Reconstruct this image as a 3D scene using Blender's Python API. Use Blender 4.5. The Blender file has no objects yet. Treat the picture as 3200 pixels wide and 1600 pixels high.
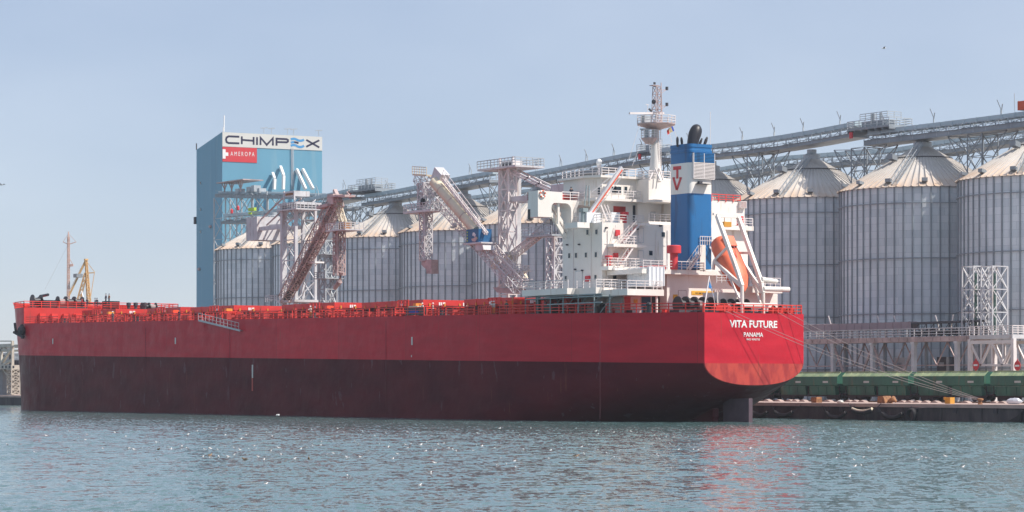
import bpy, bmesh, math, random
from mathutils import Vector, Matrix
random.seed(7)
sc = bpy.context.scene
# ---------------------------------------------------------------- camera, sky, sun, exposure
F = 8000.0; CX = 1600.0; HY = 1200.0            # focal length, centre and horizon in photo pixels
CS, SN = 0.83128, 0.55586                        # ship axis against the viewing axis
CAM = Vector((240.9, -188.2, 4.8))
FWD = Vector((-CS, SN, 0)); RGT = Vector((SN, CS, 0)); UP = Vector((0, 0, 1))
cd = bpy.data.cameras.new('camera'); cam = bpy.data.objects.new('camera', cd); sc.collection.objects.link(cam)
cam.matrix_world = Matrix(((RGT.x, 0, -FWD.x, CAM.x), (RGT.y, 0, -FWD.y, CAM.y), (0, 1, 0, CAM.z), (0, 0, 0, 1)))
cd.sensor_width = 36; cd.lens = 36 * F / 3200; cd.shift_y = (HY - 800) / 3200; cd.clip_start = 1; cd.clip_end = 20000
sc.camera = cam
SUN_EL, SUN_AZ = math.radians(49), math.radians(35)   # azimuth from +X towards +Y
w = bpy.data.worlds.new('World'); sc.world = w; w.use_nodes = True
nt = w.node_tree; bg = nt.nodes['Background']
sky = nt.nodes.new('ShaderNodeTexSky'); sky.sky_type = 'NISHITA'; sky.sun_disc = False
sky.sun_elevation = SUN_EL; sky.sun_rotation = math.radians(90) - SUN_AZ
sky.altitude = 0; sky.air_density = 1.0; sky.dust_density = 0.0; sky.ozone_density = 3.0
# thin high haze veils the blue: an even pale layer with faint streaks over the physical sky
tcs = nt.nodes.new('ShaderNodeTexCoord'); mps = nt.nodes.new('ShaderNodeMapping'); mps.inputs['Scale'].default_value = (1, 1, 2.5)
nzs = nt.nodes.new('ShaderNodeTexNoise'); nzs.inputs['Scale'].default_value = 5.0; nzs.inputs['Detail'].default_value = 3
nt.links.new(tcs.outputs['Generated'], mps.inputs[0]); nt.links.new(mps.outputs[0], nzs.inputs[0])
crs = nt.nodes.new('ShaderNodeValToRGB'); crs.color_ramp.elements[0].position = .3; crs.color_ramp.elements[1].position = .7
crs.color_ramp.elements[0].color = (.405, .475, .635, 1); crs.color_ramp.elements[1].color = (.545, .60, .735, 1)
nt.links.new(nzs.outputs[0], crs.inputs[0])
scv = nt.nodes.new('ShaderNodeVectorMath'); scv.operation = 'SCALE'; scv.inputs['Scale'].default_value = 10.0; nt.links.new(crs.outputs[0], scv.inputs[0])
mxs = nt.nodes.new('ShaderNodeMix'); mxs.data_type = 'RGBA'; mxs.inputs[0].default_value = .66
nt.links.new(sky.outputs[0], mxs.inputs[6]); nt.links.new(scv.outputs[0], mxs.inputs[7])
nt.links.new(mxs.outputs[2], bg.inputs[0]); bg.inputs[1].default_value = 0.097
sd = bpy.data.lights.new('sun', 'SUN'); so = bpy.data.objects.new('sun', sd); sc.collection.objects.link(so)
SV = Vector((math.cos(SUN_EL) * math.cos(SUN_AZ), math.cos(SUN_EL) * math.sin(SUN_AZ), math.sin(SUN_EL)))
so.rotation_euler = SV.to_track_quat('Z', 'Y').to_euler(); so.location = (0, 0, 120)
sd.energy = 4.7; sd.angle = math.radians(0.55); sd.color = (1.0, 0.93, 0.85)
sc.view_settings.view_transform = 'Standard'; sc.view_settings.look = 'None'
sc.view_settings.exposure = 0.28; sc.view_settings.gamma = 1; sc.view_settings.use_curve_mapping = False

# ---------------------------------------------------------------- photo pixel -> place in the scene
def ray(px, py):
    k = (px - CX) / F; m = (HY - py) / F
    return Vector((-CS + SN * k, SN + CS * k, m))
def at_x(px, py, X): r = ray(px, py); return CAM + r * ((X - CAM.x) / r.x)
def at_y(px, py, Y): r = ray(px, py); return CAM + r * ((Y - CAM.y) / r.y)
def at_z(px, py, Z): r = ray(px, py); return CAM + r * ((Z - CAM.z) / r.z)
def at_p(px, py, P0, N): r = ray(px, py); return CAM + r * ((P0 - CAM).dot(N) / r.dot(N))
def at_d(px, py, D): return CAM + ray(px, py) * D
def to_px(p):
    d = Vector(p) - CAM; t = d.dot(FWD); return (CX + F * d.dot(RGT) / t, HY - F * d.z / t)

# ---------------------------------------------------------------- materials
def mat(name, col, rough=0.6, metal=0.0, var=0.08, scale=0.6, stretch=(1, 1, 1), bump=0.0, spec=0.5, tint=None):
    m = bpy.data.materials.new(name); m.use_nodes = True; t = m.node_tree
    b = t.nodes['Principled BSDF']; b.inputs['Roughness'].default_value = rough
    b.inputs['Metallic'].default_value = metal; b.inputs['Specular IOR Level'].default_value = spec
    tc = t.nodes.new('ShaderNodeTexCoord'); mp = t.nodes.new('ShaderNodeMapping'); mp.inputs['Scale'].default_value = stretch
    t.links.new(tc.outputs['Object'], mp.inputs[0])
    nz = t.nodes.new('ShaderNodeTexNoise'); nz.inputs['Scale'].default_value = scale; nz.inputs['Detail'].default_value = 6
    nz.inputs['Roughness'].default_value = 0.62
    t.links.new(mp.outputs[0], nz.inputs[0])
    cr = t.nodes.new('ShaderNodeValToRGB'); cr.color_ramp.elements[0].position = .3; cr.color_ramp.elements[1].position = .7
    tint = tint or col
    cr.color_ramp.elements[0].color = (*[c * (1 - var) for c in tint], 1)
    cr.color_ramp.elements[1].color = (*[min(1, c * (1 + var)) for c in col], 1)
    t.links.new(nz.outputs[0], cr.inputs[0]); t.links.new(cr.outputs[0], b.inputs['Base Color'])
    if bump:
        bp = t.nodes.new('ShaderNodeBump'); bp.inputs['Strength'].default_value = bump; bp.inputs['Distance'].default_value = .05
        t.links.new(nz.outputs[0], bp.inputs['Height']); t.links.new(bp.outputs[0], b.inputs['Normal'])
    return m
M = {}
M['white'] = mat('white_paint', (.80, .765, .72), .45, var=.04, scale=.25, stretch=(1, 1, .3), tint=(.77, .70, .63))
M['railw'] = mat('white_rail', (.72, .66, .64), .5)
M['railr'] = mat('red_rail', (.72, .05, .035), .5)
M['deckred'] = mat('deck_red', (.42, .035, .025), .6, var=.25, scale=.4, tint=(.33, .03, .03))
M['hatchred'] = mat('hatch_red', (.52, .035, .03), .45, var=.12, scale=.3)
M['orange'] = mat('bright_orange_red', (.75, .09, .03), .5, var=.12)
M['yellow'] = mat('yellow', (.62, .30, .04), .5)
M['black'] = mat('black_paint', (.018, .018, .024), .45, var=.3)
M['dark'] = mat('dark_steel', (.05, .05, .06), .6, var=.3)
M['darkgreen'] = mat('green_machinery', (.05, .10, .085), .5, var=.2)
M['galv'] = mat('galvanised', (.42, .45, .47), .5, .2, var=.12, scale=.35)
M['galvd'] = mat('galvanised_dark', (.27, .30, .325), .55, .2, var=.15, scale=.35)
M['belt'] = mat('belt_cover', (.42, .51, .55), .45, .1, var=.1, scale=.12)
M['loader'] = mat('loader_paint', (.60, .60, .61), .5, var=.1, scale=.4, tint=(.50, .49, .50))
M['loaderp'] = mat('pinkish_dusty_steel', (.52, .39, .37), .6, var=.2, scale=.5, tint=(.34, .26, .25))
M['cream'] = mat('cream_paint', (.66, .57, .42), .5, var=.1, scale=.3)
M['tan'] = mat('crane_yellow', (.66, .40, .17), .5, var=.15)
M['tanp'] = mat('mast_pink_tan', (.60, .40, .33), .5, var=.15)
M['bblue'] = mat('building_blue', (.13, .335, .46), .6, var=.035, scale=.08, stretch=(1, 1, .25), tint=(.122, .315, .435))
M['bwhite'] = mat('building_white', (.62, .62, .58), .6, var=.04, scale=.1)
M['sred'] = mat('sign_red', (.60, .045, .055), .5, var=.03)
M['navy'] = mat('navy_letters', (.022, .022, .06), .5, var=.05)
M['wave'] = mat('wave_blue', (.07, .30, .58), .5, var=.03)
M['purewhite'] = mat('plain_white', (.80, .80, .78), .5, var=.02)
M['fblue'] = mat('funnel_blue', (.014, .135, .34), .38, var=.06, scale=.2)
M['bright'] = mat('bright_red', (.66, .045, .035), .5, var=.12)
M['boat'] = mat('lifeboat_orange', (.76, .19, .09), .5, var=.08, tint=(.74, .13, .06))
M['glass'] = mat('window_glass', (.02, .035, .05), .12, var=.2)
M['flagblue'] = mat('flag_blue', (.02, .06, .35), .7, var=.05)
M['flagyel'] = mat('flag_cream', (.75, .62, .35), .7, var=.05)
M['flagred'] = mat('flag_red', (.65, .05, .03), .7, var=.05)
M['pennant'] = mat('pennant_blue', (.03, .20, .50), .7, var=.05)
M['signyel'] = mat('notice_yellow', (.72, .40, .04), .6, var=.2, scale=4)
M['rope'] = mat('rope', (.36, .29, .28), .9, var=.1)
M['rubber'] = mat('rubber', (.028, .026, .028), .8, var=.3, scale=2)
M['rust'] = mat('rusty_steel', (.30, .14, .06), .8, var=.4, scale=2, tint=(.2, .09, .04))
M['wgreen'] = mat('wagon_green', (.022, .12, .08), .5, var=.25, scale=.5, stretch=(1, 1, .4), tint=(.028, .095, .07))
M['wroof'] = mat('dusty_green_roof', (.40, .44, .24), .7, var=.3, scale=.4, tint=(.20, .34, .19))
M['beige'] = mat('beige_steel', (.50, .46, .39), .6, var=.15, scale=.5, tint=(.40, .35, .30))
M['conc'] = mat('quay_top_concrete', (.42, .31, .27), .85, var=.15, scale=.5)
M['skin'] = mat('skin', (.42, .25, .17), .6)
M['cloth_dark'] = mat('dark_clothes', (.03, .035, .06), .9)
M['cloth_teal'] = mat('teal_clothes', (.04, .15, .17), .9)
M['cloth_white'] = mat('pale_clothes', (.55, .52, .48), .9)
M['cloth_orange'] = mat('orange_clothes', (.65, .20, .05), .9)
M['gullw'] = mat('gull_white', (.80, .74, .72), .7, var=.04, scale=8)
M['gullg'] = mat('gull_grey', (.38, .37, .38), .7, var=.1, scale=8)
M['gullb'] = mat('gull_brown', (.30, .19, .12), .7, var=.2, scale=8)
M['beak'] = mat('beak_orange', (.6, .25, .05), .5)
M['lime'] = mat('lime_panel', (.45, .62, .05), .5)
M['muralb'] = mat('mural_blue', (.012, .10, .24), .5, var=.1)
M['scaff'] = mat('grey_green_pipe', (.23, .29, .30), .5, var=.15)
M['curtain'] = mat('tank_white', (.74, .76, .78), .45, var=.04)

def add_runs(m, col, thr=.63, amount=.5, scale=1.3):
    """rust and dirt runs with a shape of their own"""
    t = m.node_tree; L = t.links; b = t.nodes['Principled BSDF']; src = b.inputs['Base Color'].links[0].from_socket
    g = t.nodes.new('ShaderNodeNewGeometry'); mp = t.nodes.new('ShaderNodeMapping'); mp.inputs['Scale'].default_value = (1, 1, .13); L.new(g.outputs['Position'], mp.inputs[0])
    n = t.nodes.new('ShaderNodeTexNoise'); n.inputs['Scale'].default_value = scale; n.inputs['Detail'].default_value = 5; L.new(mp.outputs[0], n.inputs[0])
    r = t.nodes.new('ShaderNodeMapRange'); r.inputs[1].default_value = thr; r.inputs[2].default_value = thr + .08; r.inputs[3].default_value = 0; r.inputs[4].default_value = amount; L.new(n.outputs[0], r.inputs[0])
    x = t.nodes.new('ShaderNodeMix'); x.data_type = 'RGBA'; x.inputs[7].default_value = (*col, 1); L.new(r.outputs[0], x.inputs[0]); L.new(src, x.inputs[6]); L.new(x.outputs[2], b.inputs['Base Color'])
add_runs(M['white'], (.50, .36, .26)); add_runs(M['fblue'], (.02, .07, .16), .56, .6, .9); add_runs(M['bblue'], (.22, .38, .46), .6, .35, .35); add_runs(M['bblue'], (.08, .22, .33), .6, .3, .2)
add_runs(M['wgreen'], (.10, .11, .06), .58, .6, 1.1); add_runs(M['hatchred'], (.33, .05, .035), .57, .6, 1.0); add_runs(M['loader'], (.34, .22, .16), .6, .5, 1.2); add_runs(M['boat'], (.62, .22, .12), .6, .4, 1.5); add_runs(M['curtain'], (.5, .5, .5), .6, .4, 1.5)
def hull_mat():
    m = bpy.data.materials.new('hull_paint'); m.use_nodes = True; t = m.node_tree; L = t.links
    N = lambda s: t.nodes.new(s)
    b = t.nodes['Principled BSDF']; b.inputs['Roughness'].default_value = .38; b.inputs['Specular IOR Level'].default_value = .25
    geo = N('ShaderNodeNewGeometry'); sx = N('ShaderNodeSeparateXYZ'); L.new(geo.outputs['Position'], sx.inputs[0])
    def mth(op, a, b_, c=None):
        n = N('ShaderNodeMath'); n.operation = op
        for i, v in enumerate((a, b_, c)):
            if v is None: continue
            if isinstance(v, (int, float)): n.inputs[i].default_value = v
            else: L.new(v, n.inputs[i])
        return n.outputs[0]
    line = mth('SUBTRACT', sx.outputs[2], mth('MULTIPLY_ADD', sx.outputs[0], -.0141, 7.24))
    up = mth('GREATER_THAN', line, 0)
    def noise(scale, vec=(1, 1, 1), det=5):
        mp = N('ShaderNodeMapping'); mp.inputs['Scale'].default_value = vec; L.new(geo.outputs['Position'], mp.inputs[0])
        n = N('ShaderNodeTexNoise'); n.inputs['Scale'].default_value = scale; n.inputs['Detail'].default_value = det
        L.new(mp.outputs[0], n.inputs[0]); return n.outputs[0]
    def ramp(f, a, b_, p0=.3, p1=.7):
        r = N('ShaderNodeValToRGB'); r.color_ramp.elements[0].position = p0; r.color_ramp.elements[1].position = p1
        r.color_ramp.elements[0].color = (*a, 1); r.color_ramp.elements[1].color = (*b_, 1); L.new(f, r.inputs[0]); return r.outputs[0]
    def mix(f, a, b_):
        n = N('ShaderNodeMix'); n.data_type = 'RGBA'; L.new(f, n.inputs[0]) if not isinstance(f, (int, float)) else setattr(n.inputs[0], 'default_value', f)
        L.new(a, n.inputs[6]); L.new(b_, n.inputs[7]); return n.outputs[2]
    # repainted plate panels of slightly different red
    bt = N('ShaderNodeTexBrick'); bt.inputs['Scale'].default_value = 1; bt.inputs['Brick Width'].default_value = 19; bt.inputs['Row Height'].default_value = 30
    bt.inputs['Mortar Size'].default_value = .035; bt.inputs['Mortar Smooth'].default_value = .3
    bt.inputs['Color1'].default_value = (.47, .017, .034, 1); bt.inputs['Color2'].default_value = (.58, .021, .038, 1); bt.inputs['Mortar'].default_value = (.30, .02, .03, 1)
    cb = N('ShaderNodeCombineXYZ'); L.new(mth('ADD', sx.outputs[0], 400), cb.inputs[0]); L.new(mth('ADD', sx.outputs[2], 5), cb.inputs[1]); L.new(cb.outputs[0], bt.inputs[0])
    fad = ramp(noise(.5, (.35, .35, 1.6)), (.86, .86, .9), (1.06, 1.06, 1.06))
    mu = N('ShaderNodeMix'); mu.data_type = 'RGBA'; mu.blend_type = 'MULTIPLY'; mu.inputs[0].default_value = 1
    L.new(bt.outputs[0], mu.inputs[6]); L.new(fad, mu.inputs[7])
    # antifouling: dark maroon with long vertical rubs; faded to red on the transom
    lowA = ramp(noise(.22, (.5, .5, 1.1)), (.072, .009, .016), (.125, .015, .022))
    lowB = ramp(noise(.9, (1, 1.2, .45), 3), (.36, .05, .05), (.50, .075, .06), .4, .6)
    isT = mth('GREATER_THAN', sx.outputs[0], -9.75)
    low = mix(isT, lowA, lowB)
    scr = noise(1.2, (.55, .55, .16), 6); scf = mth('MULTIPLY', mth('GREATER_THAN', scr, .655), .25)
    sc_c = N('ShaderNodeRGB'); sc_c.outputs[0].default_value = (.20, .15, .17, 1)
    low = mix(scf, low, sc_c.outputs[0])
    col = mix(up, low, mu.outputs[2])
    # rust drips under the deck edge and seam lines
    rn = noise(2.2, (1, 1, .05), 4); rf = mth('MULTIPLY', mth('GREATER_THAN', rn, .69), .35)
    rc = N('ShaderNodeRGB'); rc.outputs[0].default_value = (.22, .07, .045, 1)
    col = mix(rf, col, rc.outputs[0])
    L.new(col, b.inputs['Base Color'])
    L.new(mth('MULTIPLY_ADD', up, .10, .04), b.inputs['Specular IOR Level'])
    # plate waviness
    bn = N('ShaderNodeBump'); bn.inputs['Strength'].default_value = .4; bn.inputs['Distance'].default_value = .2
    L.new(noise(.55, (1, 1, 1), 2), bn.inputs['Height']); L.new(bn.outputs[0], b.inputs['Normal'])
    L.new(ramp(noise(.4), (.30, .30, .30), (.5, .5, .5)), b.inputs['Roughness'])
    return m
M['hull'] = hull_mat()

def silo_mat(name, c1, c2, mort, bw, rh, rough=.45, metal=.35, rust=0.0):
    m = bpy.data.materials.new(name); m.use_nodes = True; t = m.node_tree; L = t.links
    b = t.nodes['Principled BSDF']; b.inputs['Roughness'].default_value = rough; b.inputs['Metallic'].default_value = metal
    uv = t.nodes.new('ShaderNodeUVMap'); bt = t.nodes.new('ShaderNodeTexBrick'); L.new(uv.outputs[0], bt.inputs[0])
    bt.inputs['Scale'].default_value = 1; bt.inputs['Brick Width'].default_value = bw; bt.inputs['Row Height'].default_value = rh
    bt.inputs['Mortar Size'].default_value = .03; bt.inputs['Mortar Smooth'].default_value = .2
    bt.inputs['Color1'].default_value = (*c1, 1); bt.inputs['Color2'].default_value = (*c2, 1); bt.inputs['Mortar'].default_value = (*mort, 1)
    nz = t.nodes.new('ShaderNodeTexNoise'); nz.inputs['Scale'].default_value = .12; nz.inputs['Detail'].default_value = 6
    tc = t.nodes.new('ShaderNodeNewGeometry'); mpz = t.nodes.new('ShaderNodeMapping'); mpz.inputs['Scale'].default_value = (1, 1, .4); L.new(tc.outputs['Position'], mpz.inputs[0]); L.new(mpz.outputs[0], nz.inputs[0])
    mr = t.nodes.new('ShaderNodeMapRange'); mr.inputs[1].default_value = .3; mr.inputs[2].default_value = .7; mr.inputs[3].default_value = .80; mr.inputs[4].default_value = 1.10
    oi = t.nodes.new('ShaderNodeObjectInfo'); od = t.nodes.new('ShaderNodeMath'); od.operation = 'MULTIPLY_ADD'; od.inputs[1].default_value = .16; L.new(oi.outputs['Random'], od.inputs[0]); L.new(nz.outputs[0], od.inputs[2])
    sb_ = t.nodes.new('ShaderNodeMath'); sb_.operation = 'SUBTRACT'; sb_.inputs[1].default_value = .08; L.new(od.outputs[0], sb_.inputs[0]); L.new(sb_.outputs[0], mr.inputs[0])
    mx = t.nodes.new('ShaderNodeMix'); mx.data_type = 'RGBA'; mx.blend_type = 'MULTIPLY'; mx.inputs[0].default_value = 1
    L.new(bt.outputs[0], mx.inputs[6]); L.new(mr.outputs[0], mx.inputs[7])
    out = mx.outputs[2]
    if rust:
        n2 = t.nodes.new('ShaderNodeTexNoise'); n2.inputs['Scale'].default_value = .5; n2.inputs['Detail'].default_value = 8
        L.new(tc.outputs['Position'], n2.inputs[0])
        sz = t.nodes.new('ShaderNodeSeparateXYZ'); L.new(uv.outputs[0], sz.inputs[0])
        r1 = t.nodes.new('ShaderNodeMapRange'); r1.inputs[1].default_value = 4.5; r1.inputs[2].default_value = 0; r1.inputs[3].default_value = 0; r1.inputs[4].default_value = rust
        L.new(sz.outputs[1], r1.inputs[0])
        mm = t.nodes.new('ShaderNodeMath'); mm.operation = 'MULTIPLY'; L.new(r1.outputs[0], mm.inputs[0]); L.new(n2.outputs[0], mm.inputs[1])
        m2 = t.nodes.new('ShaderNodeMix'); m2.data_type = 'RGBA'; m2.inputs[7].default_value = (.55, .30, .12, 1)
        L.new(mm.outputs[0], m2.inputs[0]); L.new(out, m2.inputs[6]); out = m2.outputs[2]
    L.new(out, b.inputs['Base Color'])
    return m
M['silo'] = silo_mat('silo_sheet', (.60, .66, .69), (.74, .78, .80), (.50, .555, .585), 2.4, 1.15, .5, .1)
M['roof'] = silo_mat('silo_roof', (.66, .62, .57), (.71, .67, .62), (.55, .5, .46), 2000, 1000, .5, .1, rust=.75)
# ---------------------------------------------------------------- mesh helpers
class MB:
    """collects shapes and links them as one mesh object"""
    def __init__(s): s.v = []; s.f = []; s.m = []; s.mi = 0; s.uv = {}
    def add(s, vs, fs, mi=None):
        o = len(s.v); s.v += [tuple(v) for v in vs]; s.f += [tuple(o + i for i in f) for f in fs]
        s.m += [s.mi if mi is None else mi] * len(fs); return s
    def box(s, x0, x1, y0, y1, z0, z1, mi=None):
        return s.add([(x0, y0, z0), (x1, y0, z0), (x1, y1, z0), (x0, y1, z0), (x0, y0, z1), (x1, y0, z1), (x1, y1, z1), (x0, y1, z1)],
                     [(0, 3, 2, 1), (4, 5, 6, 7), (0, 1, 5, 4), (1, 2, 6, 5), (2, 3, 7, 6), (3, 0, 4, 7)], mi)
    def bar(s, p, q, w=.1, h=None, mi=None, up=(0, 0, 1)):
        p = Vector(p); q = Vector(q); h = h or w; d = q - p
        if d.length < 1e-6: return s
        d.normalize(); u = Vector(up)
        if abs(d.dot(u)) > .98: u = Vector((1, 0, 0))
        a = d.cross(u).normalized() * w / 2; b = a.cross(d).normalized() * h / 2
        vs = [p - a - b, p + a - b, p + a + b, p - a + b, q - a - b, q + a - b, q + a + b, q - a + b]
        return s.add(vs, [(0, 1, 2, 3), (7, 6, 5, 4), (4, 5, 1, 0), (5, 6, 2, 1), (6, 7, 3, 2), (7, 4, 0, 3)], mi)
    def path(s, pts, w=.1, h=None, mi=None):
        for a, b in zip(pts, pts[1:]): s.bar(a, b, w, h, mi)
        return s
    def tube(s, p, q, r, r2=None, n=10, mi=None, cap=True):
        p = Vector(p); q = Vector(q); r2 = r if r2 is None else r2; d = (q - p).normalized()
        u = Vector((0, 0, 1)) if abs(d.z) < .95 else Vector((1, 0, 0))
        a = d.cross(u).normalized(); b = a.cross(d).normalized(); vs = []
        for i in range(n):
            t = 2 * math.pi * i / n; e = a * math.cos(t) + b * math.sin(t); vs += [p + e * r, q + e * r2]
        fs = [(2 * i, 2 * i + 1, (2 * i + 3) % (2 * n), (2 * i + 2) % (2 * n)) for i in range(n)]
        if cap: fs += [tuple(2 * i for i in range(n)), tuple(2 * i + 1 for i in reversed(range(n)))]
        return s.add(vs, fs, mi)
    def chain(s, pts, rs, n=10, mi=None):
        """round tube through points, one skin"""
        pts = [Vector(p) for p in pts]; rs = rs if hasattr(rs, '__len__') else [rs] * len(pts); vs = []; k = len(pts)
        for i, p in enumerate(pts):
            d = (pts[min(i + 1, k - 1)] - pts[max(i - 1, 0)]).normalized(); u = Vector((0, 0, 1)) if abs(d.z) < .9 else Vector((1, 0, 0))
            a = d.cross(u).normalized(); b = a.cross(d).normalized()
            vs += [p + (a * math.cos(2 * math.pi * j / n) + b * math.sin(2 * math.pi * j / n)) * rs[i] for j in range(n)]
        fs = [(i * n + j, i * n + (j + 1) % n, (i + 1) * n + (j + 1) % n, (i + 1) * n + j) for i in range(k - 1) for j in range(n)]
        fs += [tuple(reversed(range(n))), tuple((k - 1) * n + j for j in range(n))]
        return s.add(vs, fs, mi)
    def lathe(s, prof, c=(0, 0, 0), n=24, mi=None):
        vs = []; k = len(prof)
        for r, z in prof: vs += [(c[0] + r * math.cos(2 * math.pi * j / n), c[1] + r * math.sin(2 * math.pi * j / n), c[2] + z) for j in range(n)]
        fs = [(i * n + j, i * n + (j + 1) % n, (i + 1) * n + (j + 1) % n, (i + 1) * n + j) for i in range(k - 1) for j in range(n)]
        fs += [tuple(reversed(range(n))), tuple((k - 1) * n + j for j in range(n))]
        return s.add(vs, fs, mi)
    def prism(s, poly, vec, mi=None):
        """closed outline (3-D points in one plane) given thickness along vec"""
        vec = Vector(vec); n = len(poly); a = [Vector(p) for p in poly]
        return s.add(a + [p + vec for p in a], [tuple(reversed(range(n))), tuple(range(n, 2 * n))] + [(i, (i + 1) % n, n + (i + 1) % n, n + i) for i in range(n)], mi)
    def ball(s, c, r, n=12, m=8, mi=None):
        r = r if hasattr(r, '__len__') else (r, r, r)
        pr = [(math.sin(math.pi * i / m), -math.cos(math.pi * i / m)) for i in range(m + 1)]; vs = []
        for a, z in pr: vs += [(c[0] + r[0] * a * math.cos(2 * math.pi * j / n), c[1] + r[1] * a * math.sin(2 * math.pi * j / n), c[2] + r[2] * z) for j in range(n)]
        fs = [(i * n + j, i * n + (j + 1) % n, (i + 1) * n + (j + 1) % n, (i + 1) * n + j) for i in range(m) for j in range(n)]
        return s.add(vs, fs, mi)
    def build(s, name, mats, parent=None, smooth=False, local=False, weld=False):
        me = bpy.data.meshes.new(name); off = Vector((0, 0, 0))
        if parent is not None and not local: off = wloc(parent)
        me.from_pydata([(v[0] - off.x, v[1] - off.y, v[2] - off.z) for v in s.v], [], s.f)
        for m_ in (mats if isinstance(mats, (list, tuple)) else [mats]): me.materials.append(M[m_] if isinstance(m_, str) else m_)
        me.polygons.foreach_set('material_index', s.m)
        bm = bmesh.new(); bm.from_mesh(me)
        if weld: bmesh.ops.remove_doubles(bm, verts=bm.verts, dist=.001)
        bmesh.ops.recalc_face_normals(bm, faces=bm.faces); bm.to_mesh(me); bm.free()
        if smooth:
            me.polygons.foreach_set('use_smooth', [True] * len(me.polygons))
            try: me.set_sharp_from_angle(angle=math.radians(38))
            except Exception: pass
        me.update()
        o = bpy.data.objects.new(name, me); sc.collection.objects.link(o)
        if parent is not None: o.parent = parent
        return o
def build_each(mb, name, mats, parent, **kw):
    """every loose piece of a builder as an object of its own"""
    par = list(range(len(mb.v)))
    def find(i):
        while par[i] != i: par[i] = par[par[i]]; i = par[i]
        return i
    for f in mb.f:
        r = find(f[0])
        for i in f[1:]: par[find(i)] = r
    gr = {}
    for f, m in zip(mb.f, mb.m): gr.setdefault(find(f[0]), []).append((f, m))
    out = []
    for fs in gr.values():
        ids = sorted({i for f, _ in fs for i in f}); ix = {i: k for k, i in enumerate(ids)}; b = MB(); b.v = [mb.v[i] for i in ids]
        b.f = [tuple(ix[i] for i in f) for f, _ in fs]; b.m = [m for _, m in fs]; out.append(b.build(name, mats, parent, **kw))
    return out
def wloc(o):
    v = Vector(o.location)
    while o.parent is not None: o = o.parent; v += Vector(o.location)
    return v
def tag(o, label=None, cat=None, group=None, kind=None):
    for k, v in (('label', label), ('category', cat), ('group', group), ('kind', kind)):
        if v: o[k] = v
    return o
def thing(name, label, cat, loc=(0, 0, 0), group=None, rz=0):
    o = bpy.data.objects.new(name, None); sc.collection.objects.link(o); o.location = loc; o.rotation_euler.z = rz; o.empty_display_size = .5
    return tag(o, label, cat, group)
def copy_tree(o, loc=None, rz=None, label=None, group=None):
    c = o.copy(); sc.collection.objects.link(c)
    if loc is not None: c.location = loc
    if rz is not None: c.rotation_euler.z = rz
    if label: c['label'] = label
    if group: c['group'] = group
    def kids(a, b):
        for ch in list(a.children):
            d = ch.copy(); sc.collection.objects.link(d); d.parent = b; kids(ch, d)
    kids(o, c); return c
def railing(pts, h=1.05, step=1.6, r=.035, rails=3, mb=None, closed=False):
    """posts and rails along a polyline of deck points"""
    mb = mb or MB(); pts = [Vector(p) for p in pts]
    loop = (pts[0] - pts[-1]).length < .01
    for s_, (a, b) in enumerate(zip(pts, pts[1:])):
        n = max(1, round((b - a).length / step))
        for i in range(0 if s_ == 0 else 1, n if (loop and s_ == len(pts) - 2) else n + 1):
            p = a.lerp(b, i / n); mb.bar(p, p + Vector((0, 0, h)), r * 2.2)
        for k in range(1, rails + 1):
            z = Vector((0, 0, h * k / rails)); mb.bar(a + z, b + z, r * 2 if k < rails else r * 2.4)
    return mb
def lattice(p, q, w, h, bay, r, mb=None, up=(0, 0, 1), cross=True, w2=None, h2=None):
    """box truss from p to q: four chords, struts and diagonals on all sides"""
    mb = mb or MB(); p = Vector(p); q = Vector(q); d = (q - p); L = d.length; d.normalize(); u = Vector(up)
    if abs(d.dot(u)) > .97: u = Vector((0, 1, 0))
    a = d.cross(u).normalized(); b = a.cross(d).normalized(); n = max(1, round(L / bay)); w2 = w2 or w; h2 = h2 or h
    def cor(i):
        t = i / n; c = p + d * (L * t); ww = (w + (w2 - w) * t) / 2; hh = (h + (h2 - h) * t) / 2
        return [c - a * ww - b * hh, c + a * ww - b * hh, c + a * ww + b * hh, c - a * ww + b * hh]
    C = [cor(i) for i in range(n + 1)]
    for j in range(4):
        mb.bar(C[0][j], C[n][j], r * 2)
        for i in range(n):
            k = (j + 1) % 4
            mb.bar(C[i][j], C[i][k], r * 1.4)
            mb.bar(C[i][j], C[i + 1][k], r * 1.3)
            if cross: mb.bar(C[i][k], C[i + 1][j], r * 1.3)
        mb.bar(C[n][j], C[n][(j + 1) % 4], r * 1.4)
    return mb
def textmesh(body, P0, P1, height, normal, thick=.04, bold=0.0, extent=None):
    """lettering laid on a wall: baseline P0->P1, letter height, facing normal"""
    cu = bpy.data.curves.new('t', 'FONT'); cu.body = body; cu.size = 1; cu.extrude = 0; cu.offset = bold; cu.resolution_u = 3
    o = bpy.data.objects.new('t', cu); sc.collection.objects.link(o)
    dg = bpy.context.evaluated_depsgraph_get(); me = bpy.data.meshes.new_from_object(o.evaluated_get(dg))
    vs = [v.co.copy() for v in me.vertices]; fs = [tuple(p.vertices) for p in me.polygons]
    bpy.data.objects.remove(o); bpy.data.curves.remove(cu); bpy.data.meshes.remove(me)
    x0 = min(v.x for v in vs); x1 = max(v.x for v in vs); y0 = min(v.y for v in vs); y1 = max(v.y for v in vs)
    P0 = Vector(P0); P1 = Vector(P1); n = Vector(normal).normalized(); e = P1 - P0
    mb = MB(); mb.add([P0 + e * ((v.x - x0) / (x1 - x0)) + UP * (height * (v.y - y0) / (y1 - y0)) + n * thick for v in vs], fs)
    return mb
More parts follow.
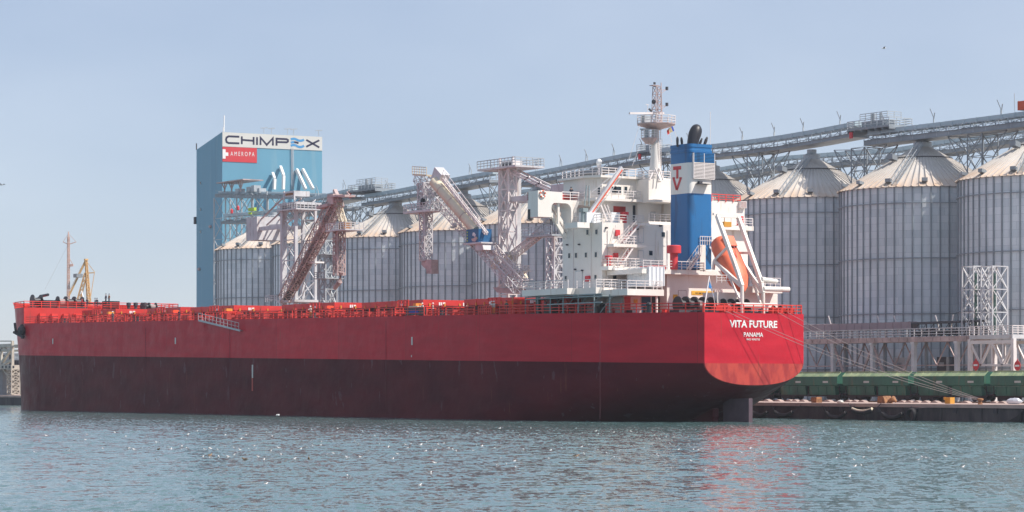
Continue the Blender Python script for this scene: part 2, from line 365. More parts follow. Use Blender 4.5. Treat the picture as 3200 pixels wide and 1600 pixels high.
def stroke(mb, pts, w, n, proud=.05, closed=False):
    """mitred ribbon along points on a wall with normal n"""
    n = Vector(n).normalized(); pts = [Vector(p) + n * proud for p in pts]; k = len(pts); L = []; R = []
    for i, p in enumerate(pts):
        a = pts[i] - pts[i - 1] if i > 0 else pts[1] - pts[0]; b = pts[i + 1] - pts[i] if i < k - 1 else a
        a = a.normalized(); b = b.normalized(); t = (a + b); t = t.normalized() if t.length > 1e-4 else a
        s_ = n.cross(t).normalized(); c = max(.45, abs(s_.dot(n.cross(a).normalized())))
        L.append(p + s_ * w / 2 / c); R.append(p - s_ * w / 2 / c)
    mb.add(L + R, [(i, i + 1, k + i + 1, k + i) for i in range(k - 1)]); return mb
# ---------------------------------------------------------------- water, quay ground
def water():
    # near water carries real waves on a grid that coarsens with distance; beyond it a flat sheet runs to the horizon
    import numpy as np
    rng = np.random.RandomState(4); nr, na = 1150, 300
    d = 70.0 * np.exp(np.arange(nr) * math.log(760 / 70.0) / (nr - 1)); th = np.linspace(-.34, .34, na)
    D, T = np.meshgrid(d, th, indexing='ij'); f = math.atan2(FWD.y, FWD.x)
    X = CAM.x + D * np.cos(f - T); Y = CAM.y + D * np.sin(f - T); Z = np.zeros_like(X); cell = D * .0023
    gust = .75 + .35 * np.sin(X * .021 + 1.3 * np.sin(Y * .017)) * np.sin(Y * .027 + 2.0)
    for i in range(90):
        L_ = .36 * (3.2 / .36) ** rng.rand(); a = f + math.radians(20) + rng.randn() * .75; k = 2 * math.pi / L_
        amp = WV * math.sqrt(2 / 90) / k; fade = np.clip((L_ / cell - 2.0) / 2.0, 0, 1)
        Z += amp * fade * np.sin(k * (math.cos(a) * X + math.sin(a) * Y) + rng.rand() * 6.28)
    Z *= gust * np.clip((D - 70) / 8, 0, 1) * np.clip((760 - D) / 100, 0, 1)
    n = nr * na; co = np.empty((n + 4, 3), np.float32); co[:n, 0] = X.ravel(); co[:n, 1] = Y.ravel(); co[:n, 2] = Z.ravel()
    S = 9000; co[n:] = [(-S, -S, -.3), (S, -S, -.3), (S, S, -.3), (-S, S, -.3)]
    ii = (np.arange(nr - 1)[:, None] * na + np.arange(na - 1)[None, :]).ravel(); q = np.stack([ii, ii + na, ii + na + 1, ii + 1], 1)
    q = np.vstack([q, [[n, n + 1, n + 2, n + 3]]]).astype(np.int32); me = bpy.data.meshes.new('water')
    me.vertices.add(n + 4); me.vertices.foreach_set('co', co.ravel()); me.loops.add(q.size); me.loops.foreach_set('vertex_index', q.ravel())
    me.polygons.add(len(q)); me.polygons.foreach_set('loop_start', np.arange(len(q), dtype=np.int32) * 4); me.polygons.foreach_set('use_smooth', np.ones(len(q), bool))
    me.update(calc_edges=True); me.validate()
    o = bpy.data.objects.new('water', me); sc.collection.objects.link(o); o['kind'] = 'structure'
    m = bpy.data.materials.new('harbour_water'); m.use_nodes = True; t = m.node_tree; L = t.links
    b = t.nodes['Principled BSDF']; b.inputs['Roughness'].default_value = .09; b.inputs['IOR'].default_value = 1.33
    b.inputs['Specular IOR Level'].default_value = .5
    geo = t.nodes.new('ShaderNodeNewGeometry'); vr = t.nodes.new('ShaderNodeVectorRotate'); vr.rotation_type = 'Z_AXIS'
    vr.inputs['Angle'].default_value = -math.atan2(CS, SN) ; L.new(geo.outputs['Position'], vr.inputs['Vector'])
    def noise(scale, vec, det, rough=.5, dist=0.0):
        mp = t.nodes.new('ShaderNodeMapping'); mp.inputs['Scale'].default_value = vec; L.new(vr.outputs[0], mp.inputs[0])
        n = t.nodes.new('ShaderNodeTexNoise'); n.inputs['Scale'].default_value = scale; n.inputs['Detail'].default_value = det
        n.inputs['Roughness'].default_value = rough; n.inputs['Distortion'].default_value = dist
        L.new(mp.outputs[0], n.inputs[0]); return n.outputs[0]
    def bump(h, d, prev=None, s=1.0):
        n = t.nodes.new('ShaderNodeBump'); n.inputs['Strength'].default_value = s; n.inputs['Distance'].default_value = d
        L.new(h, n.inputs['Height'])
        if prev: L.new(prev, n.inputs['Normal'])
        return n.outputs[0]
    def slope(scale, vec, det, amp, rough=.5):
        mp = t.nodes.new('ShaderNodeMapping'); mp.inputs['Scale'].default_value = vec; L.new(vr.outputs[0], mp.inputs[0])
        n = t.nodes.new('ShaderNodeTexNoise'); n.inputs['Scale'].default_value = scale; n.inputs['Detail'].default_value = det
        n.inputs['Roughness'].default_value = rough; L.new(mp.outputs[0], n.inputs[0])
        s_ = t.nodes.new('ShaderNodeVectorMath'); s_.operation = 'SUBTRACT'; L.new(n.outputs['Color'], s_.inputs[0]); s_.inputs[1].default_value = (.5, .5, .5)
        m_ = t.nodes.new('ShaderNodeVectorMath'); m_.operation = 'MULTIPLY'; L.new(s_.outputs[0], m_.inputs[0]); m_.inputs[1].default_value = (amp, amp, 0); return m_.outputs[0]
    def add(a_, b_):
        n = t.nodes.new('ShaderNodeVectorMath'); n.operation = 'ADD'
        L.new(a_, n.inputs[0])
        if isinstance(b_, tuple): n.inputs[1].default_value = b_
        else: L.new(b_, n.inputs[1])
        return n.outputs[0]
    # wind patches: calm and ruffled areas
    pat = noise(.035, (1, .35, 1), 3)
    mr = t.nodes.new('ShaderNodeMapRange'); mr.inputs[1].default_value = .35; mr.inputs[2].default_value = .65; mr.inputs[3].default_value = .55; mr.inputs[4].default_value = 1.25
    L.new(pat, mr.inputs[0])
    fine = t.nodes.new('ShaderNodeVectorMath'); fine.operation = 'SCALE'; L.new(slope(3.2, (1, .45, 1), 3, WAVE[2], .6), fine.inputs[0]); L.new(mr.outputs[0], fine.inputs['Scale'])
    v = add(add(add(slope(.22, (1, .35, 1), 2, WAVE[0]), slope(.9, (1, .4, 1), 3, WAVE[1], .55)), fine.outputs[0]), geo.outputs['Normal'])
    nn = t.nodes.new('ShaderNodeVectorMath'); nn.operation = 'NORMALIZE'; L.new(v, nn.inputs[0]); L.new(nn.outputs[0], b.inputs['Normal'])
    cr = t.nodes.new('ShaderNodeValToRGB'); cr.color_ramp.elements[0].color = (.075, .140, .140, 1); cr.color_ramp.elements[1].color = (.105, .182, .182, 1)
    L.new(noise(.02, (1, .4, 1), 3), cr.inputs[0]); L.new(cr.outputs[0], b.inputs['Base Color'])
    me.materials.append(m)
WAVE = (0.0, .35, 1.0); WV = .20
water()
QY = 41.3; QZ = 2.2
def quay():
    mb = MB(); x0, x1 = -900, 420
    mb.box(x0, x1, QY + .02, QY + 900, -6, QZ - .45, 1); mb.box(x0, x1, QY - .22, QY + 900, QZ - .45, QZ, 0)
    m = mat('quay_wall', (.085, .075, .075), .85, var=.45, scale=.5, stretch=(1, 1, .3), bump=.5, tint=(.035, .035, .045))
    for i in range(60):
        x = -25 + i * 7.3; mb.box(x, x + .5, QY - .12, QY + .05, -.5, QZ - .47, 1); mb.box(x + 2.6, x + 3.3, QY - .18, QY + .05, QZ - 1.1, QZ - .46, 2)
    o = mb.build('quay', ['conc', m, 'dark']); tag(o, kind='structure')
quay()
g = MB(); g.box(-900, 420, QY + 34, QY + 900, QZ - .2, QZ + .02); tag(g.build('yard_ground', mat('yard_ground', (.26, .23, .21), .9, var=.2)), kind='structure')
# ---------------------------------------------------------------- the ship
SHIP = thing('bulk_carrier', 'long red and white bulk carrier with blue funnel moored along the quay', 'ship', (-110, 16, 0))
zd = lambda x: 13.7 - .012 * (x + 9.6)
def hbx(x):
    s = max(0, min(1, (x + 48) / 38.4)); return 16 - 8 * s ** 2
def lerp_tab(tab, x):
    if x >= tab[0][0]: return tab[0][1]
    for (a, va), (b, vb) in zip(tab, tab[1:]):
        if x >= b: return va + (vb - va) * (a - x) / (a - b)
    return tab[-1][1]
ZS = [(-9.6, 7.75), (-20, 6.4), (-35, 3.6), (-52, .3), (-70, -3), (-85, -4)]
ZB = [(-9.6, 4.65), (-13, 3.3), (-18, 1.5), (-24, -.6), (-32, -3), (-45, -6)]
NS, NC = 7, 14
def section(x, dx=0.0, gf=None):
    h = hbx(x); zs = lerp_tab(ZS, x); zb = lerp_tab(ZB, x); out = []
    for j in range(NS + NC + 1):
        if j < NS: z = zd(x) + (zs - zd(x)) * j / NS; yf = 1
        else:
            a = (j - NS) / NC * math.pi / 2; yf = max(0, math.cos(a)) ** (2 / 2.3); z = zs - (zs - zb) * math.sin(a) ** (2 / 2.3)
        out.append((yf, z))
    return h, out
XB0 = -193.0
def bow_pt(s, z):
    ln = 28 + max(0, z - 8) * .16 + max(0, -z) * .2; n = 2.7 + max(0, z) * .04
    return XB0 - ln * s, 16 * max(0.0, 1 - s ** n) ** .56
def hull():
    mb = MB(); rows = []
    xs = [-9.6, -11, -13, -15.5, -18, -21, -24, -28, -32, -37, -42, -48, -55, -63, -72, -85, -100, -120, -145, -170, -185, XB0]
    for x in xs:
        h, sec = section(x); rows.append([(x, 16 - h * yf, z) for yf, z in sec] + [(x, 16 + h * yf, z) for yf, z in reversed(sec[:-1])])
    _, sec = section(XB0)
    for i in range(1, 25):
        s = (i / 24) ** .75; row = []
        for yf, z in sec:
            x, h = bow_pt(s, z); row.append((x, h * yf, z if z < 15 else z - .012 * (x - XB0)))
        rows.append([(x, 16 - h, z) for x, h, z in row] + [(x, 16 + h, z) for x, h, z in reversed(row[:-1])])
    k = len(rows[0]); vs = [p for r in rows for p in r]
    fs = [(i * k + j, i * k + j + 1, (i + 1) * k + j + 1, (i + 1) * k + j) for i in range(len(rows) - 1) for j in range(k - 1)]
    mb.add(vs, fs); mb.add(rows[0], [tuple(range(k))])
    o = mb.build('hull', 'hull', SHIP, smooth=True, weld=True)
    dk = MB(); n = len(rows)
    L = [Vector(r[0]) - Vector((0, -.06, .03)) for r in rows]; R = [Vector(r[-1]) - Vector((0, .06, .03)) for r in rows]
    dk.add(L + R, [(i, i + 1, n + i + 1, n + i) for i in range(n - 1)]); dk.build('main_deck', 'deckred', SHIP)
    return o
HULL = hull()
# skeg, rudder
sk = MB(); sk.prism([(-17.5, 15.5, 2.6), (-17.5, 15.5, .6), (-19, 15.5, -5), (-40, 15.5, -5), (-40, 15.5, 0), (-24, 15.5, 1.5)], (0, 1, 0)); sk.build('skeg', 'hull', SHIP)
rd = MB(); rd.prism([(-15.6, 15.7, 2.9), (-10.4, 15.7, 3.0), (-10.4, 15.7, -3), (-15.6, 15.7, -3)], (0, .6, 0))
rd.tube((-14.4, 16, 2.9), (-14.4, 16, 4.6), .35)
rd.build('rudder', mat('rudder_paint', (.10, .062, .078), .6, var=.25, scale=.6), SHIP)
# forecastle
def forecastle():
    zt = 19.0; rows = []; s0 = .355
    for i in range(20):
        s = s0 + (1 - s0) * (i / 19) ** .8; col = []
        for j in range(6):
            xa, _ = bow_pt(s, 15.9); z0 = zd(xa) - .02; z = z0 + (zt - z0) * j / 5; x, h = bow_pt(s, z)
            if i == 0: x = -203.5
            col.append((x, h + .04, z))
        rows.append(col)
    mb = MB()
    for sg in (-1, 1):
        vs = [(x, 16 + sg * h, z) for c in rows for x, h, z in c]
        mb.add(vs, [(i * 6 + j, i * 6 + j + 1, (i + 1) * 6 + j + 1, (i + 1) * 6 + j) for i in range(19) for j in range(5)])
    h = rows[0][0][1]; h5 = rows[0][5][1]
    mb.add([(-203.5, 16 - h, rows[0][0][2]), (-203.5, 16 + h, rows[0][0][2]), (-203.5, 16 + h5, zt), (-203.5, 16 - h5, zt)], [(0, 1, 2, 3)], 1)
    n = len(rows); mb.add([(c[5][0], 16 - c[5][1], zt - .01) for c in rows] + [(c[5][0], 16 + c[5][1], zt - .01) for c in rows], [(i, i + 1, n + i + 1, n + i) for i in range(n - 1)], 1)
    mb.build('forecastle', ['hull', 'hatchred'], SHIP, weld=True)
    pts = [Vector((c[5][0], 16 - c[5][1], zt)) for c in rows]; pts2 = [Vector((c[5][0], 16 + c[5][1], zt)) for c in rows]
    r = railing(pts, 1.1, 1.8, .05, 3); railing(pts2, 1.1, 1.8, .05, 3, r)
    railing([(-203.5, 16 - h5, zt), (-203.5, 16 + h5, zt)], 1.15, 1.8, .05, 3, r)
    r.build('forecastle_railing', 'railr', SHIP)
    # solid bulwark round the stem
    bw = MB(); P = [p for p in pts[9:]] + [p for p in reversed(pts2[9:])]
    vs = [tuple(p) for p in P] + [(p.x - .15, 16 + (p.y - 16) * 1.03, p.z + 1.25) for p in P]; k = len(P)
    bw.add(vs, [(i, i + 1, k + i + 1, k + i) for i in range(k - 1)]); bw.build('bow_bulwark', 'hatchred', SHIP)
    return zt
ZF = forecastle()
# rolled frame on the bulkhead, anchor
an = MB(); a0 = at_d(68, 1014, 474)
an.bar(a0, a0 + Vector((.4, 0, -2.6)), .5); an.bar(a0 + Vector((-.9, -1.0, .3)), a0 + Vector((-1.2, -.6, -1.6)), .35); an.bar(a0 + Vector((.9, 0, -2.4)), a0 + Vector((-1.6, -.9, -1.4)), .4)
an.ball(a0 + Vector((-.1, 0, -1.2)), (1.0, .8, 1.0), 8, 6); an.build('anchor', 'black', SHIP)

# side railing with its gaps, deck edge pipe and hand stanchions
def deck_edge(x, inset=.25, st=False):
    h = hbx(x) if x > XB0 else bow_pt((XB0 - x) / 30.9, 15.8)[1]
    return Vector((x, 16 - h + inset if not st else 16 + h - inset, zd(x)))
seg = [(-203, -188), (-186, -160), (-159, -131), (-130, -124), (-119, -101), (-100, -78), (-76, -63), (-61, -50), (-49, -46), (-44, -26), (-24, -10)]
for a, b in seg:
    pts = [deck_edge(a + (b - a) * i / 6) for i in range(7)]; railing(pts, 1.15, 1.7, .05, 3).build('deck_railing', 'bright', SHIP)
    pts = [deck_edge(a + (b - a) * i / 4, st=True) for i in range(5)]; railing(pts, 1.15, 2.2, .05, 3).build('deck_railing', 'bright', SHIP)
railing([(-9.9, 8.2, 13.7), (-9.9, 23.9, 13.7)], 1.1, 1.6, .045, 3).build('deck_railing', 'railr', SHIP)
# heavier red posts and clutter between rail and hatches
random.seed(3)
dp = MB()
for i in range(12):
    x = -53 - i * 12 + random.uniform(-.8, .8)
    if x < -196: break
    z = zd(x); y = .7
    k = random.random()
    if k < .45: dp.box(x, x + .35, y, y + .4, z, z + 1.5)
    elif k < .7: dp.box(x, x + 1.1, y, y + .8, z, z + .95); dp.box(x + .1, x + .3, y, y + .2, z + .9, z + 1.6)
    else: dp.tube((x, y + .3, z), (x, y + .3, z + 1.3), .22); dp.tube((x, y + .3, z + 1.3), (x, y + .3, z + 1.45), .38)
for i in range(40):
    x = -47 - i * 3.9
    dp.bar((x, 2.6, zd(x) + .3), (x - 3.9, 2.6, zd(x) + .35), .22); dp.bar((x, 3.1, zd(x) + .7), (x - 3.9, 3.1, zd(x) + .7), .16)
    dp.box(x, x + .2, 2.3, 3.3, zd(x), zd(x) + .8)
dp.build('deck_piping', 'deckred', SHIP)
# mooring fairleads and small bollards along the side
for x in (-60, -97, -128, -158, -188):
    b = MB(); z = zd(x)
    for d in (0, 1.1): b.tube((x + d, 1.2, z), (x + d, 1.2, z + .75), .26); b.tube((x + d, 1.2, z + .75), (x + d, 1.2, z + .85), .34)
    b.box(x - .5, x + 1.6, .8, 1.6, z, z + .12); b.build('mooring_bollard', 'dark', SHIP)

# hatches: cover panels over a recessed coaming; lit aft end with boxes
HX = [(-52.8, -65.5, 1), (-76.6, -94.2, 1), (-102.5, -119.4, 1), (-135.9, -151.7, 0), (-155.5, -168.5, 0), (-181.5, -196, 1)]
for i, (xa, xb, sel) in enumerate(HX):
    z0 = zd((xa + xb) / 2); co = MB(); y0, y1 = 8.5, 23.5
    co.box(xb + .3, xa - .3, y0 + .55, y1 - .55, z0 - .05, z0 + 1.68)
    n = int((xa - xb) / 1.5)
    for j in range(n + 1):
        x = xb + .3 + (xa - xb - .7) * j / n; co.box(x, x + .1, y0 + .15, y0 + .56, z0, z0 + 1.55, 1)
    for j in range(9): y = y0 + .6 + j * 1.7; co.box(xa - .31, xa + .05, y, y + .1, z0, z0 + 1.55, 1)
    co.build('hatch_coaming', ['black', 'deckred'], SHIP)  # black coaming colour stands in for the shade under the cover overhang
    hc = MB(); hc.box(xb, xa, y0, y1, z0 + 1.66, z0 + 2.5)
    for j in range(1, 4): x = xb + (xa - xb) * j / 4; hc.box(x - .05, x + .05, y0 - .04, y1 + .04, z0 + 1.63, z0 + 2.53)
    c = hc.build('hatch_cover', 'hatchred', SHIP)
    cl = MB()
    for j in range(6): x = xb + 1 + (xa - xb - 2) * j / 5; cl.box(x, x + .14, y0 - .13, y0 - .01, z0 + 1.55, z0 + 2.0)
    for j in range(6): y = y0 + 1 + j * 2.6; cl.box(xa + .01, xa + .14, y, y + .2, z0 + 1.55, z0 + 2.0)
    build_each(cl, 'hatch_cleat', 'yellow', c)
    # emblem plates on the aft end of some covers and ventilation boxes
    lg = MB(); yy = 11.2
    lg.box(xa + .01, xa + .06, yy, yy + .25, z0 + 1.7, z0 + 2.15); lg.box(xa + .01, xa + .06, yy + .35, yy + .55, z0 + 1.72, z0 + 2.15); lg.box(xa + .01, xa + .06, yy + .7, yy + 1.1, z0 + 1.9, z0 + 2.15)
    if sel: lg.box(xa + .01, xa + .06, yy + 4.2, yy + 7.2, z0 + 1.65, z0 + 2.15)
    lg.box(xa - 6.2, xa - 5.7, y0 - .05, y0 - .01, z0 + 1.75, z0 + 2.1)
    build_each(lg, 'painted_mark', 'purewhite', c)
    # lit cross-deck: winch beds, posts and rails aft of each hatch
    cd_ = MB()
    for j in range(6):
        y = 6.5 + j * 2.7; h = random.choice((.7, 1.0, 1.3, .9)); cd_.box(xa + 1.2, xa + 2.4 + random.random(), y, y + 1.9, z0 + .05, z0 + h)
        cd_.tube((xa + 3.3, y + .6, z0), (xa + 3.3, y + .6, z0 + 1.5), .2)
    cd_.box(xa + .9, xa + 4.0, 5.2, 26, z0 + 1.28, z0 + 1.4)
    cd_.build('cross_deck_machinery', 'bright', SHIP)
    rr = railing([(xa + 4.2, 1.2, z0), (xa + 4.2, 8, z0)], 1.1, 1.4, .05, 3); railing([(xa + 1, 3.6, z0 + 1.35), (xa + 4, 3.6, z0 + 1.35)], .9, 1, .04, 2, rr)
    rr.build('cross_deck_railing', 'railr', SHIP)
    vb = MB(); vb.box(xa + .5, xa + 1.3, y0 - 2.0, y0 - .9, z0 + .05, z0 + 1.9); vb.build('vent_box', 'yellow' if i % 2 else 'orange', SHIP)

# forecastle machinery: dark windlass drums
def winch(name, x, y, z, r, n, w, parent, m='black'):
    b = MB(); b.box(x - 1.0, x + 1.0, y - .5, y + n * w + .5, z, z + .35)
    o = b.build(name, 'dark', parent)
    for i in range(n):
        d = MB(); y0 = y + i * w
        d.tube((x, y0, z + r), (x, y0 + .1, z + r), r, n=20); d.tube((x, y0 + .1, z + r), (x, y0 + w - .15, z + r), r * .55, n=16, mi=1); d.tube((x, y0 + w - .15, z + r), (x, y0 + w - .05, z + r), r, n=20)
        d.build('winch_drum', [m, 'rope' if (i + n) % 3 == 0 else m], o)
    return o
winch('windlass', -206, 8, ZF, 1.15, 3, 1.7, SHIP); winch('windlass', -208.5, 4, ZF, 1.3, 1, 1.8, SHIP); winch('mooring_winch', -199, 22, zd(-199) + 2.6, .8, 2, 1.5, SHIP)
fh = MB(); fh.box(-208, -205.5, 5, 8.4, ZF, ZF + 1.5); fh.box(-205.8, -204.0, 17, 19.8, ZF, ZF + 1.5); fh.box(-205.6, -204.8, 11, 17, ZF + .9, ZF + 1.15); fh.build('windlass_housing', 'black', SHIP)
pl = MB(); pl.bar(at_y(262, 937, 14), at_y(255, 903 + 6, 14), .12); pl.build('jack_staff', 'purewhite', SHIP)
cp = MB(); cp.chain([at_y(110, 940, 9), at_y(130, 925, 9), at_y(150, 921, 9)], .28, 8); cp.build('anchor_cable', 'black', SHIP)
for px_ in (402, 424, 452):
    v = MB(); p = at_y(px_, 951, 20); v.tube((p.x, p.y, p.z - 1.6), p, .3); v.lathe([(.1, -.35), (.42, -.3), (.42, .3), (.1, .35)], tuple(p), 12); v.build('mushroom_vent', 'dark', SHIP)
fd = MB()
for j in range(4): fd.box(-203.3, -202.6, 3 + j * 2.4, 4.2 + j * 2.4, zd(-201), zd(-201) + 1.9)
fd.box(-203.45, -203.2, 10, 20, zd(-201) + 1.6, zd(-201) + 2.0); build_each(fd, 'store_locker', 'bright', SHIP)

# aluminium accommodation ladder hung against the side
gw = MB(); A = at_y(620, 1001, -.55); B = at_y(750, 1033, -.55)
for dy in (0, .75):
    gw.bar(A + Vector((0, dy, 0)), B + Vector((0, dy, 0)), .08, .28)
n = 22
for i in range(n): p = A.lerp(B, (i + .5) / n); gw.box(p.x - .25, p.x + .25, p.y, p.y + .75, p.z - .03, p.z + .03)
for dy in (0,):
    o_ = Vector((0, dy, 0)); T = Vector((0, 0, 1.15))
    for i in range(12): p = A.lerp(B, i / 11 * .97) + o_; gw.bar(p, p + T, .055)
    gw.bar(A + o_ + T, A.lerp(B, .97) + o_ + T, .07); gw.bar(A + o_ + T * .5, A.lerp(B, .97) + o_ + T * .5, .05)
gw.build('accommodation_ladder', 'galv', SHIP)
# draught marks and white strips on the side
dm = MB()
def strip(px, y0, y1, w=.14, mi=0):
    a = at_y(px, y0, -.03); b = at_y(px, y1, -.03); dm.box(a.x - w, a.x + w, -.05, -.02, b.z, a.z, mi)
strip(165, 1058, 1075, .2); strip(548, 1055, 1075, .2); strip(1287.5, 1053, 1078, .16); strip(1286, 1110, 1116, .1); strip(789, 1140, 1181, .2); strip(788.5, 1181, 1222, .2, 1)
build_each(dm, 'draught_mark', ['bwhite', mat('mark_red', (.42, .06, .04), .6)], HULL)
sm = MB()
for px_ in (718, 455, 1875, 1206): a = at_y(px_, 1135, -.02); sm.box(a.x - .02, a.x + .02, -.03, -.005, a.z - 7, a.z + 6)
dl = MB(); random.seed(2)
pp = [(1871, 1080), (1870, 1096), (1874, 1118), (1873, 1140), (1880, 1160), (1888, 1185), (1898, 1205), (1906, 1218)]
for p_, q_ in zip(pp, pp[1:]): a = at_y(*p_, -.0 + .6); b = at_y(*q_, .6); h1 = 16 - hbx(a.x); a = at_y(*p_, h1 - .03); b = at_y(*q_, h1 - .03); dl.bar(a, b, .05)
dl.build('chalky_scratch', 'bwhite', HULL)
build_each(sm, 'plate_seam', mat('seam', (.10, .025, .035), .6), HULL)
# lettering on the transom
TX = -9.6
P0 = at_x(2279.5, 1023, TX); P1 = at_x(2428.5, 1029, TX)
textmesh('VITA FUTURE', P0, Vector((TX, P1.y, P0.z - .0)), .92, (1, 0, 0), .03, .028).build('ship_name', 'purewhite', HULL)
P0 = at_x(2324, 1052, TX); P1 = at_x(2384.5, 1052, TX)
textmesh('PANAMA', P0, Vector((TX, P1.y, P0.z)), .55, (1, 0, 0), .03, .012).build('home_port', 'purewhite', HULL)
P0 = at_x(2333, 1063.5, TX); P1 = at_x(2374, 1063.5, TX)
textmesh('IMO 9595735', P0, Vector((TX, P1.y, P0.z)), .24, (1, 0, 0), .03, .01).build('registration_mark', 'purewhite', HULL)

# ---- accommodation block
def xwin(X, px, py, w, h, parent, name='window', gm='glass', fr='white', proud=.06):
    p = at_x(px, py, X); b = MB(); b.box(X - .05, X + proud, p.y - w / 2 - .07, p.y + w / 2 + .07, p.z - h / 2 - .07, p.z + h / 2 + .07, 0)
    b.box(X, X + proud + .02, p.y - w / 2, p.y + w / 2, p.z - h / 2, p.z + h / 2, 1); return b.build(name, [fr, gm], parent)
def ywin(Y, px, py, w, h, parent, name='window', gm='glass', fr='white', proud=.06):
    p = at_y(px, py, Y); b = MB(); b.box(p.x - w / 2 - .07, p.x + w / 2 + .07, Y - proud, Y + .05, p.z - h / 2 - .07, p.z + h / 2 + .07, 0)
    b.box(p.x - w / 2, p.x + w / 2, Y - proud - .02, Y, p.z - h / 2, p.z + h / 2, 1); return b.build(name, [fr, gm], parent)
XA = -28.5; YA = 6.0
ZD_ = at_x(1881, 694, XA).z; ZAD = 17.0; ZM = zd(-30)
blk = MB(); blk.box(-37.5, XA, YA, 26, ZM, ZD_); BLK = blk.build('accommodation_block', 'white', SHIP)
print('levels', ZD_, ZM, at_x(1881, 905, XA).z, at_x(1881, 836, XA).z)
for px_, py_ in ((1766, 728), (1837, 726), (1865, 725), (1780, 799), (1801, 798), (1832, 797), (1863, 796), (1769, 870), (1862, 867)): ywin(YA, px_, py_, .45, .62, BLK)
for px_, py_ in ((1920, 868), (2033, 791), (2072, 733)): xwin(XA, px_, py_, .55, .6, BLK)
ywin(YA, 1810, 873, 1.4, 2.1, BLK, 'doorway', 'white', 'galv')
for px_, py_ in ((1839, 871),): ywin(YA, px_, py_, .8, .6, BLK, 'fire_hose_box', 'sred', 'sred', .25)
for px_, py_ in ((1927, 728),): xwin(XA, px_, py_, .55, .65, BLK, 'fire_hose_box', 'sred', 'sred', .3)
xwin(XA, 1922, 799, .5, .55, BLK, 'fire_hose_box', 'sred', 'sred', .3)
for px_, py_ in ((2002, 735), (2002, 806)): xwin(XA, px_, py_, .8, 1.8, BLK, 'door', 'white', 'galv')
def slab(x0, x1, y0, y1, z0, z1, name='balcony', rail=None, parent=None, m='white', rm='railw', h=1.05):
    b = MB(); b.box(x0, x1, y0, y1, z0, z1); o = b.build(name, m, parent or SHIP)
    if rail: railing([(p[0], p[1], z1) for p in rail], h, 1.3, .035, 3).build('balcony_railing', rm, o)
    return o
ZB1 = at_x(1881, 902, XA).z
# A deck: long balcony forward to the hose gantry and aft over the entrance
slab(-39.4, -29, .8, 6.2, ZB1 - .8, ZB1, rail=[(-39.3, 8), (-39.3, .95), (-29, .95)])
slab(-29.0, -24.6, 2.2, 8.2, ZB1 - .85, ZB1 - .02, rail=[(-29, 2.35), (-24.75, 2.35), (-24.75, 7.2)])
slab(-39.4, -37.5, 6.2, 28, ZB1 - .8, ZB1 - .01)
eb = at_x(2121, 925, -19.0)
slab(-24.6, -19.2, 3.2, eb.y - 2.2, ZB1 - 1.15, ZB1 - .35, rail=[(-24.5, 3.35), (-19.35, 3.35), (-19.35, eb.y - 2.4), (-21.5, eb.y - 2.4)])
# B, C, D balconies and stair platforms on the aft face
zB = at_x(1884, 831, XA + 1.4).z
slab(XA, XA + 1.8, 5.7, 13, zB - .5, zB, rail=[(XA + .1, 5.8), (XA + 1.7, 5.8), (XA + 1.7, 12.9)])
pc = at_x(1915, 761, XA + 1.3); pc2 = at_x(2019, 766, XA + 1.3)
slab(XA, XA + 1.5, pc.y, pc2.y, pc.z - .4, pc.z, 'stair_platform', rail=[(XA + 1.4, pc.y + .8), (XA + 1.4, pc2.y - .8)])
pd = at_x(1990, 698, XA + 1.3); pd2 = at_x(2030, 698, XA + 1.3)
slab(XA, XA + 1.3, pd.y, pd2.y, ZD_ - .3, ZD_ + .03, 'stair_platform')
railing([(-37.2, YA + .1, ZD_), (XA - .1, YA + .1, ZD_), (XA - .1, 12.8, ZD_)], 1.05, 1.3, .035, 3).build('top_deck_railing', 'railw', BLK)
def stair(p, q, w=.7, m='railw', parent=SHIP, axis=Vector((1, 0, 0)), step='railr'):
    p = Vector(p); q = Vector(q); b = MB()
    for s in (-w / 2, w / 2):
        o = axis * s; b.bar(p + o, q + o, .06, .22, 0); b.bar(p + o + Vector((0, 0, 1)), q + o + Vector((0, 0, 1)), .05, .05, 0)
        for i in range(5): c = p.lerp(q, i / 4) + o; b.bar(c, c + Vector((0, 0, 1)), .04, .04, 0)
    n = max(4, int(abs(q.z - p.z) / .24))
    for i in range(1, n):
        c = p.lerp(q, i / n); d = (q - p).normalized(); hd = Vector((d.x, d.y, 0)).normalized() * .13
        b.bar(c + axis * w / 2 - hd * 0, c - axis * w / 2, .22, .04, 1)
    return b.build('stairway', [m, step], parent)
stair(at_x(1938, 829, XA + 1), at_x(1978, 768, XA + 1)); stair(at_x(1944, 760, XA + 1), at_x(1996, 700, XA + 1))
st = at_x(1960, 905, -26); stair(st, at_x(1974, 852, -26), parent=SHIP)

# red mushroom vents on the balcony and funnel deck
def rvent(p, r, h, parent=SHIP):
    b = MB(); b.lathe([(r * .55, 0), (r * .55, h * .68), (r, h * .70), (r, h), (r * .9, h * 1.03)], tuple(p), 20); return b.build('ventilator', 'sred', parent, smooth=True)
p = at_x(1902, 826, XA + 1.0); rvent((p.x, p.y, zB), .52, 1.35)
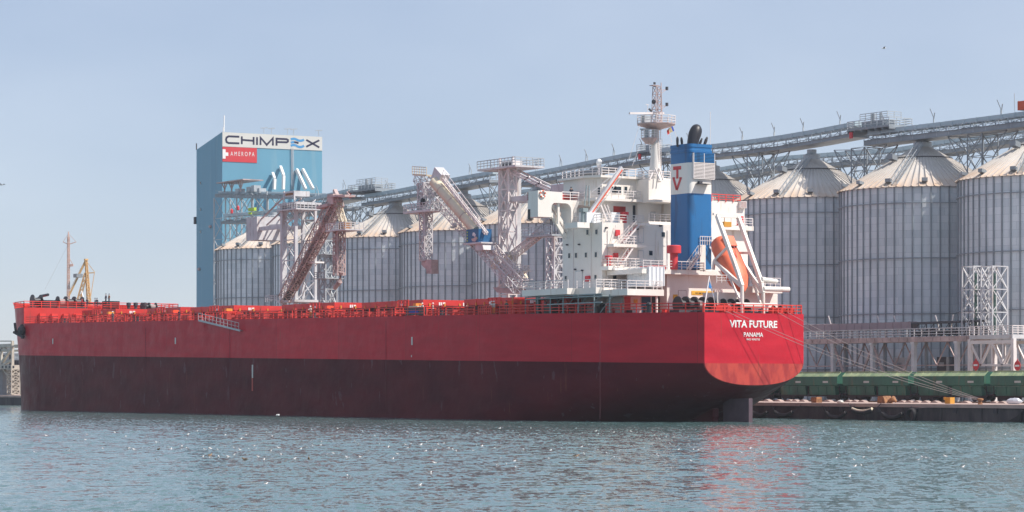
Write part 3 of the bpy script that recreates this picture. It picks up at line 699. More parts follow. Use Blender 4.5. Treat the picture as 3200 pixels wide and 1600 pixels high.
# wheelhouse and the deck below it
zBR0 = at_x(1990, 634, -33).z; zBR = at_x(1990, 626, -33).z; zTOP = at_x(1990, 561, -33).z
mid = MB(); mid.box(-41, -33.2, 9.2, 24, ZD_, zBR0); MID = mid.build('officer_deck_house', 'white', SHIP)
for px_ in (1985,): xwin(-33.2, px_, 668, .9, 2.2, MID, 'doorway', 'dark', 'white')
xwin(-33.2, 1935, 665, 2.0, 1.7, MID, 'doorway', 'deckred', 'white')
slab(-42, -31.6, 7.2, 23, zBR0, zBR, 'bridge_deck', rail=[(-37, 7.3), (-33, 7.3), (-31.7, 8.6), (-31.7, 14.6)])
wh = MB()
pl_ = [(-41, 8.6), (-35.2, 8.0), (-33.0, 9.2), (-33.0, 24), (-41, 24)]
wh.prism([(x, y, zBR) for x, y in pl_], (0, 0, zTOP - zBR)); wh.prism([(x + (.6 if x > -40 else -.6), y + (-.6 if y < 20 else .6), zTOP) for x, y in pl_], (0, 0, .3))
WH = wh.build('wheelhouse', 'white', SHIP)
railing([(-40.8, 8.3, zTOP + .3), (-35, 7.6, zTOP + .3), (-32.6, 8.9, zTOP + .3), (-32.6, 15.5, zTOP + .3)], 1.0, 1.2, .04, 3).build('roof_railing', 'railw', WH)
for px_, w_ in ((1917, .7), (1930, 1.1), (1955, .45)): xwin(-33.0, px_, 594, w_, .9, WH)
ywin(8.3, 1873, 597, .5, .9, WH)
xwin(-33.0, 2012, 592, .7, .8, WH, 'fire_hose_box', 'sred', 'sred', .3)
# stair tower beside the funnel
ts = MB(); c0 = at_x(2027, 600, -30.2); d0 = at_x(2072, 665, -30.2); ya, yb, za_, zb_ = d0.y - 2.4, d0.y + 1.6, d0.z - 1.2, d0.z + 1.3
ts.box(-36, -32.6, c0.y, 22, ZD_, zTOP - .1); ts.box(-32.6, -30.2, c0.y, 22, zb_, zTOP - .1); ts.box(-32.6, -30.2, c0.y, 22, ZD_, za_)
if ya > c0.y: ts.box(-32.6, -30.2, c0.y, ya, za_, zb_)
ts.box(-32.6, -30.2, yb, 22, za_, zb_); TS = ts.build('stair_tower', 'white', SHIP)
ab = MB(); ab.box(-32.6, -32.5, yb - 1.9, yb - 1.1, za_ + .6, za_ + 1.5); ab.build('alcove_locker', 'loader', TS)
railing([(-30.3, ya + .1, za_), (-30.3, yb - .1, za_)], 1.0, 1.0, .03, 3).build('alcove_railing', 'railw', TS)
railing([(-32.5, c0.y + .1, zTOP), (-30.3, c0.y + .1, zTOP), (-30.3, 22, zTOP)], 1.0, 1.2, .04, 3).build('roof_railing', 'railw', TS)
bl = MB(); bl.box(-30.3, -28.6, c0.y - .3, c0.y + 5.5, zBR0 - .1, zBR0 + .2); bl.build('balcony', 'white', SHIP)

# bridge wings: tip box and arched girder
def wing(sgn, yt, yin):
    XF, XB = -37.3, -34.9; Y = lambda d: yt + sgn * d
    zt = at_x(1681, 595, XB).z; zb_ = at_x(1681, 677, XB).z; zw = at_x(1733, 623, XB).z; za = at_x(1740, 634, XB).z
    d1 = 2.15; d2 = 5.3; d3 = 6.2; out = [(0, zt), (3.9, zt - .08), (3.9, zw), (yin, zw), (yin, za - .45), (d3 + .3, za - .1), (d3, za - .6), (d3, ZD_), (d2, ZD_)]
    for i in range(7): a = i / 6 * math.pi / 2; out.append((d2 - .9 + .9 * math.cos(a), za - .9 + .9 * math.sin(a)))
    for i in range(7): a = i / 6 * math.pi / 2; out.append((d1 + .6 - .6 * math.sin(a), za - .6 + .6 * math.cos(a)))
    out += [(d1, zb_), (0, zb_)]
    b = MB(); b.prism([(XF, Y(d), z) for d, z in out], (XB - XF, 0, 0)); o = b.build('bridge_wing', 'white', SHIP)
    fw = MB(); fw.box(XF - .05, XF + .15, min(Y(0), Y(yin)), max(Y(0), Y(yin)), zw - .1, zt - .05); fw.build('wing_bulwark', 'hatchred', o)
    railing([(XB - .1, Y(3.9), zw), (XB - .1, Y(yin), zw)], 1.05, 1.2, .04, 3).build('wing_railing', 'railw', o)
    return o, zw, zt
WG, zw, zt = wing(1, .3, 9.2)
lb = MB(); p = at_x(1695, 606, -34.85)
for i in range(10):
    a = i / 10 * 2 * math.pi; a2 = (i + 1) / 10 * 2 * math.pi
    lb.tube((-34.75, p.y + .42 * math.cos(a), p.z + .42 * math.sin(a)), (-34.75, p.y + .42 * math.cos(a2), p.z + .42 * math.sin(a2)), .11, mi=i % 2)
tag(lb.build('lifebuoy', ['boat', 'purewhite']), 'orange lifebuoy hung on the end of the ship\'s white bridge wing', 'lifebuoy')
wl = MB(); p = at_y(1657, 668, .3); wl.box(p.x - .5, p.x, .22, .32, p.z - .7, p.z + .6); wl.build('side_light_recess', 'black', WG)
# struts under the wing
br = MB(); br.bar(at_x(1705, 640, -36), at_x(1768, 745, -36) , .42, .5); br.bar(at_x(1722, 640, -36), at_x(1772, 722, -36), .35, .4); br.bar(at_x(1744, 634, -35.4), at_x(1744, 700, -35.4), .3)
br.build('wing_strut', 'white', SHIP)
# starboard wing, further aft in the picture
sb = MB(); q0 = at_x(2222, 628, -32.5); q1 = at_x(2327, 632, -32.5); q2 = at_x(2330, 715, -32.5)
sb.box(-35, -32.5, q0.y - 2, q1.y, at_x(2300, 708, -32.5).z, at_x(2300, 630, -32.5).z)
SB = sb.build('bridge_wing', 'white', SHIP)
railing([(-32.4, q0.y, at_x(2240, 630, -32.4).z), (-32.4, q0.y + 5, at_x(2240, 630, -32.4).z)], 1.0, 1.2, .04, 3).build('wing_railing', 'railr', SB)
xwin(-32.5, 2317, 640, .9, .8, SB, 'searchlight_box', 'loaderp', 'railw', .5)
bs = MB(); e = at_x(2330, 735, -31.5); bs.box(-37, -31, 20, e.y, ZM, e.z + 1.3); bs.box(-32, -30, 20, e.y + .2, at_x(2300, 705, -30).z - .6, at_x(2300, 705, -30).z); ST = bs.build('starboard_house', 'white', SHIP)
railing([(-30.1, 20, at_x(2300, 705, -30).z), (-30.1, e.y + .1, at_x(2300, 705, -30).z)], 1.05, 1.2, .04, 3).build('balcony_railing', 'railw', ST)
xwin(-30.9, 2311, 697, .8, 1.7, ST, 'fire_locker', 'sred', 'sred', .3)

# pipes, lamps and cable runs on the white walls
pw = MB()
for px_ in (1898, 1962, 2050, 2085): a = at_x(px_, 720, XA); b = at_x(px_, 885, XA); pw.bar((XA + .08, a.y, a.z), (XA + .08, a.y, b.z), .07)
pw.bar(at_x(1925, 704, XA + .3), at_x(1903, 792, XA + .3), .08); pw.bar(at_x(1890, 762, XA + .06), at_x(2080, 768, XA + .06), .04)
for px_ in (1793, 1848): a = at_y(px_, 705, YA); b = at_y(px_, 900, YA); pw.bar((a.x, YA - .07, a.z), (a.x, YA - .07, b.z), .06)
pw.build('wall_pipe', 'railw', BLK)
for px_, py_ in ((1893, 712), (1990, 716), (2062, 706), (1915, 850), (2000, 850)): p = at_x(px_, py_, XA); lw = MB(); lw.box(XA, XA + .35, p.y - .12, p.y + .12, p.z - .1, p.z + .1); lw.build('wall_lamp', 'dark', BLK)
for px_, py_ in ((1775, 765), (1812, 764), (1822, 845), (1800, 842)): p = at_y(px_, py_, YA); lw = MB(); lw.box(p.x - .1, p.x + .1, YA - .3, YA, p.z - .1, p.z + .1); lw.build('wall_lamp', 'dark', BLK)
# engine casing with its deck
XC = -22.0
ca = MB(); c1 = at_x(2018, 900, XC); c2 = at_x(2300, 900, XC); zc1 = at_x(2100, 846, XC).z
ca.box(-28.4, XC, c1.y + 3.4, c2.y + 1, zd(-25), zc1 - .5); CA = ca.build('engine_casing', 'white', SHIP)
slab(-28.4, XC + 1.2, c1.y - 1.5, c2.y + 1, zc1 - .5, zc1 + .1, 'funnel_deck', rail=[(-27.5, c1.y - 1.4), (XC + 1.3, c1.y - 1.4), (XC + 1.3, c1.y + 8.5)])
xwin(XC, 2196, 916, 3.6, .42, CA, 'warning_notice', 'signyel', 'signyel', .03)
p0 = at_x(2172, 918.5, XC); textmesh('NO SMOKING  DANGER', (XC, p0.y, p0.z), (XC, p0.y + 3.2, p0.z), .22, (1, 0, 0), .09, .01).build('notice_lettering', 'black', CA)
for px_, py_, w_ in ((2285, 931, .75), (2110, 928, .6), (2267, 924, .3)): xwin(XC, px_, py_, w_, .5, CA, 'warning_notice', 'signyel', 'signyel', .03)
xwin(XC, 2272, 950, 1.9, 2.6, CA, 'door', 'white', 'loaderp', .03)
xwin(XC, 2132, 940, 1.2, 2.6, CA, 'door', 'white', 'loaderp', .03)
# ribbed white tank-like locker on the A deck balcony
tk = MB(); t0 = at_x(2028, 893, -20.6); t1 = at_x(2075, 893, -20.6); zt0 = t0.z; zt1 = at_x(2050, 834, -20.6).z
xl = -20.6 - (t0.x - at_y(1962, 880, t0.y).x)
tk.box(at_y(1962, 880, t0.y).x, -20.6, t0.y, t1.y, zt0, zt1)
for i in range(5): y = t0.y + (t1.y - t0.y) * i / 4; tk.box(-20.62, -20.5, y - .05, y + .05, zt0, zt1 + .02)
for i in range(7): x = at_y(1962, 880, t0.y).x + i * .85; tk.box(x, x + .12, t0.y - .08, t0.y + .02, zt0, zt1 + .02)
tk.box(-23.4, -22.2, t0.y - .35, t0.y - .08, zt1 - 1.1, zt1 - .2)
tk.build('white_container', 'curtain', SHIP)
# entrance below: pillar, dark door, recess
pi_ = MB(); q = at_x(2052, 975, -19.6); pi_.tube((-19.6, q.y, zd(-19)), (-19.6, q.y, ZB1 - 1.15), .16, n=10); pi_.build('pillar', 'white', SHIP)
en = MB(); en.box(-28, -23.6, 6.3, 14, zd(-25), ZB1 - .9); EN = en.build('entrance_house', 'white', SHIP)
xwin(-23.6, 2018, 953, 1.5, 2.3, EN, 'door', mat('dark_blue_door', (.01, .05, .10), .4), 'white', .05)
xwin(-23.6, 2048, 953, 1.3, 2.3, EN, 'door', 'black', 'white', .05); xwin(-23.6, 1960, 952, 1.0, 2.3, EN, 'door', 'sred', 'white', .05)
xwin(-23.6, 1986, 942, .5, .42, EN, 'warning_notice', 'signyel', 'signyel', .04)

# funnel
def funnel():
    a = at_x(2229, 700, -21.0); yR = a.y; xA = -21.0; b = at_y(2090, 700, yR - 3.9); xF = b.x; y0 = yR - 3.9
    print('funnel', xF, xA, y0, yR)
    z = lambda py: at_x(2170, py, xA).z
    lv = [(z(838), 0), (z(700), 0), (z(604), 1), (z(603), 1), (z(509), 0), (z(508), 0), (z(474), 0), (z(464), 0), (z(457), 0), (z(448), 0)]
    def ring(zz, g=0):
        R = .6; out = []
        for cx, cy, a0 in ((xA - R, yR - R, 0), (xF + R, yR - R, 90), (xF + R, y0 + R, 180), (xA - R, y0 + R, 270)):
            for i in range(6): t = math.radians(a0 + i * 18); out.append((cx + (R + g) * math.cos(t), cy + (R + g) * math.sin(t), zz))
        return out
    mb = MB(); zl = [z(840), z(604), z(604), z(508), z(508), z(476), z(475), z(468), z(467), z(460), z(459), z(449), z(449)]; g = [0, 0, 0, 0, 0, 0, .08, .08, 0, 0, .07, .07, -.3]
    ms = [0, 0, 1, 0, 0, 0, 0, 0, 0, 0, 0, 0]
    k = 24; vs = []
    for zz, gg in zip(zl, g): vs += ring(zz, gg)
    mb.v = vs
    for i in range(len(zl) - 1):
        for j in range(k): mb.f.append((i * k + j, i * k + (j + 1) % k, (i + 1) * k + (j + 1) % k, (i + 1) * k + j)); mb.m.append(1 if i == 2 else 0)
    mb.f.append(tuple((len(zl) - 1) * k + j for j in range(k))); mb.m.append(0)
    fo = mb.build('funnel', ['fblue', 'white'], SHIP, smooth=True)
    # band heights
    lo = MB(); n = 19; zt_, zb_ = z(478), z(557); p0 = at_x(2164, 500, xA); 
    for i in range(n):
        zz = zt_ + (zb_ - zt_) * i / (n - 1); white = zz < z(508)
        lo.box(xA - .02, xA + .28, p0.y, yR + .05, zz - .06, zz + .05, 1 if white else 0); lo.box(xA - 1.2, xA + .12, yR - .02, yR + .10, zz - .06, zz + .05, 1 if white else 0)
    for y in (p0.y, (p0.y + yR) / 2, yR + .02): lo.box(xA, xA + .30, y - .04, y + .04, zb_, zt_, 1)
    lo.build('funnel_louvre', ['fblue', 'railw'], fo)
    bkp = MB(); bkp.box(xA - .01, xA + .012, p0.y, yR, zb_, zt_); bkp.build('louvre_opening', 'dark', fo)
    tv = MB(); Y = y0
    P = lambda px, py: at_y(px, py, Y)
    for pts, w_ in (([P(2104, 526), P(2129, 524)], .46), ([P(2117, 525), P(2117, 558)], .46), ([P(2105, 556), P(2115, 593)], .42), ([P(2128, 556), P(2115, 593)], .42), ([P(2102, 556), P(2110, 556)], .18), ([P(2123, 556), P(2131, 556)], .18)):
        stroke(tv, pts, w_, (0, -1, 0), .03)
    tv.build('funnel_emblem', 'sred', fo)
    fl = MB(); c = at_x(2192, 575, xA); fl.box(xA, xA + 1.0, c.y - 1, c.y + 1, c.z - .06, c.z); fl.box(xA + .1, xA + .5, c.y - .7, c.y - .2, c.z, c.z + .35); fl.build('funnel_bracket', 'dark', fo)
    ztop = z(449)
    for px_, top, r, lean in ((2117, 430, .17, 0), (2132, 432, .17, -.1), (2160, 392, .80, .75), (2176, 436, .16, .25), (2183, 434, .16, .4), (2198, 430, .2, .45)):
        p = at_x(px_, 447, (xA + xF) / 2); hgt = at_x(px_, top, (xA + xF) / 2).z - ztop + .2
        e = MB(); base = Vector((p.x, p.y, ztop - .3)); q = base + Vector((0, lean, hgt * .7)); q2 = base + Vector((0, lean * 1.35, hgt + .1))
        tip = base + Vector((0, lean * 1.5, hgt + .25)); cv = [base.lerp(tip, t) + Vector((0, lean * .35 * (t * t - t), 0)) for t in (0, .2, .4, .6, .75, .86, .94, .985, 1)]; e.chain(cv, [r * k_ for k_ in (.72, .86, .98, 1.05, 1.0, .86, .62, .34, .08)], 18); e.build('exhaust_pipe', 'black', fo, smooth=True)
    aw = MB(); aw.bar((xA - .5, yR - .1, ztop), (xA - .5, yR - .1, at_x(2222, 348, xA).z), .05); aw.build('whip_aerial', 'railw', fo)
    return fo
FUN = funnel()
p = at_x(2106, 838, -20.9); rvent((p.x, p.y, zc1 + .1), .92, at_x(2106, 769, -20.9).z - zc1 - .1)
sk_ = MB(); sk_.box(-24, -21.2, p.y - 3.2, p.y - 1, zc1 + .1, zc1 + .6); sk_.build('skylight', 'sred', SHIP)
# stair house aft of funnel with blue-white railings
sh = MB(); s0 = at_x(2188, 835, -20.8); sh.box(-21.4, -20.8, s0.y, s0.y + .9, zc1, at_x(2188, 765, -20.8).z); sh.build('access_column', 'white', SHIP)
z_ = at_x(2188, 765, -20.8).z
railing([(-20.8, s0.y, z_), (-20.8, s0.y + 1.9, z_)], 1.1, .35, .03, 2).build('balcony_railing', 'railw', SHIP)
stair((-20.3, s0.y - 2.3, zc1 + .1), (-20.3, s0.y - .4, zc1 + 2.3), step='railw')
stair((-20.5, s0.y + 1.6, z_ - .2), (-20.5, s0.y + 5.4, zc1 - 1.0), step='railw')

# mast with radar
def mast():
    X = -31.0; z = lambda px, py: at_x(px, py, X); b0 = z(2048, 562); y = b0.y
    mb = MB(); mb.chain([(X, y, b0.z - .2), (X, y, z(2048, 480).z), (X, y, z(2048, 395).z)], [.95, .62, .48], 14); MS = mb.build('radar_mast', 'white', SHIP, smooth=True)
    lad = MB()
    for s in (-.2, .2): lad.bar((X + .75, y + .25 + s, b0.z), (X + .6, y + .2 + s, z(2048, 400).z), .05)
    for i in range(26): zz = b0.z + (z(2048, 402).z - b0.z) * i / 25; lad.bar((X + .72, y + .0, zz), (X + .72, y + .45, zz), .04)
    lad.build('mast_ladder', 'railw', MS)
    st_ = MB()
    for a, b in (((2047, 525), (2062, 562)), ((2060, 525), (2072, 562)), ((2040, 540), (2030, 562))): st_.bar(at_x(*a, X + .9), at_x(*b, X + 1.6), .14)
    st_.build('mast_stay', 'railw', MS)
    def plat(py, pxa, pxb, nm='mast_platform'):
        a = z(pxa, py); b = z(pxb, py); yc = (a.y + b.y) / 2; r = (b.y - a.y) / 2; m_ = MB()
        m_.lathe([(.5, -.75), (r * .96, -.12), (r, -.05), (r, .06), (.3, .06)], (X, yc, a.z), 10); o = m_.build(nm, 'loaderp', MS)
        pts = [(X + r * math.cos(i / 10 * 2 * math.pi), yc + r * math.sin(i / 10 * 2 * math.pi), a.z + .06) for i in range(11)]
        railing(pts, 1.0, 1.0, .03, 3).build('platform_railing', 'railw', o); return a.z, yc, r
    z1, yc, r = plat(385, 2001, 2100); z2, yc2, r2 = plat(431, 2008, 2050)
    tm = lattice((X, z(2053, 300).y, z1), (X, z(2053, 300).y, z(2053, 271).z), 1.05, 1.05, 1.1, .035, w2=.8, h2=.8); 
    tm.bar((X, z(2066, 300).y, z1), (X, z(2066, 300).y, z(2066, 258).z), .09)
    for py, px in ((281, 2084), (331, 2084)): tm.bar(z(2062, py), z(px, py), .07); tm.bar(z(2068, py + 10), z(px - 4, py + 1), .05); q = z(px, py - 4); tm.box(X - .15, X + .15, q.y - .13, q.y + .13, q.z - .2, q.z + .25, 1)
    q = z(2048, 268); tm.box(X - .4, X + .4, q.y - .7, q.y + .4, q.z - .03, q.z + .05); q = z(2045, 264); tm.box(X - .1, X + .1, q.y - .1, q.y + .15, q.z, q.z + .3, 1)
    tm.ball(tuple(z(2043, 318)), (.3, .3, .3), 8, 6, 1)
    tm.build('mast_top_frame', ['loaderp', 'dark'], MS)
    ra = MB(); a = z(1967, 354); b = z(2074, 354); ra.bar(a, b, .28, .26); ra.build('radar_scanner', 'railw', MS)
    rb = MB(); c = z(2018, 362); rb.box(X - .4, X + .4, c.y - .5, c.y + .5, z1, c.z); rb.build('scanner_pedestal', 'galv', MS)
    r3 = MB(); a = z(2001, 404); b = z(2033, 403); r3.bar(a, b, .12, .2); c = z(2021, 415); r3.tube((X, c.y, z2), (X, c.y, a.z), .25); r3.build('radar_scanner', 'galv', MS)
    an_ = MB(); q = z(2024, 357); an_.bar(q, z(2024, 327), .06); an_.bar(z(2018, 326), z(2028, 328), .07); an_.bar(z(2028, 340), z(2036, 348), .2, mi=1); an_.build('wind_gauge', ['railw', 'dark'], MS)
    rp = MB()
    for a, b in (((1998, 392), (1965, 500)), ((2008, 436), (1975, 520)), ((2088, 392), (2099, 445)), ((2101, 388), (2115, 430))): rp.bar(z(*a), z(*b), .035)
    rp.build('signal_halyard', 'railw', MS)
    return MS
MAST = mast()
# flag flying from the mast halyard
fl = MB(); X = -31.0; c = [at_x(2105, 395, X), at_x(2108, 408, X), at_x(2086, 408, X), at_x(2086, 419, X)]
T0, B0 = at_x(2101, 392, X), at_x(2108, 409, X); T1, B1 = at_x(2084, 408, X), at_x(2087, 420, X); N = 9
vs = []
for i in range(N + 1):
    t = i / N; wv = Vector((.12 * math.sin(t * 6), 0, .06 * math.sin(t * 5))); vs += [T0.lerp(T1, t) + wv, B0.lerp(B1, t) + wv]
for i in range(N): fl.add([vs[2 * i], vs[2 * i + 1], vs[2 * i + 3], vs[2 * i + 2]], [(0, 1, 2, 3)], i // 3)
tag(fl.build('flag', ['flagblue', 'flagyel', 'flagred']), 'small blue, yellow and red flag flying from the ship\'s mast', 'flag')
# satellite dome on its mast
sdm = MB(); q = at_x(1872, 508, -36); sdm.lathe([(.15, -2.9), (.13, -.9), (.28, -.5), (.25, -.35)], tuple(q), 12)
for d in ((-1, -.6), (1, -.6), (0, 1.1)): sdm.bar((q.x, q.y, q.z - .8), (q.x + d[0], q.y + d[1], q.z - 2.9), .07)
SD = sdm.build('dome_mast', 'railw', SHIP); dm2 = MB(); dm2.ball((q.x, q.y, q.z + .02), (.40, .40, .48), 16, 12); dm2.build('satellite_dome', 'purewhite', SD, smooth=True)
fa = MB(); fa.box(-36.8, -35, q.y - .9, q.y + 1.1, q.z - 3.1, q.z - 2.9); fa.build('dome_platform', 'white', SD)

# provisions crane
pr = MB(); A = at_x(1832, 690, -31); B = at_x(1943, 524, -31); A2 = at_x(1838, 650, -31)
pr.bar(at_x(1829, 690, -31), B, .45, .55, 0); pr.bar(at_x(1835, 688, -30.7), at_x(1945, 531, -30.7), .08, .14, 1); pr.bar(at_x(1850, 676, -30.6), at_x(1948, 545, -30.6), .07, .07, 0)
for i in range(9): t = i / 8; pr.bar(at_x(1838, 684, -30.7).lerp(at_x(1946, 532, -30.7), t), at_x(1850, 678, -30.6).lerp(at_x(1950, 545, -30.6), t), .05)
pr.bar(B, at_x(1850, 600, -31), .05); PR = pr.build('provisions_crane', ['loader', 'orange'], SHIP)
pb = MB(); c = at_x(1822, 690, -31); pb.tube((c.x, c.y, ZD_), (c.x, c.y, ZD_ + 1.9), .34, .26, n=14); pb.box(c.x - .45, c.x + .45, c.y - .3, c.y + .5, ZD_ + 1.4, ZD_ + 1.9); 
for s in (-.35, .35): pb.bar((c.x, c.y + .6 + s, ZD_ + 2.2), (c.x, c.y + .8 + s * .6, ZD_ + 4.9), .12)
pb.build('crane_pedestal', ['scaff'], PR)
pm = MB(); pm.box(-32.5, -29.6, at_x(1799, 700, -30).y, at_x(1837, 700, -30).y, ZD_ - .75, ZD_ - .05); pm.build('crane_platform', 'white', SHIP)
rl = MB(); rl.bar(at_x(1877, 640, -31), at_x(1897, 690, -31), .18); rl.bar(at_x(1888, 640, -31), at_x(1911, 692, -31), .1); rl.bar(at_x(1898, 640, -31), at_x(1914, 692, -31), .1); rl.build('crane_stay', 'railw', SHIP)
# white drums, red vent on the top deck
wb = MB(); q = at_x(1858, 676, -30.5); wb.box(-32.2, -30.4, q.y - 1.3, q.y + .9, ZD_, ZD_ + 1.35); q = at_x(1930, 680, -31); wb.box(-32.4, -31, q.y - 1.0, q.y + .4, ZD_, ZD_ + 1.55); build_each(wb, 'deck_tank', 'curtain', SHIP)
p = at_x(1952, 690, -31); rvent((p.x, p.y, ZD_), .55, 1.6)

# poop machinery
winch('mooring_winch', -15.5, 8.3, zd(-15), 1.05, 4, 1.35, SHIP); winch('mooring_winch', -14.5, 14.8, zd(-15), .95, 3, 1.3, SHIP); winch('mooring_winch', -12.5, 21.4, zd(-12), .55, 1, 1.3, SHIP)
fr = MB()
for y in (11.2, 12.6, 19.8, 21.4):
    fr.box(-10.4, -9.55, y, y + 1.0, 13.7, 13.85); fr.tube((-10, y + .25, 13.85), (-10, y + .25, 14.5), .17); fr.tube((-10, y + .75, 13.85), (-10, y + .75, 14.5), .17)
fr.build('fairleads', 'hatchred', SHIP)
rb_ = MB(); rb_.box(-11.6, -10.6, 10.6, 13.8, 13.7, 14.45); rb_.box(-11.4, -10.8, 11, 13, 14.45, 14.7); rb_.box(-11.3, -10.4, 19.6, 23.2, 13.7, 14.5); build_each(rb_, 'roller_bed', 'hatchred', SHIP)
pf = MB()
for y in (8.6, 15.3, 20.8): pf.box(-13.2, -10.4, y, y + 2.4, 13.72, 13.95)
for i in range(9): y = 8.2 + i * 1.75; pf.tube((-11.8, y, 13.7), (-11.8, y, 14.3), .25)
pf.build('winch_platform', 'dark', SHIP)
lk = MB(); random.seed(5)
for i in range(6):
    x = -29 + i * 2.3 + random.uniform(-.6, .6); y = 4.4 + max(0, (x + 30) * .2) + random.random(); lk.box(x, x + random.uniform(.3, .8), y, y + .6, zd(x), zd(x) + random.uniform(.4, 1.0), (1, 2, 1, 0, 1, 2)[i])
build_each(lk, 'deck_locker', ['curtain', 'black', 'bright'], SHIP)
for x in (-30.5, -26.5, -16.5):
    lk = MB(); lk.tube((x, 4.6, zd(x)), (x, 4.6, zd(x) + .8), .3, n=12); lk.ball((x, 4.6, zd(x) + 1.0), (.4, .4, .3), 10, 6); lk.build('mushroom_vent', 'black', SHIP)
# pipe scaffold and green davit forward of the block
sf = MB()
xs_ = [-39.3, -36.4, -33.5, -30.6, -27.7, -24.8, -22]
for x in xs_:
    for y in (1.3 + max(0, x + 30) * .15, 4.4): sf.bar((x, y, zd(x)), (x, y, ZB1 - 1.0), .12)
    sf.bar((x, 1.3, ZB1 - 1.2), (x, 4.6, ZB1 - 1.2), .12)
for zz in (ZB1 - 1.2, ZB1 - 2.0, ZB1 - .95):
    for y in (1.3, 4.6): sf.bar((xs_[0], y, zz), (xs_[-1], y, zz), .14)
for a, b in zip(xs_, xs_[1:]): sf.bar((a, 3, zd(a)), (b, 3, ZB1 - 1.2), .08)
sf.build('pipe_gantry', 'scaff', SHIP)
gd = MB(); x = -37.2; gd.tube((x, 1.9, zd(x)), (x, 1.9, zd(x) + 2.7), .34, n=14); gd.tube((x, 1.9, zd(x) + 2.7), (x, 1.9, zd(x) + 3.1), .5, .3); gd.box(x - 1.2, x + 1, 1.5, 2.3, zd(x), zd(x) + .15); gd.box(x + .9, x + 2.6, 2, 3.6, zd(x), zd(x) + 1.3)
gd.build('hose_crane_post', 'darkgreen', SHIP)
rm_ = MB(); random.seed(9)
for i in range(16): x = -41.5 + i * .55; y = 3 + random.random() * 2.5; rm_.box(x, x + .6, y, y + 1, zd(x) + random.random() * 1.4, zd(x) + 1.2 + random.random() * 1.3)
build_each(rm_, 'deck_machinery', 'bright', SHIP)
xw = MB(); xw.box(-40, -39.5, 5.6, 6.0, zd(-38), zd(-38) + 2); xw.build('gas_bottle_rack', 'fblue', SHIP)
ywin(YA, 1855, 950, .9, .7, BLK, 'fire_hose_box', 'sred', 'sred', .2)

# free-fall lifeboat davit (part of the ship) and the lifeboat (a thing)
def davit():
    mb = MB(); Y1, Y2 = 15.1, 18.5
    for Y, dx in ((Y1, 0), (Y2, 62)):
        f = at_y(2319 if Y == Y1 else 2385, 968 if Y == Y1 else 975, Y); xp = f.x; zj = at_y(2318 if Y == Y1 else 2385, 893, Y).z if Y == Y1 else at_y(2385, 915, Y).z
        mb.tube((xp, Y, zd(-11)), (xp, Y, zj), .24, n=12)
        top = at_y(2241, 674, Y1) if Y == Y1 else at_y(2306, 676, Y2); low = at_y(2305, 850, Y1) if Y == Y1 else at_y(2380, 885, Y2)
        mb.bar(top, low, .42, .5); mb.bar(low, (xp, Y, zj), .4, .45)
        up = at_y(2232, 815, Y1) if Y == Y1 else at_y(2312, 790, Y2) + Vector((-.5, 0, 0))
        mb.bar((xp - .2, Y, zj), up, .35, .45); mb.bar(top.lerp(low, .55), up, .28, .3)
        mb.bar((xp, Y, zj - 2.3), up.lerp(Vector((xp, Y, zj)), .45), .22)
        mb.bar(up, (up.x - .2, Y, zc1), .3)
    a = at_y(2241, 674, Y1); b = at_y(2306, 676, Y2); mb.bar(a, b, .5, .45); mb.bar(a + Vector((-.8, 0, .25)), b + Vector((-.8, 0, .25)), .3)
    f1 = at_y(2319, 948, Y1); f2 = at_y(2385, 948, Y2); mb.tube((f1.x, Y1 - 1, f1.z), (f2.x, Y2 + 2.2, f1.z), .1); mb.tube((f1.x + .05, Y1, f1.z - .25), (f2.x + .05, Y2, f1.z - .25), .26)
    mb.tube((f2.x, Y2, f1.z + 1.9), (f2.x, Y2 + 4.2, f1.z + 1.9), .32, n=12); mb.tube((f2.x - .4, Y2, f1.z + 3.1), (f2.x - .4, Y2 + 2.6, f1.z + 2.9), .36, .25, n=12)
    o = mb.build('lifeboat_davit', 'white', SHIP)
    rr = railing([(-13, 18, f1.z + 2.3), (-13, 23, f1.z + 2.3)], 1.1, .8, .03, 3); railing([(-13, 12.6, f1.z + 2.6), (-13, 15, f1.z + 2.6)], 1.0, .7, .03, 3, rr); rr.build('davit_railing', 'railw', o)
    pb_ = MB(); pb_.box(-16, -13.2, 18.6, 23.5, f1.z + 1.5, f1.z + 2.3); pb_.box(-18, -15, 14.3, 24.2, 13.7, f1.z + 1.5); pb_.build('davit_base', 'white', o)
    wn = MB(); q = at_y(2270, 702, 16.8); wn.box(q.x - .3, q.x + .3, q.y - .6, q.y + .6, q.z - .3, q.z + .35); wn.bar(q + Vector((0, -.3, 0)), q + Vector((0, -.3, 1)), .05); wn.build('lifting_beam', 'yellow', o)
davit()
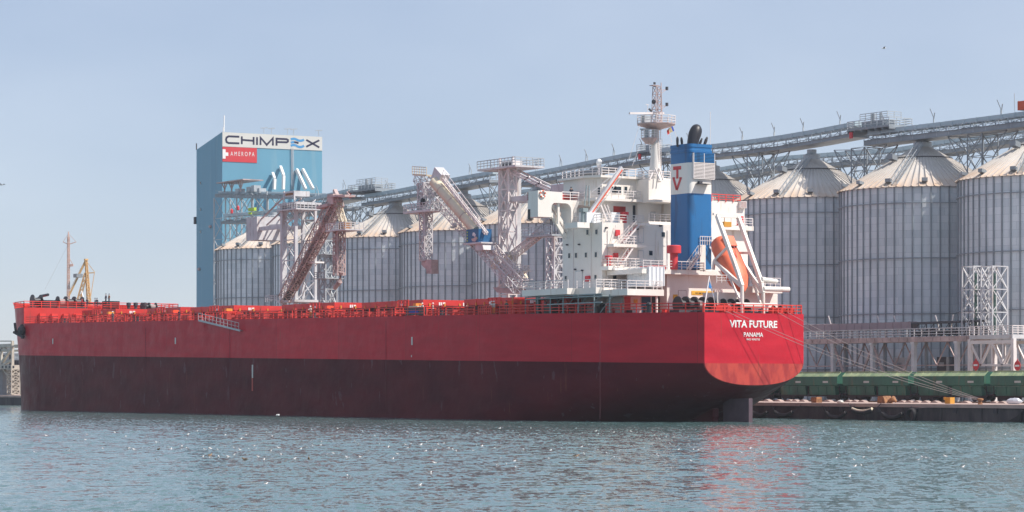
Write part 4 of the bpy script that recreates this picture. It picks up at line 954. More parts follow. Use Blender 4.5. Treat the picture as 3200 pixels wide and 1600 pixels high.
def lifeboat():
    A = at_y(2262, 735, 16.8); B = at_y(2338, 893, 16.8)     # upper (stern) end and lower bow
    D = (B - A); L = D.length; d = D.normalized(); side = Vector((0, 1, 0)); n = side.cross(d).normalized(); n = n if n.x + n.z * .6 > 0 else -n
    up = n if n.z > 0 else -n
    root = thing('lifeboat', 'orange enclosed free-fall lifeboat tilted bow down on the white stern davit', 'lifeboat', tuple(A.lerp(B, .5)))
    ctr = A.lerp(B, .5) - up * 1.0
    prof = [(-.50, 1.0, .8, .8), (-.47, 1.35, 1.05, 1.2), (-.35, 1.55, 1.3, 1.3), (-.1, 1.62, 1.4, 1.35), (.12, 1.55, 1.4, 1.3), (.3, 1.3, 1.25, 1.0), (.44, .7, .85, .55), (.52, .06, .25, .1)]
    mb = MB(); k = 20; vs = []
    for t, hw, dn, upn in prof:
        c = ctr + d * (t * L)
        for j in range(k):
            a = 2 * math.pi * j / k; ca, sa = math.cos(a), math.sin(a)
            x = hw * math.copysign(abs(ca) ** .7, ca); z = (upn if sa > 0 else dn) * math.copysign(abs(sa) ** .85, sa)
            vs.append(c + side * x + up * z)
    m = len(prof); fs = [(i * k + j, i * k + (j + 1) % k, (i + 1) * k + (j + 1) % k, (i + 1) * k + j) for i in range(m - 1) for j in range(k)] + [tuple(range(k)), tuple((m - 1) * k + j for j in range(k))]
    mb.add(vs, fs); mb.build('boat_hull', 'boat', root, smooth=True)
    cb = MB(); c = ctr - d * (L * .32) + up * 1.0; cb.prism([c - side * .75 - d * .8, c + side * .75 - d * .8, c + side * .65 + d * .8, c - side * .65 + d * .8], up * .75); cb.build('steering_cab', 'boat', root)
    wd = MB(); wd.prism([c - side * .6 + d * .78 + up * .25, c + side * .6 + d * .78 + up * .25, c + side * .6 + d * .78 + up * .6, c - side * .6 + d * .78 + up * .6], d * .08); wd.build('cab_window', 'dark', root)
    bl = MB()
    for s in (-1, 1): bl.path([ctr + side * (s * 1.36) - d * (L * .4) + up * .02, ctr + side * (s * 1.40), ctr + side * (s * 1.12) + d * (L * .31)], .1, .14)
    bl.build('rubbing_band', 'railr', root)
    rp = MB(); rp.path([c + up * .8 + d * .8, ctr + up * 1.2 + d * (L * .05), ctr + up * 1.1 + side * .4 + d * (L * .2)], .07); rp.build('grab_line', 'sred', root)
    pr_ = MB(); e = ctr - d * (L * .5); pr_.tube(e, e - d * .35, .35, n=12); pr_.build('propeller_guard', 'dark', root)
lifeboat()
# stern flagstaff with pennant
fs_ = MB(); a = at_x(2199, 972, -10.2); b = at_x(2217, 863, -11.2); fs_.tube(a, b, .1, .07); fs_.bar(b - Vector((0, 0, .1)), at_x(2236, 960, -10.2), .04); fs_.build('flagstaff', 'railw', SHIP)
pn = MB(); X = -10.9; P = [at_x(2217, 880, X), at_x(2225, 900, X), at_x(2223, 906, X), at_x(2231, 926, X), at_x(2227, 921, X), at_x(2221, 902, X), at_x(2214, 898, X)]
pn.prism(P, (.06, 0, 0)); tag(pn.build('pennant', 'pennant'), 'limp light blue pennant hanging from the staff at the ship\'s stern', 'pennant')
# ---------------------------------------------------------------- grain silos
SY = 94.4; GZ = QZ + .02
X6 = at_y(2883, 445, SY).x; X1 = at_y(1451, 607, SY).x; SP = (X6 - X1) / 5
SR = 13.15; ZE = at_y(2816, 577, SY - SR).z; ZA = at_y(2883, 447, SY).z
print('silo spacing', SP, 'eave', ZE, 'apex', ZA)
def silo_proto():
    root = thing('grain_silo', '', 'silo', (0, 0, GZ), 'row of grain silos')
    H = ZE - GZ; n = 144; ribs = 58
    # wall, with wind rings and stiffener ribs in its mesh
    mb = MB(); vs = []; uvs = []
    zs = [0, H]
    for z in zs: vs += [(SR * math.cos(2 * math.pi * j / n), SR * math.sin(2 * math.pi * j / n), z) for j in range(n)]
    mb.add(vs, [(j, (j + 1) % n, n + (j + 1) % n, n + j) for j in range(n)])
    for j in range(ribs):
        a = 2 * math.pi * j / ribs; c, s = math.cos(a), math.sin(a); w = .10; r0, r1 = SR - .05, SR + .18
        P = [(c * r0 - s * w, s * r0 + c * w), (c * r1 - s * w, s * r1 + c * w), (c * r1 + s * w, s * r1 - c * w), (c * r0 + s * w, s * r0 - c * w)]
        mb.add([(x, y, 0) for x, y in P] + [(x, y, H - .05) for x, y in P], [(0, 1, 5, 4), (1, 2, 6, 5), (2, 3, 7, 6), (4, 5, 6, 7)], 1)
    for k in range(1, 5):
        z = H - 2.6 - (k - 1) * 8.6; r1 = SR + .30; r0 = SR + .18
        P = [(r0, z - .07), (r1, z - .07), (r1, z + .07), (r0, z + .07)]; v = []
        for r, zz in P: v += [(r * math.cos(2 * math.pi * j / 96), r * math.sin(2 * math.pi * j / 96), zz) for j in range(96)]
        mb.add(v, [(i * 96 + j, i * 96 + (j + 1) % 96, ((i + 1) % 4) * 96 + (j + 1) % 96, ((i + 1) % 4) * 96 + j) for i in range(4) for j in range(96)], 1)
    wall = mb.build('silo_wall', ['silo', 'galvd'], root, local=True)
    uv = wall.data.uv_layers.new(name='UVMap')
    for p in wall.data.polygons:
        am = math.atan2(p.center.y, p.center.x)
        for li in p.loop_indices:
            c = wall.data.vertices[wall.data.loops[li].vertex_index].co; a = math.atan2(c.y, c.x)
            if a - am > math.pi: a -= 2 * math.pi
            if am - a > math.pi: a += 2 * math.pi
            uv.data[li].uv = (a * SR + 100, c.z)
    for p in wall.data.polygons: p.use_smooth = p.material_index == 0 and p.area > 5
    # ribbed cone roof
    HR = ZA - ZE; m = 144; vs = []; rt = 1.3
    def prof(j): return .0 if j % 2 else .07
    rad = [(SR + .45, -.12), (SR * .75, .25 * HR), (SR * .5, .5 * HR), (SR * .25, .75 * HR), (rt, HR * (1 - rt / SR))]
    for r, z in rad: vs += [(r * math.cos(2 * math.pi * j / m), r * math.sin(2 * math.pi * j / m), H + z + prof(j)) for j in range(m)]
    rb = MB(); rb.add(vs, [(i * m + j, i * m + (j + 1) % m, (i + 1) * m + (j + 1) % m, (i + 1) * m + j) for i in range(4) for j in range(m)])
    for j in range(72):
        a = 2 * math.pi * j / 72; c, s = math.cos(a), math.sin(a); rb.bar((c * (SR + .5), s * (SR + .5), H - .02), (c * rt, s * rt, H + HR * .91), .12, .14)
    rf = rb.build('silo_roof', 'roof', root, local=True); uv = rf.data.uv_layers.new(name='UVMap')
    for l in rf.data.loops:
        c = rf.data.vertices[l.vertex_index].co; uv.data[l.index].uv = (math.atan2(c.y, c.x) * 12, SR - math.hypot(c.x, c.y))
    cl = MB(); cl.lathe([(rt + .15, HR - 1.2), (rt + .15, HR + .1), (.8, HR + .3), (.8, HR + 1.0)], (0, 0, H), 16); cl.build('roof_collar', 'galv', root, local=True)
    rg = MB(); r = SR * .36; z = H + HR * .64 + .18
    for j in range(36): a, b = 2 * math.pi * j / 36, 2 * math.pi * (j + 1) / 36; rg.bar((r * math.cos(a), r * math.sin(a), z + .1), (r * math.cos(b), r * math.sin(b), z + .1), .14)
    rg.build('roof_ring', 'black', root, local=True)
    for j in range(14):
        a = math.radians(10 + j * 360 / 14); c, s = math.cos(a), math.sin(a); r = SR * .93; z = H + HR * .07; v = MB()
        e = Vector((c, s, 0)); t = Vector((-s, c, 0)); P = Vector((c * r, s * r, z))
        v.prism([P - t * .45, P + t * .45, P + t * .45 + e * .9 + UP * .25, P - t * .45 + e * .9 + UP * .25], UP * .5)
        v.build('roof_vent', 'galvd', root, local=True)
    hd = MB(); a = math.radians(-95); c, s = math.cos(a), math.sin(a); P = Vector((c * SR * .42, s * SR * .42, H + HR * .60)); t = Vector((-s, c, 0)); e = Vector((c, s, 0))
    hd.prism([P - t * .7, P + t * .7, P + t * .7 + e * 1.0 + UP * .3, P - t * .7 + e * 1.0 + UP * .3], UP * .8); hd.build('roof_hatch', 'galvd', root, local=True)
    ld = MB(); a = math.radians(-62); c, s = math.cos(a), math.sin(a); t = Vector((-s, c, 0)) * .45
    A = Vector((c * SR, s * SR, H + .35)); B = Vector((c * rt, s * rt, H + HR * .93))
    for sgn in (-1, 1): ld.bar(A + t * sgn, B + t * sgn, .1); ld.bar(A + t * sgn + UP * .8, B + t * sgn + UP * .8, .08)
    for i in range(30): p = A.lerp(B, i / 29); ld.bar(p - t, p + t, .07); 
    for i in range(9): p = A.lerp(B, i / 8); ld.bar(p + t, p + t + UP * .8, .06); ld.bar(p - t, p - t + UP * .8, .06)
    ld.build('roof_ladder', 'galv', root, local=True)
    return root
sil_lab = {
    -2: 'leftmost grain silo, standing in front of the blue tower building',
    -1: 'grain silo partly hidden by the left ship loader, second from the blue building',
    0: 'grain silo between the two ship loaders, third from the blue building',
    1: 'grain silo behind the cream tube of the right ship loader',
    2: 'grain silo behind the lattice tower just left of the ship\'s bridge',
    3: 'grain silo almost hidden behind the ship\'s white accommodation block',
    4: 'grain silo whose roof slope shows just right of the blue funnel',
    5: 'whole grain silo just right of the lifeboat, orange stains along its roof edge',
    6: 'grain silo above the ship\'s stern mooring ropes, last but one on the right',
    7: 'rightmost grain silo, cut by the right edge behind twin lattice towers'}
proto = None
for k in range(-2, 8):
    x = X6 + (k - 6) * SP
    if proto is None: proto = silo_proto(); proto.location = (x, SY, GZ); proto['label'] = sil_lab[k]
    else: copy_tree(proto, (x, SY, GZ), label=sil_lab[k])

# ---------------------------------------------------------------- conveyor galleries over the silos
def gallery(name, label, top, Y, gap=.8, bh=.72, fh=.5, w=3.9, under=True, cat='conveyor gallery', group=None, step=2.6, bents=(), fan=True, vanes=True):
    """top = list of photo points on the upper edge of the belt cover; becomes an inclined gallery in the plane y = Y"""
    P = [at_y(px, py, Y - w / 2) for px, py in top]; pts = [Vector((p.x, Y, p.z)) for p in P]
    root = thing(name, label, cat, (pts[0].x, Y, pts[0].z), group)
    bc = MB(); fl = MB(); hr = MB(); ll = MB()
    for a, b in zip(pts, pts[1:]):
        bc.bar(a - UP * bh / 2, b - UP * bh / 2, w * .6, bh)
        dz = UP * (bh + gap * 1.6 + fh / 2); fl.bar(a - dz, b - dz, w, fh); fl.bar(a - dz + UP * fh * .55, b - dz + UP * fh * .55, w + .25, .08); fl.bar(a - dz - UP * fh * .55, b - dz - UP * fh * .55, w + .25, .08)
        n = max(1, round((b - a).length / step))
        for i in range(0 if a is pts[0] else 1, n + 1):
            p = a.lerp(b, i / n)
            bc.box(p.x - .05, p.x + .05, Y - w * .3 - .06, Y + w * .3 + .06, p.z - bh - .05, p.z + .06)
            for s in (-1, 1):
                y = Y + s * w / 2
                hr.bar((p.x, y, p.z - bh - gap * 1.6 - fh * .9), (p.x, y, p.z - bh - .25), .08)
            if i < n:
                zt_, zb_ = bh + .05, bh + gap * 1.6
                q = a.lerp(b, (i + 1) / n)
                for s in (-1, 1): hr.bar((p.x, Y + s * w * .42, p.z - zt_), (q.x, Y + s * w * .42, q.z - zb_), .06); hr.bar((p.x, Y + s * w * .42, p.z - zb_), (q.x, Y + s * w * .42, q.z - zt_), .06)
            if i % 1 == 0: hr.bar((p.x + step / 2, Y - w * .3, p.z - bh - gap * 1.6), (p.x + step / 2, Y - w * .3, p.z - bh), .14)
        for s in (-1, 1):
            y = s * w / 2
            for f in (.35, .95): hr.bar(a + Vector((0, y, -bh - gap * 1.6 + f)), b + Vector((0, y, -bh - gap * 1.6 + f)), .06)
    n = 0
    for a, b in zip(pts, pts[1:]):
        L_ = (b - a).length; m = max(1, round(L_ / (step * .5)))
        for i in range(m):
            p = a.lerp(b, i / m) - UP * (bh + gap * 1.6 + fh); q = a.lerp(b, (i + 1) / m) - UP * (bh + gap * 1.6 + fh)
            ll.bar(p + Vector((0, -w * .4, 0)), q + Vector((0, w * .4, 0)), .07)
            if (i // 2) % 3 == 0: ll.box(p.x, p.x + .7, Y - .6, Y + .6, p.z + fh, p.z + fh + .45)
    bc.build('belt_cover', 'belt', root); fl.build('walkway', 'galvd', root); hr.build('handrail', 'galv', root); ll.build('idler_frames', 'galvd', root)
    if vanes:
        n = 0
        for a, b in zip(pts, pts[1:]):
            m = max(1, round((b - a).length / 17))
            for i in range(m):
                p = a.lerp(b, (i + .5) / m)
                for s, h_ in ((-1, 2.6), (1, 1.6)):
                    v = MB(); y = Y - .9 * -s if s < 0 else Y + .9; v.path([(p.x + s, Y + s * -.9, p.z - .2), (p.x + s, Y + s * -.9, p.z + h_ * .45), (p.x + s + s * .5, Y + s * -.9 - .3, p.z + h_)], .13); v.build('lamp_pole', 'galv', root)
    return root, pts
def zat(pts, x):
    for a, b in zip(pts, pts[1:]):
        lo, hi = min(a.x, b.x), max(a.x, b.x)
        if lo <= x <= hi: return a.lerp(b, (x - a.x) / (b.x - a.x)).z
    return (pts[0] if abs(x - pts[0].x) < abs(x - pts[-1].x) else pts[-1]).z
GA = 'conveyor galleries above the silos'
gA3, A3 = gallery('conveyor_gallery', 'inclined conveyor gallery crossing the two rightmost silo roofs to the right edge', [(2700, 409), (2780, 398), (3003, 371), (3200, 345.6), (3420, 318)], SY, gap=.6, fh=.7, group=GA)
gA2, A2 = gallery('conveyor_gallery', 'inclined conveyor gallery rising behind the ship\'s mast and funnel to the high platform', [(1612, 543), (1690, 529.4), (1765, 514.5), (1850, 496.8), (1935, 480), (2025, 465), (2232, 459.6 - 12), (2355, 432), (2430, 421), (2536, 403), (2660, 379)], SY, group=GA)
gA1, A1 = gallery('conveyor_gallery', 'inclined conveyor gallery passing behind the cream tube of the right loader', [(1130, 607), (1240, 588.5), (1310, 574.5), (1400, 556), (1490, 539), (1530, 531)], SY, group=GA)
gA0, A0 = gallery('conveyor_gallery', 'short inclined conveyor gallery behind the head of the left loader', [(925, 623), (1010, 605), (1095, 586)], SY, group=GA)
SB2 = SY + 27
gB2, B2 = gallery('conveyor_gallery', 'lower rear conveyor gallery seen behind the right silo roofs', [(2235, 523), (2440, 486), (2660, 470), (2780, 462), (2910, 440), (3100, 410), (3240, 388)], SB2, group=GA, vanes=False)
gB1, B1 = gallery('conveyor_gallery', 'lower rear conveyor gallery seen left of the ship\'s mast', [(1230, 645), (1310, 632), (1560, 598), (1790, 575), (1850, 563), (2100, 535)], SB2, group=GA, vanes=False)
gB0, B0 = gallery('conveyor_gallery', 'low conveyor gallery running into the blue tower building', [(690, 668), (800, 660), (900, 645), (1085, 618)], SB2 - 10, group=GA, vanes=False)
gC0, C0 = gallery('service_bridge', 'level railed service bridge along the front of the blue tower building', [(672, 598), (840, 600), (1035, 607)], SB2 + 6, gap=.2, bh=.5, fh=.7, w=5, group=None, cat='service bridge', vanes=False)

# support bents and towers
def bent(x, Y, ztop, name, label, wx=3.2, wy=3.4, bay=3.6, r=.075, group='lattice towers carrying the conveyor galleries', fan=True, mt='galvd', zb=None):
    root = thing(name, label, 'lattice tower', (x, Y, GZ), group); zb = GZ if zb is None else zb
    lattice((x, Y, zb), (x, Y, ztop), wy, wx, bay, r, up=(1, 0, 0)).build('tower_frame', mt, root)
    if fan:
        f = MB()
        for s in (-1, 1):
            for y in (-1.2, 1.2):
                f.bar((x + s * wx / 2, Y + y, ztop - 6.5), (x + s * 6.5, Y + y, ztop + .1), .12); f.bar((x + s * wx / 2, Y + y, ztop - 3), (x + s * 6.5, Y + y, ztop - .2 + .3), .10)
                f.bar((x + s * wx / 2, Y + y, ztop - .2), (x + s * 6.5, Y + y, ztop + .1), .12)
        f.build('fan_braces', mt, root)
    return root
names = ['at the far left beside the blue building', 'left of the left loader boom', 'behind the left loader', 'between the second and third silos', 'behind the right loader tube', 'behind the right loader tower', 'behind the bridge wing', 'behind the radar mast', 'right of the blue funnel', 'under the high railed platform', 'between the two rightmost silos']
i = 0
for k in range(-2, 8):
    x = X6 + (k - 6 + .5) * SP
    for pts, Y, tagn in ((A3, SY, 'front'), (A2, SY, 'front'), (A1, SY, 'front'), (A0, SY, 'front')):
        if min(p.x for p in pts) - 3 <= x <= max(p.x for p in pts) + 3:
            bent(x, SY, zat(pts, x) - 2.6, 'lattice_tower', 'lattice tower between silo roofs, ' + names[min(10, k + 3)]); break
rear = ['beside the blue building', 'behind the leftmost silo roofs', 'behind the head of the left loader', 'behind the third silo roof from the left', 'behind the right loader tube', 'behind the right loader tower', 'behind the ship\'s wheelhouse', 'behind the ship\'s mast foot', 'between the two roofs right of the funnel', 'between the two rightmost full roofs', 'at the right edge']
for k in range(-2, 9):
    x = X6 + (k - 6 + .12) * SP
    for pts, Y in ((B2, SB2), (B1, SB2), (B0, SB2 - 10)):
        if min(p.x for p in pts) - 3 <= x <= max(p.x for p in pts) + 3:
            bent(x, Y, zat(pts, x) - 2.6, 'lattice_tower', 'lattice tower under the rear conveyor gallery, ' + rear[k + 2], 4.5, 3.4, 3.6); break
def headhouse(pxa, pxb, pyt, pyb, Y, label, posts=True, wid=5.0):
    a = at_y(pxa, pyb, Y - wid / 2); b = at_y(pxb, pyb, Y - wid / 2); zt = at_y(pxa, pyt, Y - wid / 2).z; zb = (a.z + b.z) / 2
    root = thing('head_platform', label, 'conveyor platform', (a.x, Y, zb), 'railed machine platforms where galleries meet')
    f = MB(); f.box(a.x, b.x, Y - wid / 2, Y + wid / 2, zb - .35, zb); 
    for i in range(7): x = a.x + (b.x - a.x) * i / 6; f.box(x, x + .12, Y - wid / 2 - .05, Y + wid / 2 + .05, zb - .7, zb - .35)
    f.build('platform_floor', 'galvd', root)
    railing([(a.x, Y - wid / 2, zb), (b.x, Y - wid / 2, zb), (b.x, Y + wid / 2, zb), (a.x, Y + wid / 2, zb), (a.x, Y - wid / 2, zb)], 1.15, 1.5, .045, 3).build('platform_railing', 'galv', root)
    railing([(a.x + 2, Y - 1.5, zb + 1.2), (b.x - 1.5, Y - 1.5, zb + 1.2), (b.x - 1.5, Y + 1.5, zb + 1.2)], 1.1, 1.3, .04, 3).build('upper_railing', 'galv', root)
    m = MB(); L_ = b.x - a.x
    m.box(a.x + L_ * .2, a.x + L_ * .75, Y - 1.2, Y + 1.2, zb + .1, zb + 1.1); m.build('drive_housing', 'galvd', root)
    for t in (.42, .46, .62): 
        q = MB(); q.tube((a.x + L_ * t, Y - .8, zb + .9), (a.x + L_ * t, Y - .8, zb + 2.3), .22, n=10); q.build('dust_filter', 'galv', root)
    bx = MB(); bx.box(a.x + .8, a.x + 1.4, Y - wid / 2 - .3, Y - wid / 2, zb - 1.6, zb - .6); bx.build('gas_bottle', 'sred', root)
    return root
headhouse(2648, 2778, 365, 396, SY, 'railed platform at the gallery\'s high point above the second silo right of the funnel')
headhouse(1088, 1172, 573, 592, SY, 'railed platform on the gallery behind the left loader head')
headhouse(1990, 2030, 440, 470, SY, 'small railed platform on the gallery just behind the ship\'s mast')
rb_ = MB(); p = at_y(3190, 345, SY - 1); rb_.box(p.x - .2, p.x + 3, SY - 1.5, SY + 1, p.z, p.z + 1.35); rb_.box(p.x, p.x + .1, SY - 1.56, SY - 1.4, p.z, p.z + 1.4)
tag(rb_.build('machine_box', mat('box_red', (.60, .09, .03), .5)), 'red box on top of the conveyor gallery at the right edge', 'machine box')
wa = MB(); a = at_y(3171, 349, SY); wa.bar(a, at_y(3170, 292, SY), .07); tag(wa.build('aerial_mast', 'galv'), 'thin upright aerial on the gallery near the right edge', 'aerial')

# ---------------------------------------------------------------- blue tower building
BC = CAM + ray(694.5, 1200).normalized() * 0 + Vector((0, 0, 0))
D0 = 690.0
C0_ = at_d(694.5, 412, D0)
def camdir(a, b): return RGT * a + FWD * b
RD = camdir(.9304, .3665); LD = camdir(-.3665, .9304)
def hit(px, P, d):                                    # point of the horizontal line P + s d seen in photo column px
    r = ray(px, HY); n = Vector((r.y, -r.x, 0)); s = (CAM - P).dot(n) / d.dot(n); return P + d * s
Pc = Vector((C0_.x, C0_.y, 0)); Pr = hit(1006.5, Pc, RD); Pl = hit(614, Pc, LD)
def dep(P): return (P - CAM).dot(FWD)
zc_ = C0_.z; zr_ = CAM.z + (HY - 428) / F * dep(Pr); zl_ = CAM.z + (HY - 468) / F * dep(Pl)
BB = thing('tower_building', 'tall windowless blue building with a white CHIMPEX band on top', 'building', (Pc.x, Pc.y, GZ))
Pk = Pr + (Pl - Pc)
b = MB(); b.add([(p.x, p.y, 0) for p in (Pc, Pr, Pk, Pl)] + [(Pc.x, Pc.y, zc_), (Pr.x, Pr.y, zr_), (Pk.x, Pk.y, zl_), (Pl.x, Pl.y, zl_)], [(0, 1, 5, 4), (1, 2, 6, 5), (2, 3, 7, 6), (3, 0, 4, 7), (4, 5, 6, 7)])
b.build('wall', 'bblue', BB)
NR = Vector((RD.y, -RD.x, 0)).normalized(); NR = NR if NR.dot(FWD) < 0 else -NR
NL = Vector((LD.y, -LD.x, 0)).normalized(); NL = NL if NL.dot(RGT) < 0 else -NL
PB = lambda px, py: at_p(px, py, Pc, NR)
Z3 = lambda x, y: PB(660 + x / 4.6, 340 + y / 4.6)
def panel(pts, n, proud, thick): b = MB(); b.prism([Vector(p) + n * proud for p in pts], n * thick); return b
panel([Z3(160, 334), Z3(1594, 405), Z3(1594, 603), Z3(160, 541)], NR, .01, .12).build('top_band', 'bwhite', BB)
panel([Z3(161, 545), Z3(656, 565), Z3(656, 778), Z3(161, 757)], NR, .01, .10).build('red_sign', 'sred', BB)
cr = MB()
for q in ([(162, 580), (205, 583), (205, 718), (162, 716)], [(205, 627), (244, 629), (244, 679), (205, 677)]): cr.prism([Z3(*t) + NR * .12 for t in q], NR * .05)
cr.build('white_cross', 'purewhite', BB)
a, b_ = Z3(276, 676), Z3(620, 684)
tm = textmesh('A M E R O P A', a, b_, 1.15, NR, .14, 0.0); tm.build('sign_lettering', 'purewhite', BB)
lt = MB(); W = .62
for pts in ([(402, 402), (250, 396), (220, 412), (211, 445), (220, 478), (248, 492), (402, 497)], [(438, 397), (438, 508)], [(608, 405), (608, 517)], [(438, 447), (608, 460)], [(657, 408), (657, 519)],
            [(707, 520), (707, 415), (797, 518), (885, 423), (885, 528)], [(937, 530), (937, 430), (1080, 437), (1102, 450), (1102, 470), (1085, 482), (945, 478)], [(1365, 447), (1552, 556)], [(1365, 545), (1552, 453)]):
    stroke(lt, [Z3(*p) for p in pts], .52 if len(pts) != 2 else .5, NR, .16)
lt.build('band_lettering', 'navy', BB)
wv = MB()
for pts in ([(1142, 441), (1165, 433), (1190, 431), (1215, 438), (1240, 452), (1265, 459), (1290, 460), (1312, 454), (1332, 445)], [(1142, 488), (1165, 481), (1190, 478)], [(1142, 533), (1165, 522), (1190, 519), (1215, 527), (1240, 541), (1265, 549), (1290, 550), (1312, 543), (1332, 530)]): stroke(wv, [Z3(*p) for p in pts], .62, NR, .16)
wv.build('wave_emblem', 'wave', BB)
w2 = MB(); stroke(w2, [Z3(1190, 478), Z3(1220, 484), Z3(1253, 494)], .5, NR, .16); w2.build('wave_emblem', 'navy', BB)
# chutes leaning off the wall
off = 7.0
for pts in ([(880, 930), (912, 1008), (905, 1160)], [(990, 835), (1042, 960), (1035, 1160)], [(1220, 872), (1355, 1155)], [(1306, 870), (1462, 1150)]):
    m = MB(); P = [Z3(*p) for p in pts]; Q = [P[0] + NR * .2] + [p + NR * (3.2 if i else 0) for i, p in enumerate(P[1:])]
    Q = [P[0] + NR * .3] + [at_p(660 + x / 4.6, 340 + y / 4.6, Pc + NR * 3.6, NR) for x, y in pts[1:]]
    m.path(Q, .66, .8); m.build('spout_pipe', 'purewhite', BB)
for px_, py_ in ((627, 572), (627, 655), (627, 724)):
    p = at_p(px_, py_, Pc, NL); w_ = MB(); e = LD; w_.prism([p - e * .5 - UP * .35, p + e * .5 - UP * .35, p + e * .5 + UP * .35, p - e * .5 + UP * .35], NL * .12); w_.build('window', 'glass', BB)
for px_, py_ in ((660, 709), (625, 842)):
    p = at_p(px_, py_, Pc, NL); w_ = MB(); w_.prism([p - LD * .9, p + LD * .5 - UP * .3, p + LD * 1.1 + UP * .3, p - LD * .1 + UP * .5], NL * .5); w_.build('wall_bracket', 'loaderp', BB)
for pts in ([(184, 330), (188, 95)],): 
    m = MB(); m.bar(Z3(*pts[0]), Z3(*pts[1]), .22); m.bar(Z3(172, 330), Z3(172, 265), .15); m.build('lightning_rod', 'purewhite', BB)
for x_, y_ in ((758, 355), (866, 360), (1098, 368), (1186, 372), (1545, 390)):
    m = MB(); q = Z3(x_, y_); m.bar(q, q + UP * 1.6, .12); m.bar(q + UP * 1.4 - RD * .9, q + UP * 1.6 + RD * 1.0, .2); m.build('roof_floodlight', 'galv', BB)
m = MB(); q = Pl + LD * 0; m.bar(Vector((Pl.x, Pl.y, zl_)), Vector((Pl.x, Pl.y, zl_ + 1.8)), .25); p = at_p(612, 689, Pc, NL); m.box(p.x - .6, p.x + .4, p.y - .4, p.y + .4, p.z - 1, p.z + 1); m.build('wall_lamp', 'dark', BB)
cb = MB()
for x_ in (1148, 1163, 1178): cb.bar(Z3(x_, 560) + NR * .3, Z3(x_ + 6, 1160) + NR * .3, .09)
cb.build('hanging_cable', 'loader', BB)

# machinery and frames on the service bridge and under it
YB = SB2 + 6
root = thing('bridge_support_frame', 'lattice frame of tall posts under the service bridge beside the blue building', 'support frame', (at_y(700, 700, YB).x, YB, GZ))
fm = MB(); cols = [694, 730, 765, 812, 860]; zt_ = at_y(730, 615, YB).z
for px_ in cols:
    for dy in (-2.4, 2.4): x = at_y(px_, 700, YB).x; fm.bar((x, YB + dy, GZ), (x, YB + dy, zt_), .3)
for pa, pb in zip(cols, cols[1:]):
    xa, xb = at_y(pa, 700, YB).x, at_y(pb, 700, YB).x
    zz = zt_
    while zz > GZ + 4:
        for dy in (-2.4, 2.4): fm.bar((xa, YB + dy, zz), (xb, YB + dy, zz - 5.6), .14); fm.bar((xb, YB + dy, zz), (xa, YB + dy, zz - 5.6), .14); fm.bar((xa, YB + dy, zz - 5.6), (xb, YB + dy, zz - 5.6), .14)
        zz -= 5.6
fm.build('post_frame', 'galv', root)
cn = MB(); a = at_y(686, 574, YB - 2); b_ = at_y(770, 576, YB - 2); cn.box(a.x, b_.x, YB - 3, YB + 3, a.z, a.z + .25)
for px_ in (702, 724, 752): q = at_y(px_, 590, YB - 2); cn.bar((q.x, YB - 2, q.z - .8), (q.x, YB - 2, a.z), .3); cn.bar((q.x, YB - 2, q.z - .2), (q.x - 1.6, YB - 2, a.z), .2); cn.bar((q.x, YB - 2, q.z - .2), (q.x + 1.6, YB - 2, a.z), .2)
tag(cn.build('machine_canopy', 'loaderp'), 'flat canopy roof on branching posts on the service bridge, left end', 'canopy')
for px_, py_, w_, h_ in ((775, 592, 2.4, 1.4), (790, 591, 1.6, 1.7), (808, 594, 1.4, 1.2), (740, 600, 1.8, 1.6)):
    q = at_y(px_, py_, YB - 1.5); m = MB(); m.box(q.x, q.x + w_, YB - 2, YB, q.z - .8, q.z - .8 + h_); m.box(q.x + .2, q.x + w_ - .2, YB - 2.1, YB - 2, q.z - .5, q.z - .1); tag(m.build('drive_unit', 'galv'), 'grey drive box on the service bridge before the blue building, %s' % {775: 'left of a taller one', 790: 'tallest', 808: 'rightmost', 740: 'leftmost, under the canopy'}[px_], 'drive unit', 'grey drive boxes on the service bridge')
q = at_y(788, 655, SB2 - 12); m = MB(); m.box(q.x - 1.5, q.x + 1.5, SB2 - 12.3, SB2 - 11.6, q.z - .35, q.z + .45); m.box(q.x - 1.5, q.x - .9, SB2 - 12.3, SB2 - 11.6, q.z - 1.1, q.z - .6)
tag(m.build('machine_cover', 'lime'), 'bright lime green machine cover behind the left loader stays', 'machine cover')
for px_, py_ in ((724, 660), (744, 650)):
    q = at_y(px_, py_, SB2 - 12); m = MB(); m.lathe([(.2, -.6), (.35, -.5), (.35, .3), (.15, .6)], tuple(q), 12); tag(m.build('red_motor', 'sred'), 'red motor on the low gallery, %s' % ('nearer the blue building\'s corner' if px_ == 724 else 'just left of the lime green cover'), 'motor')

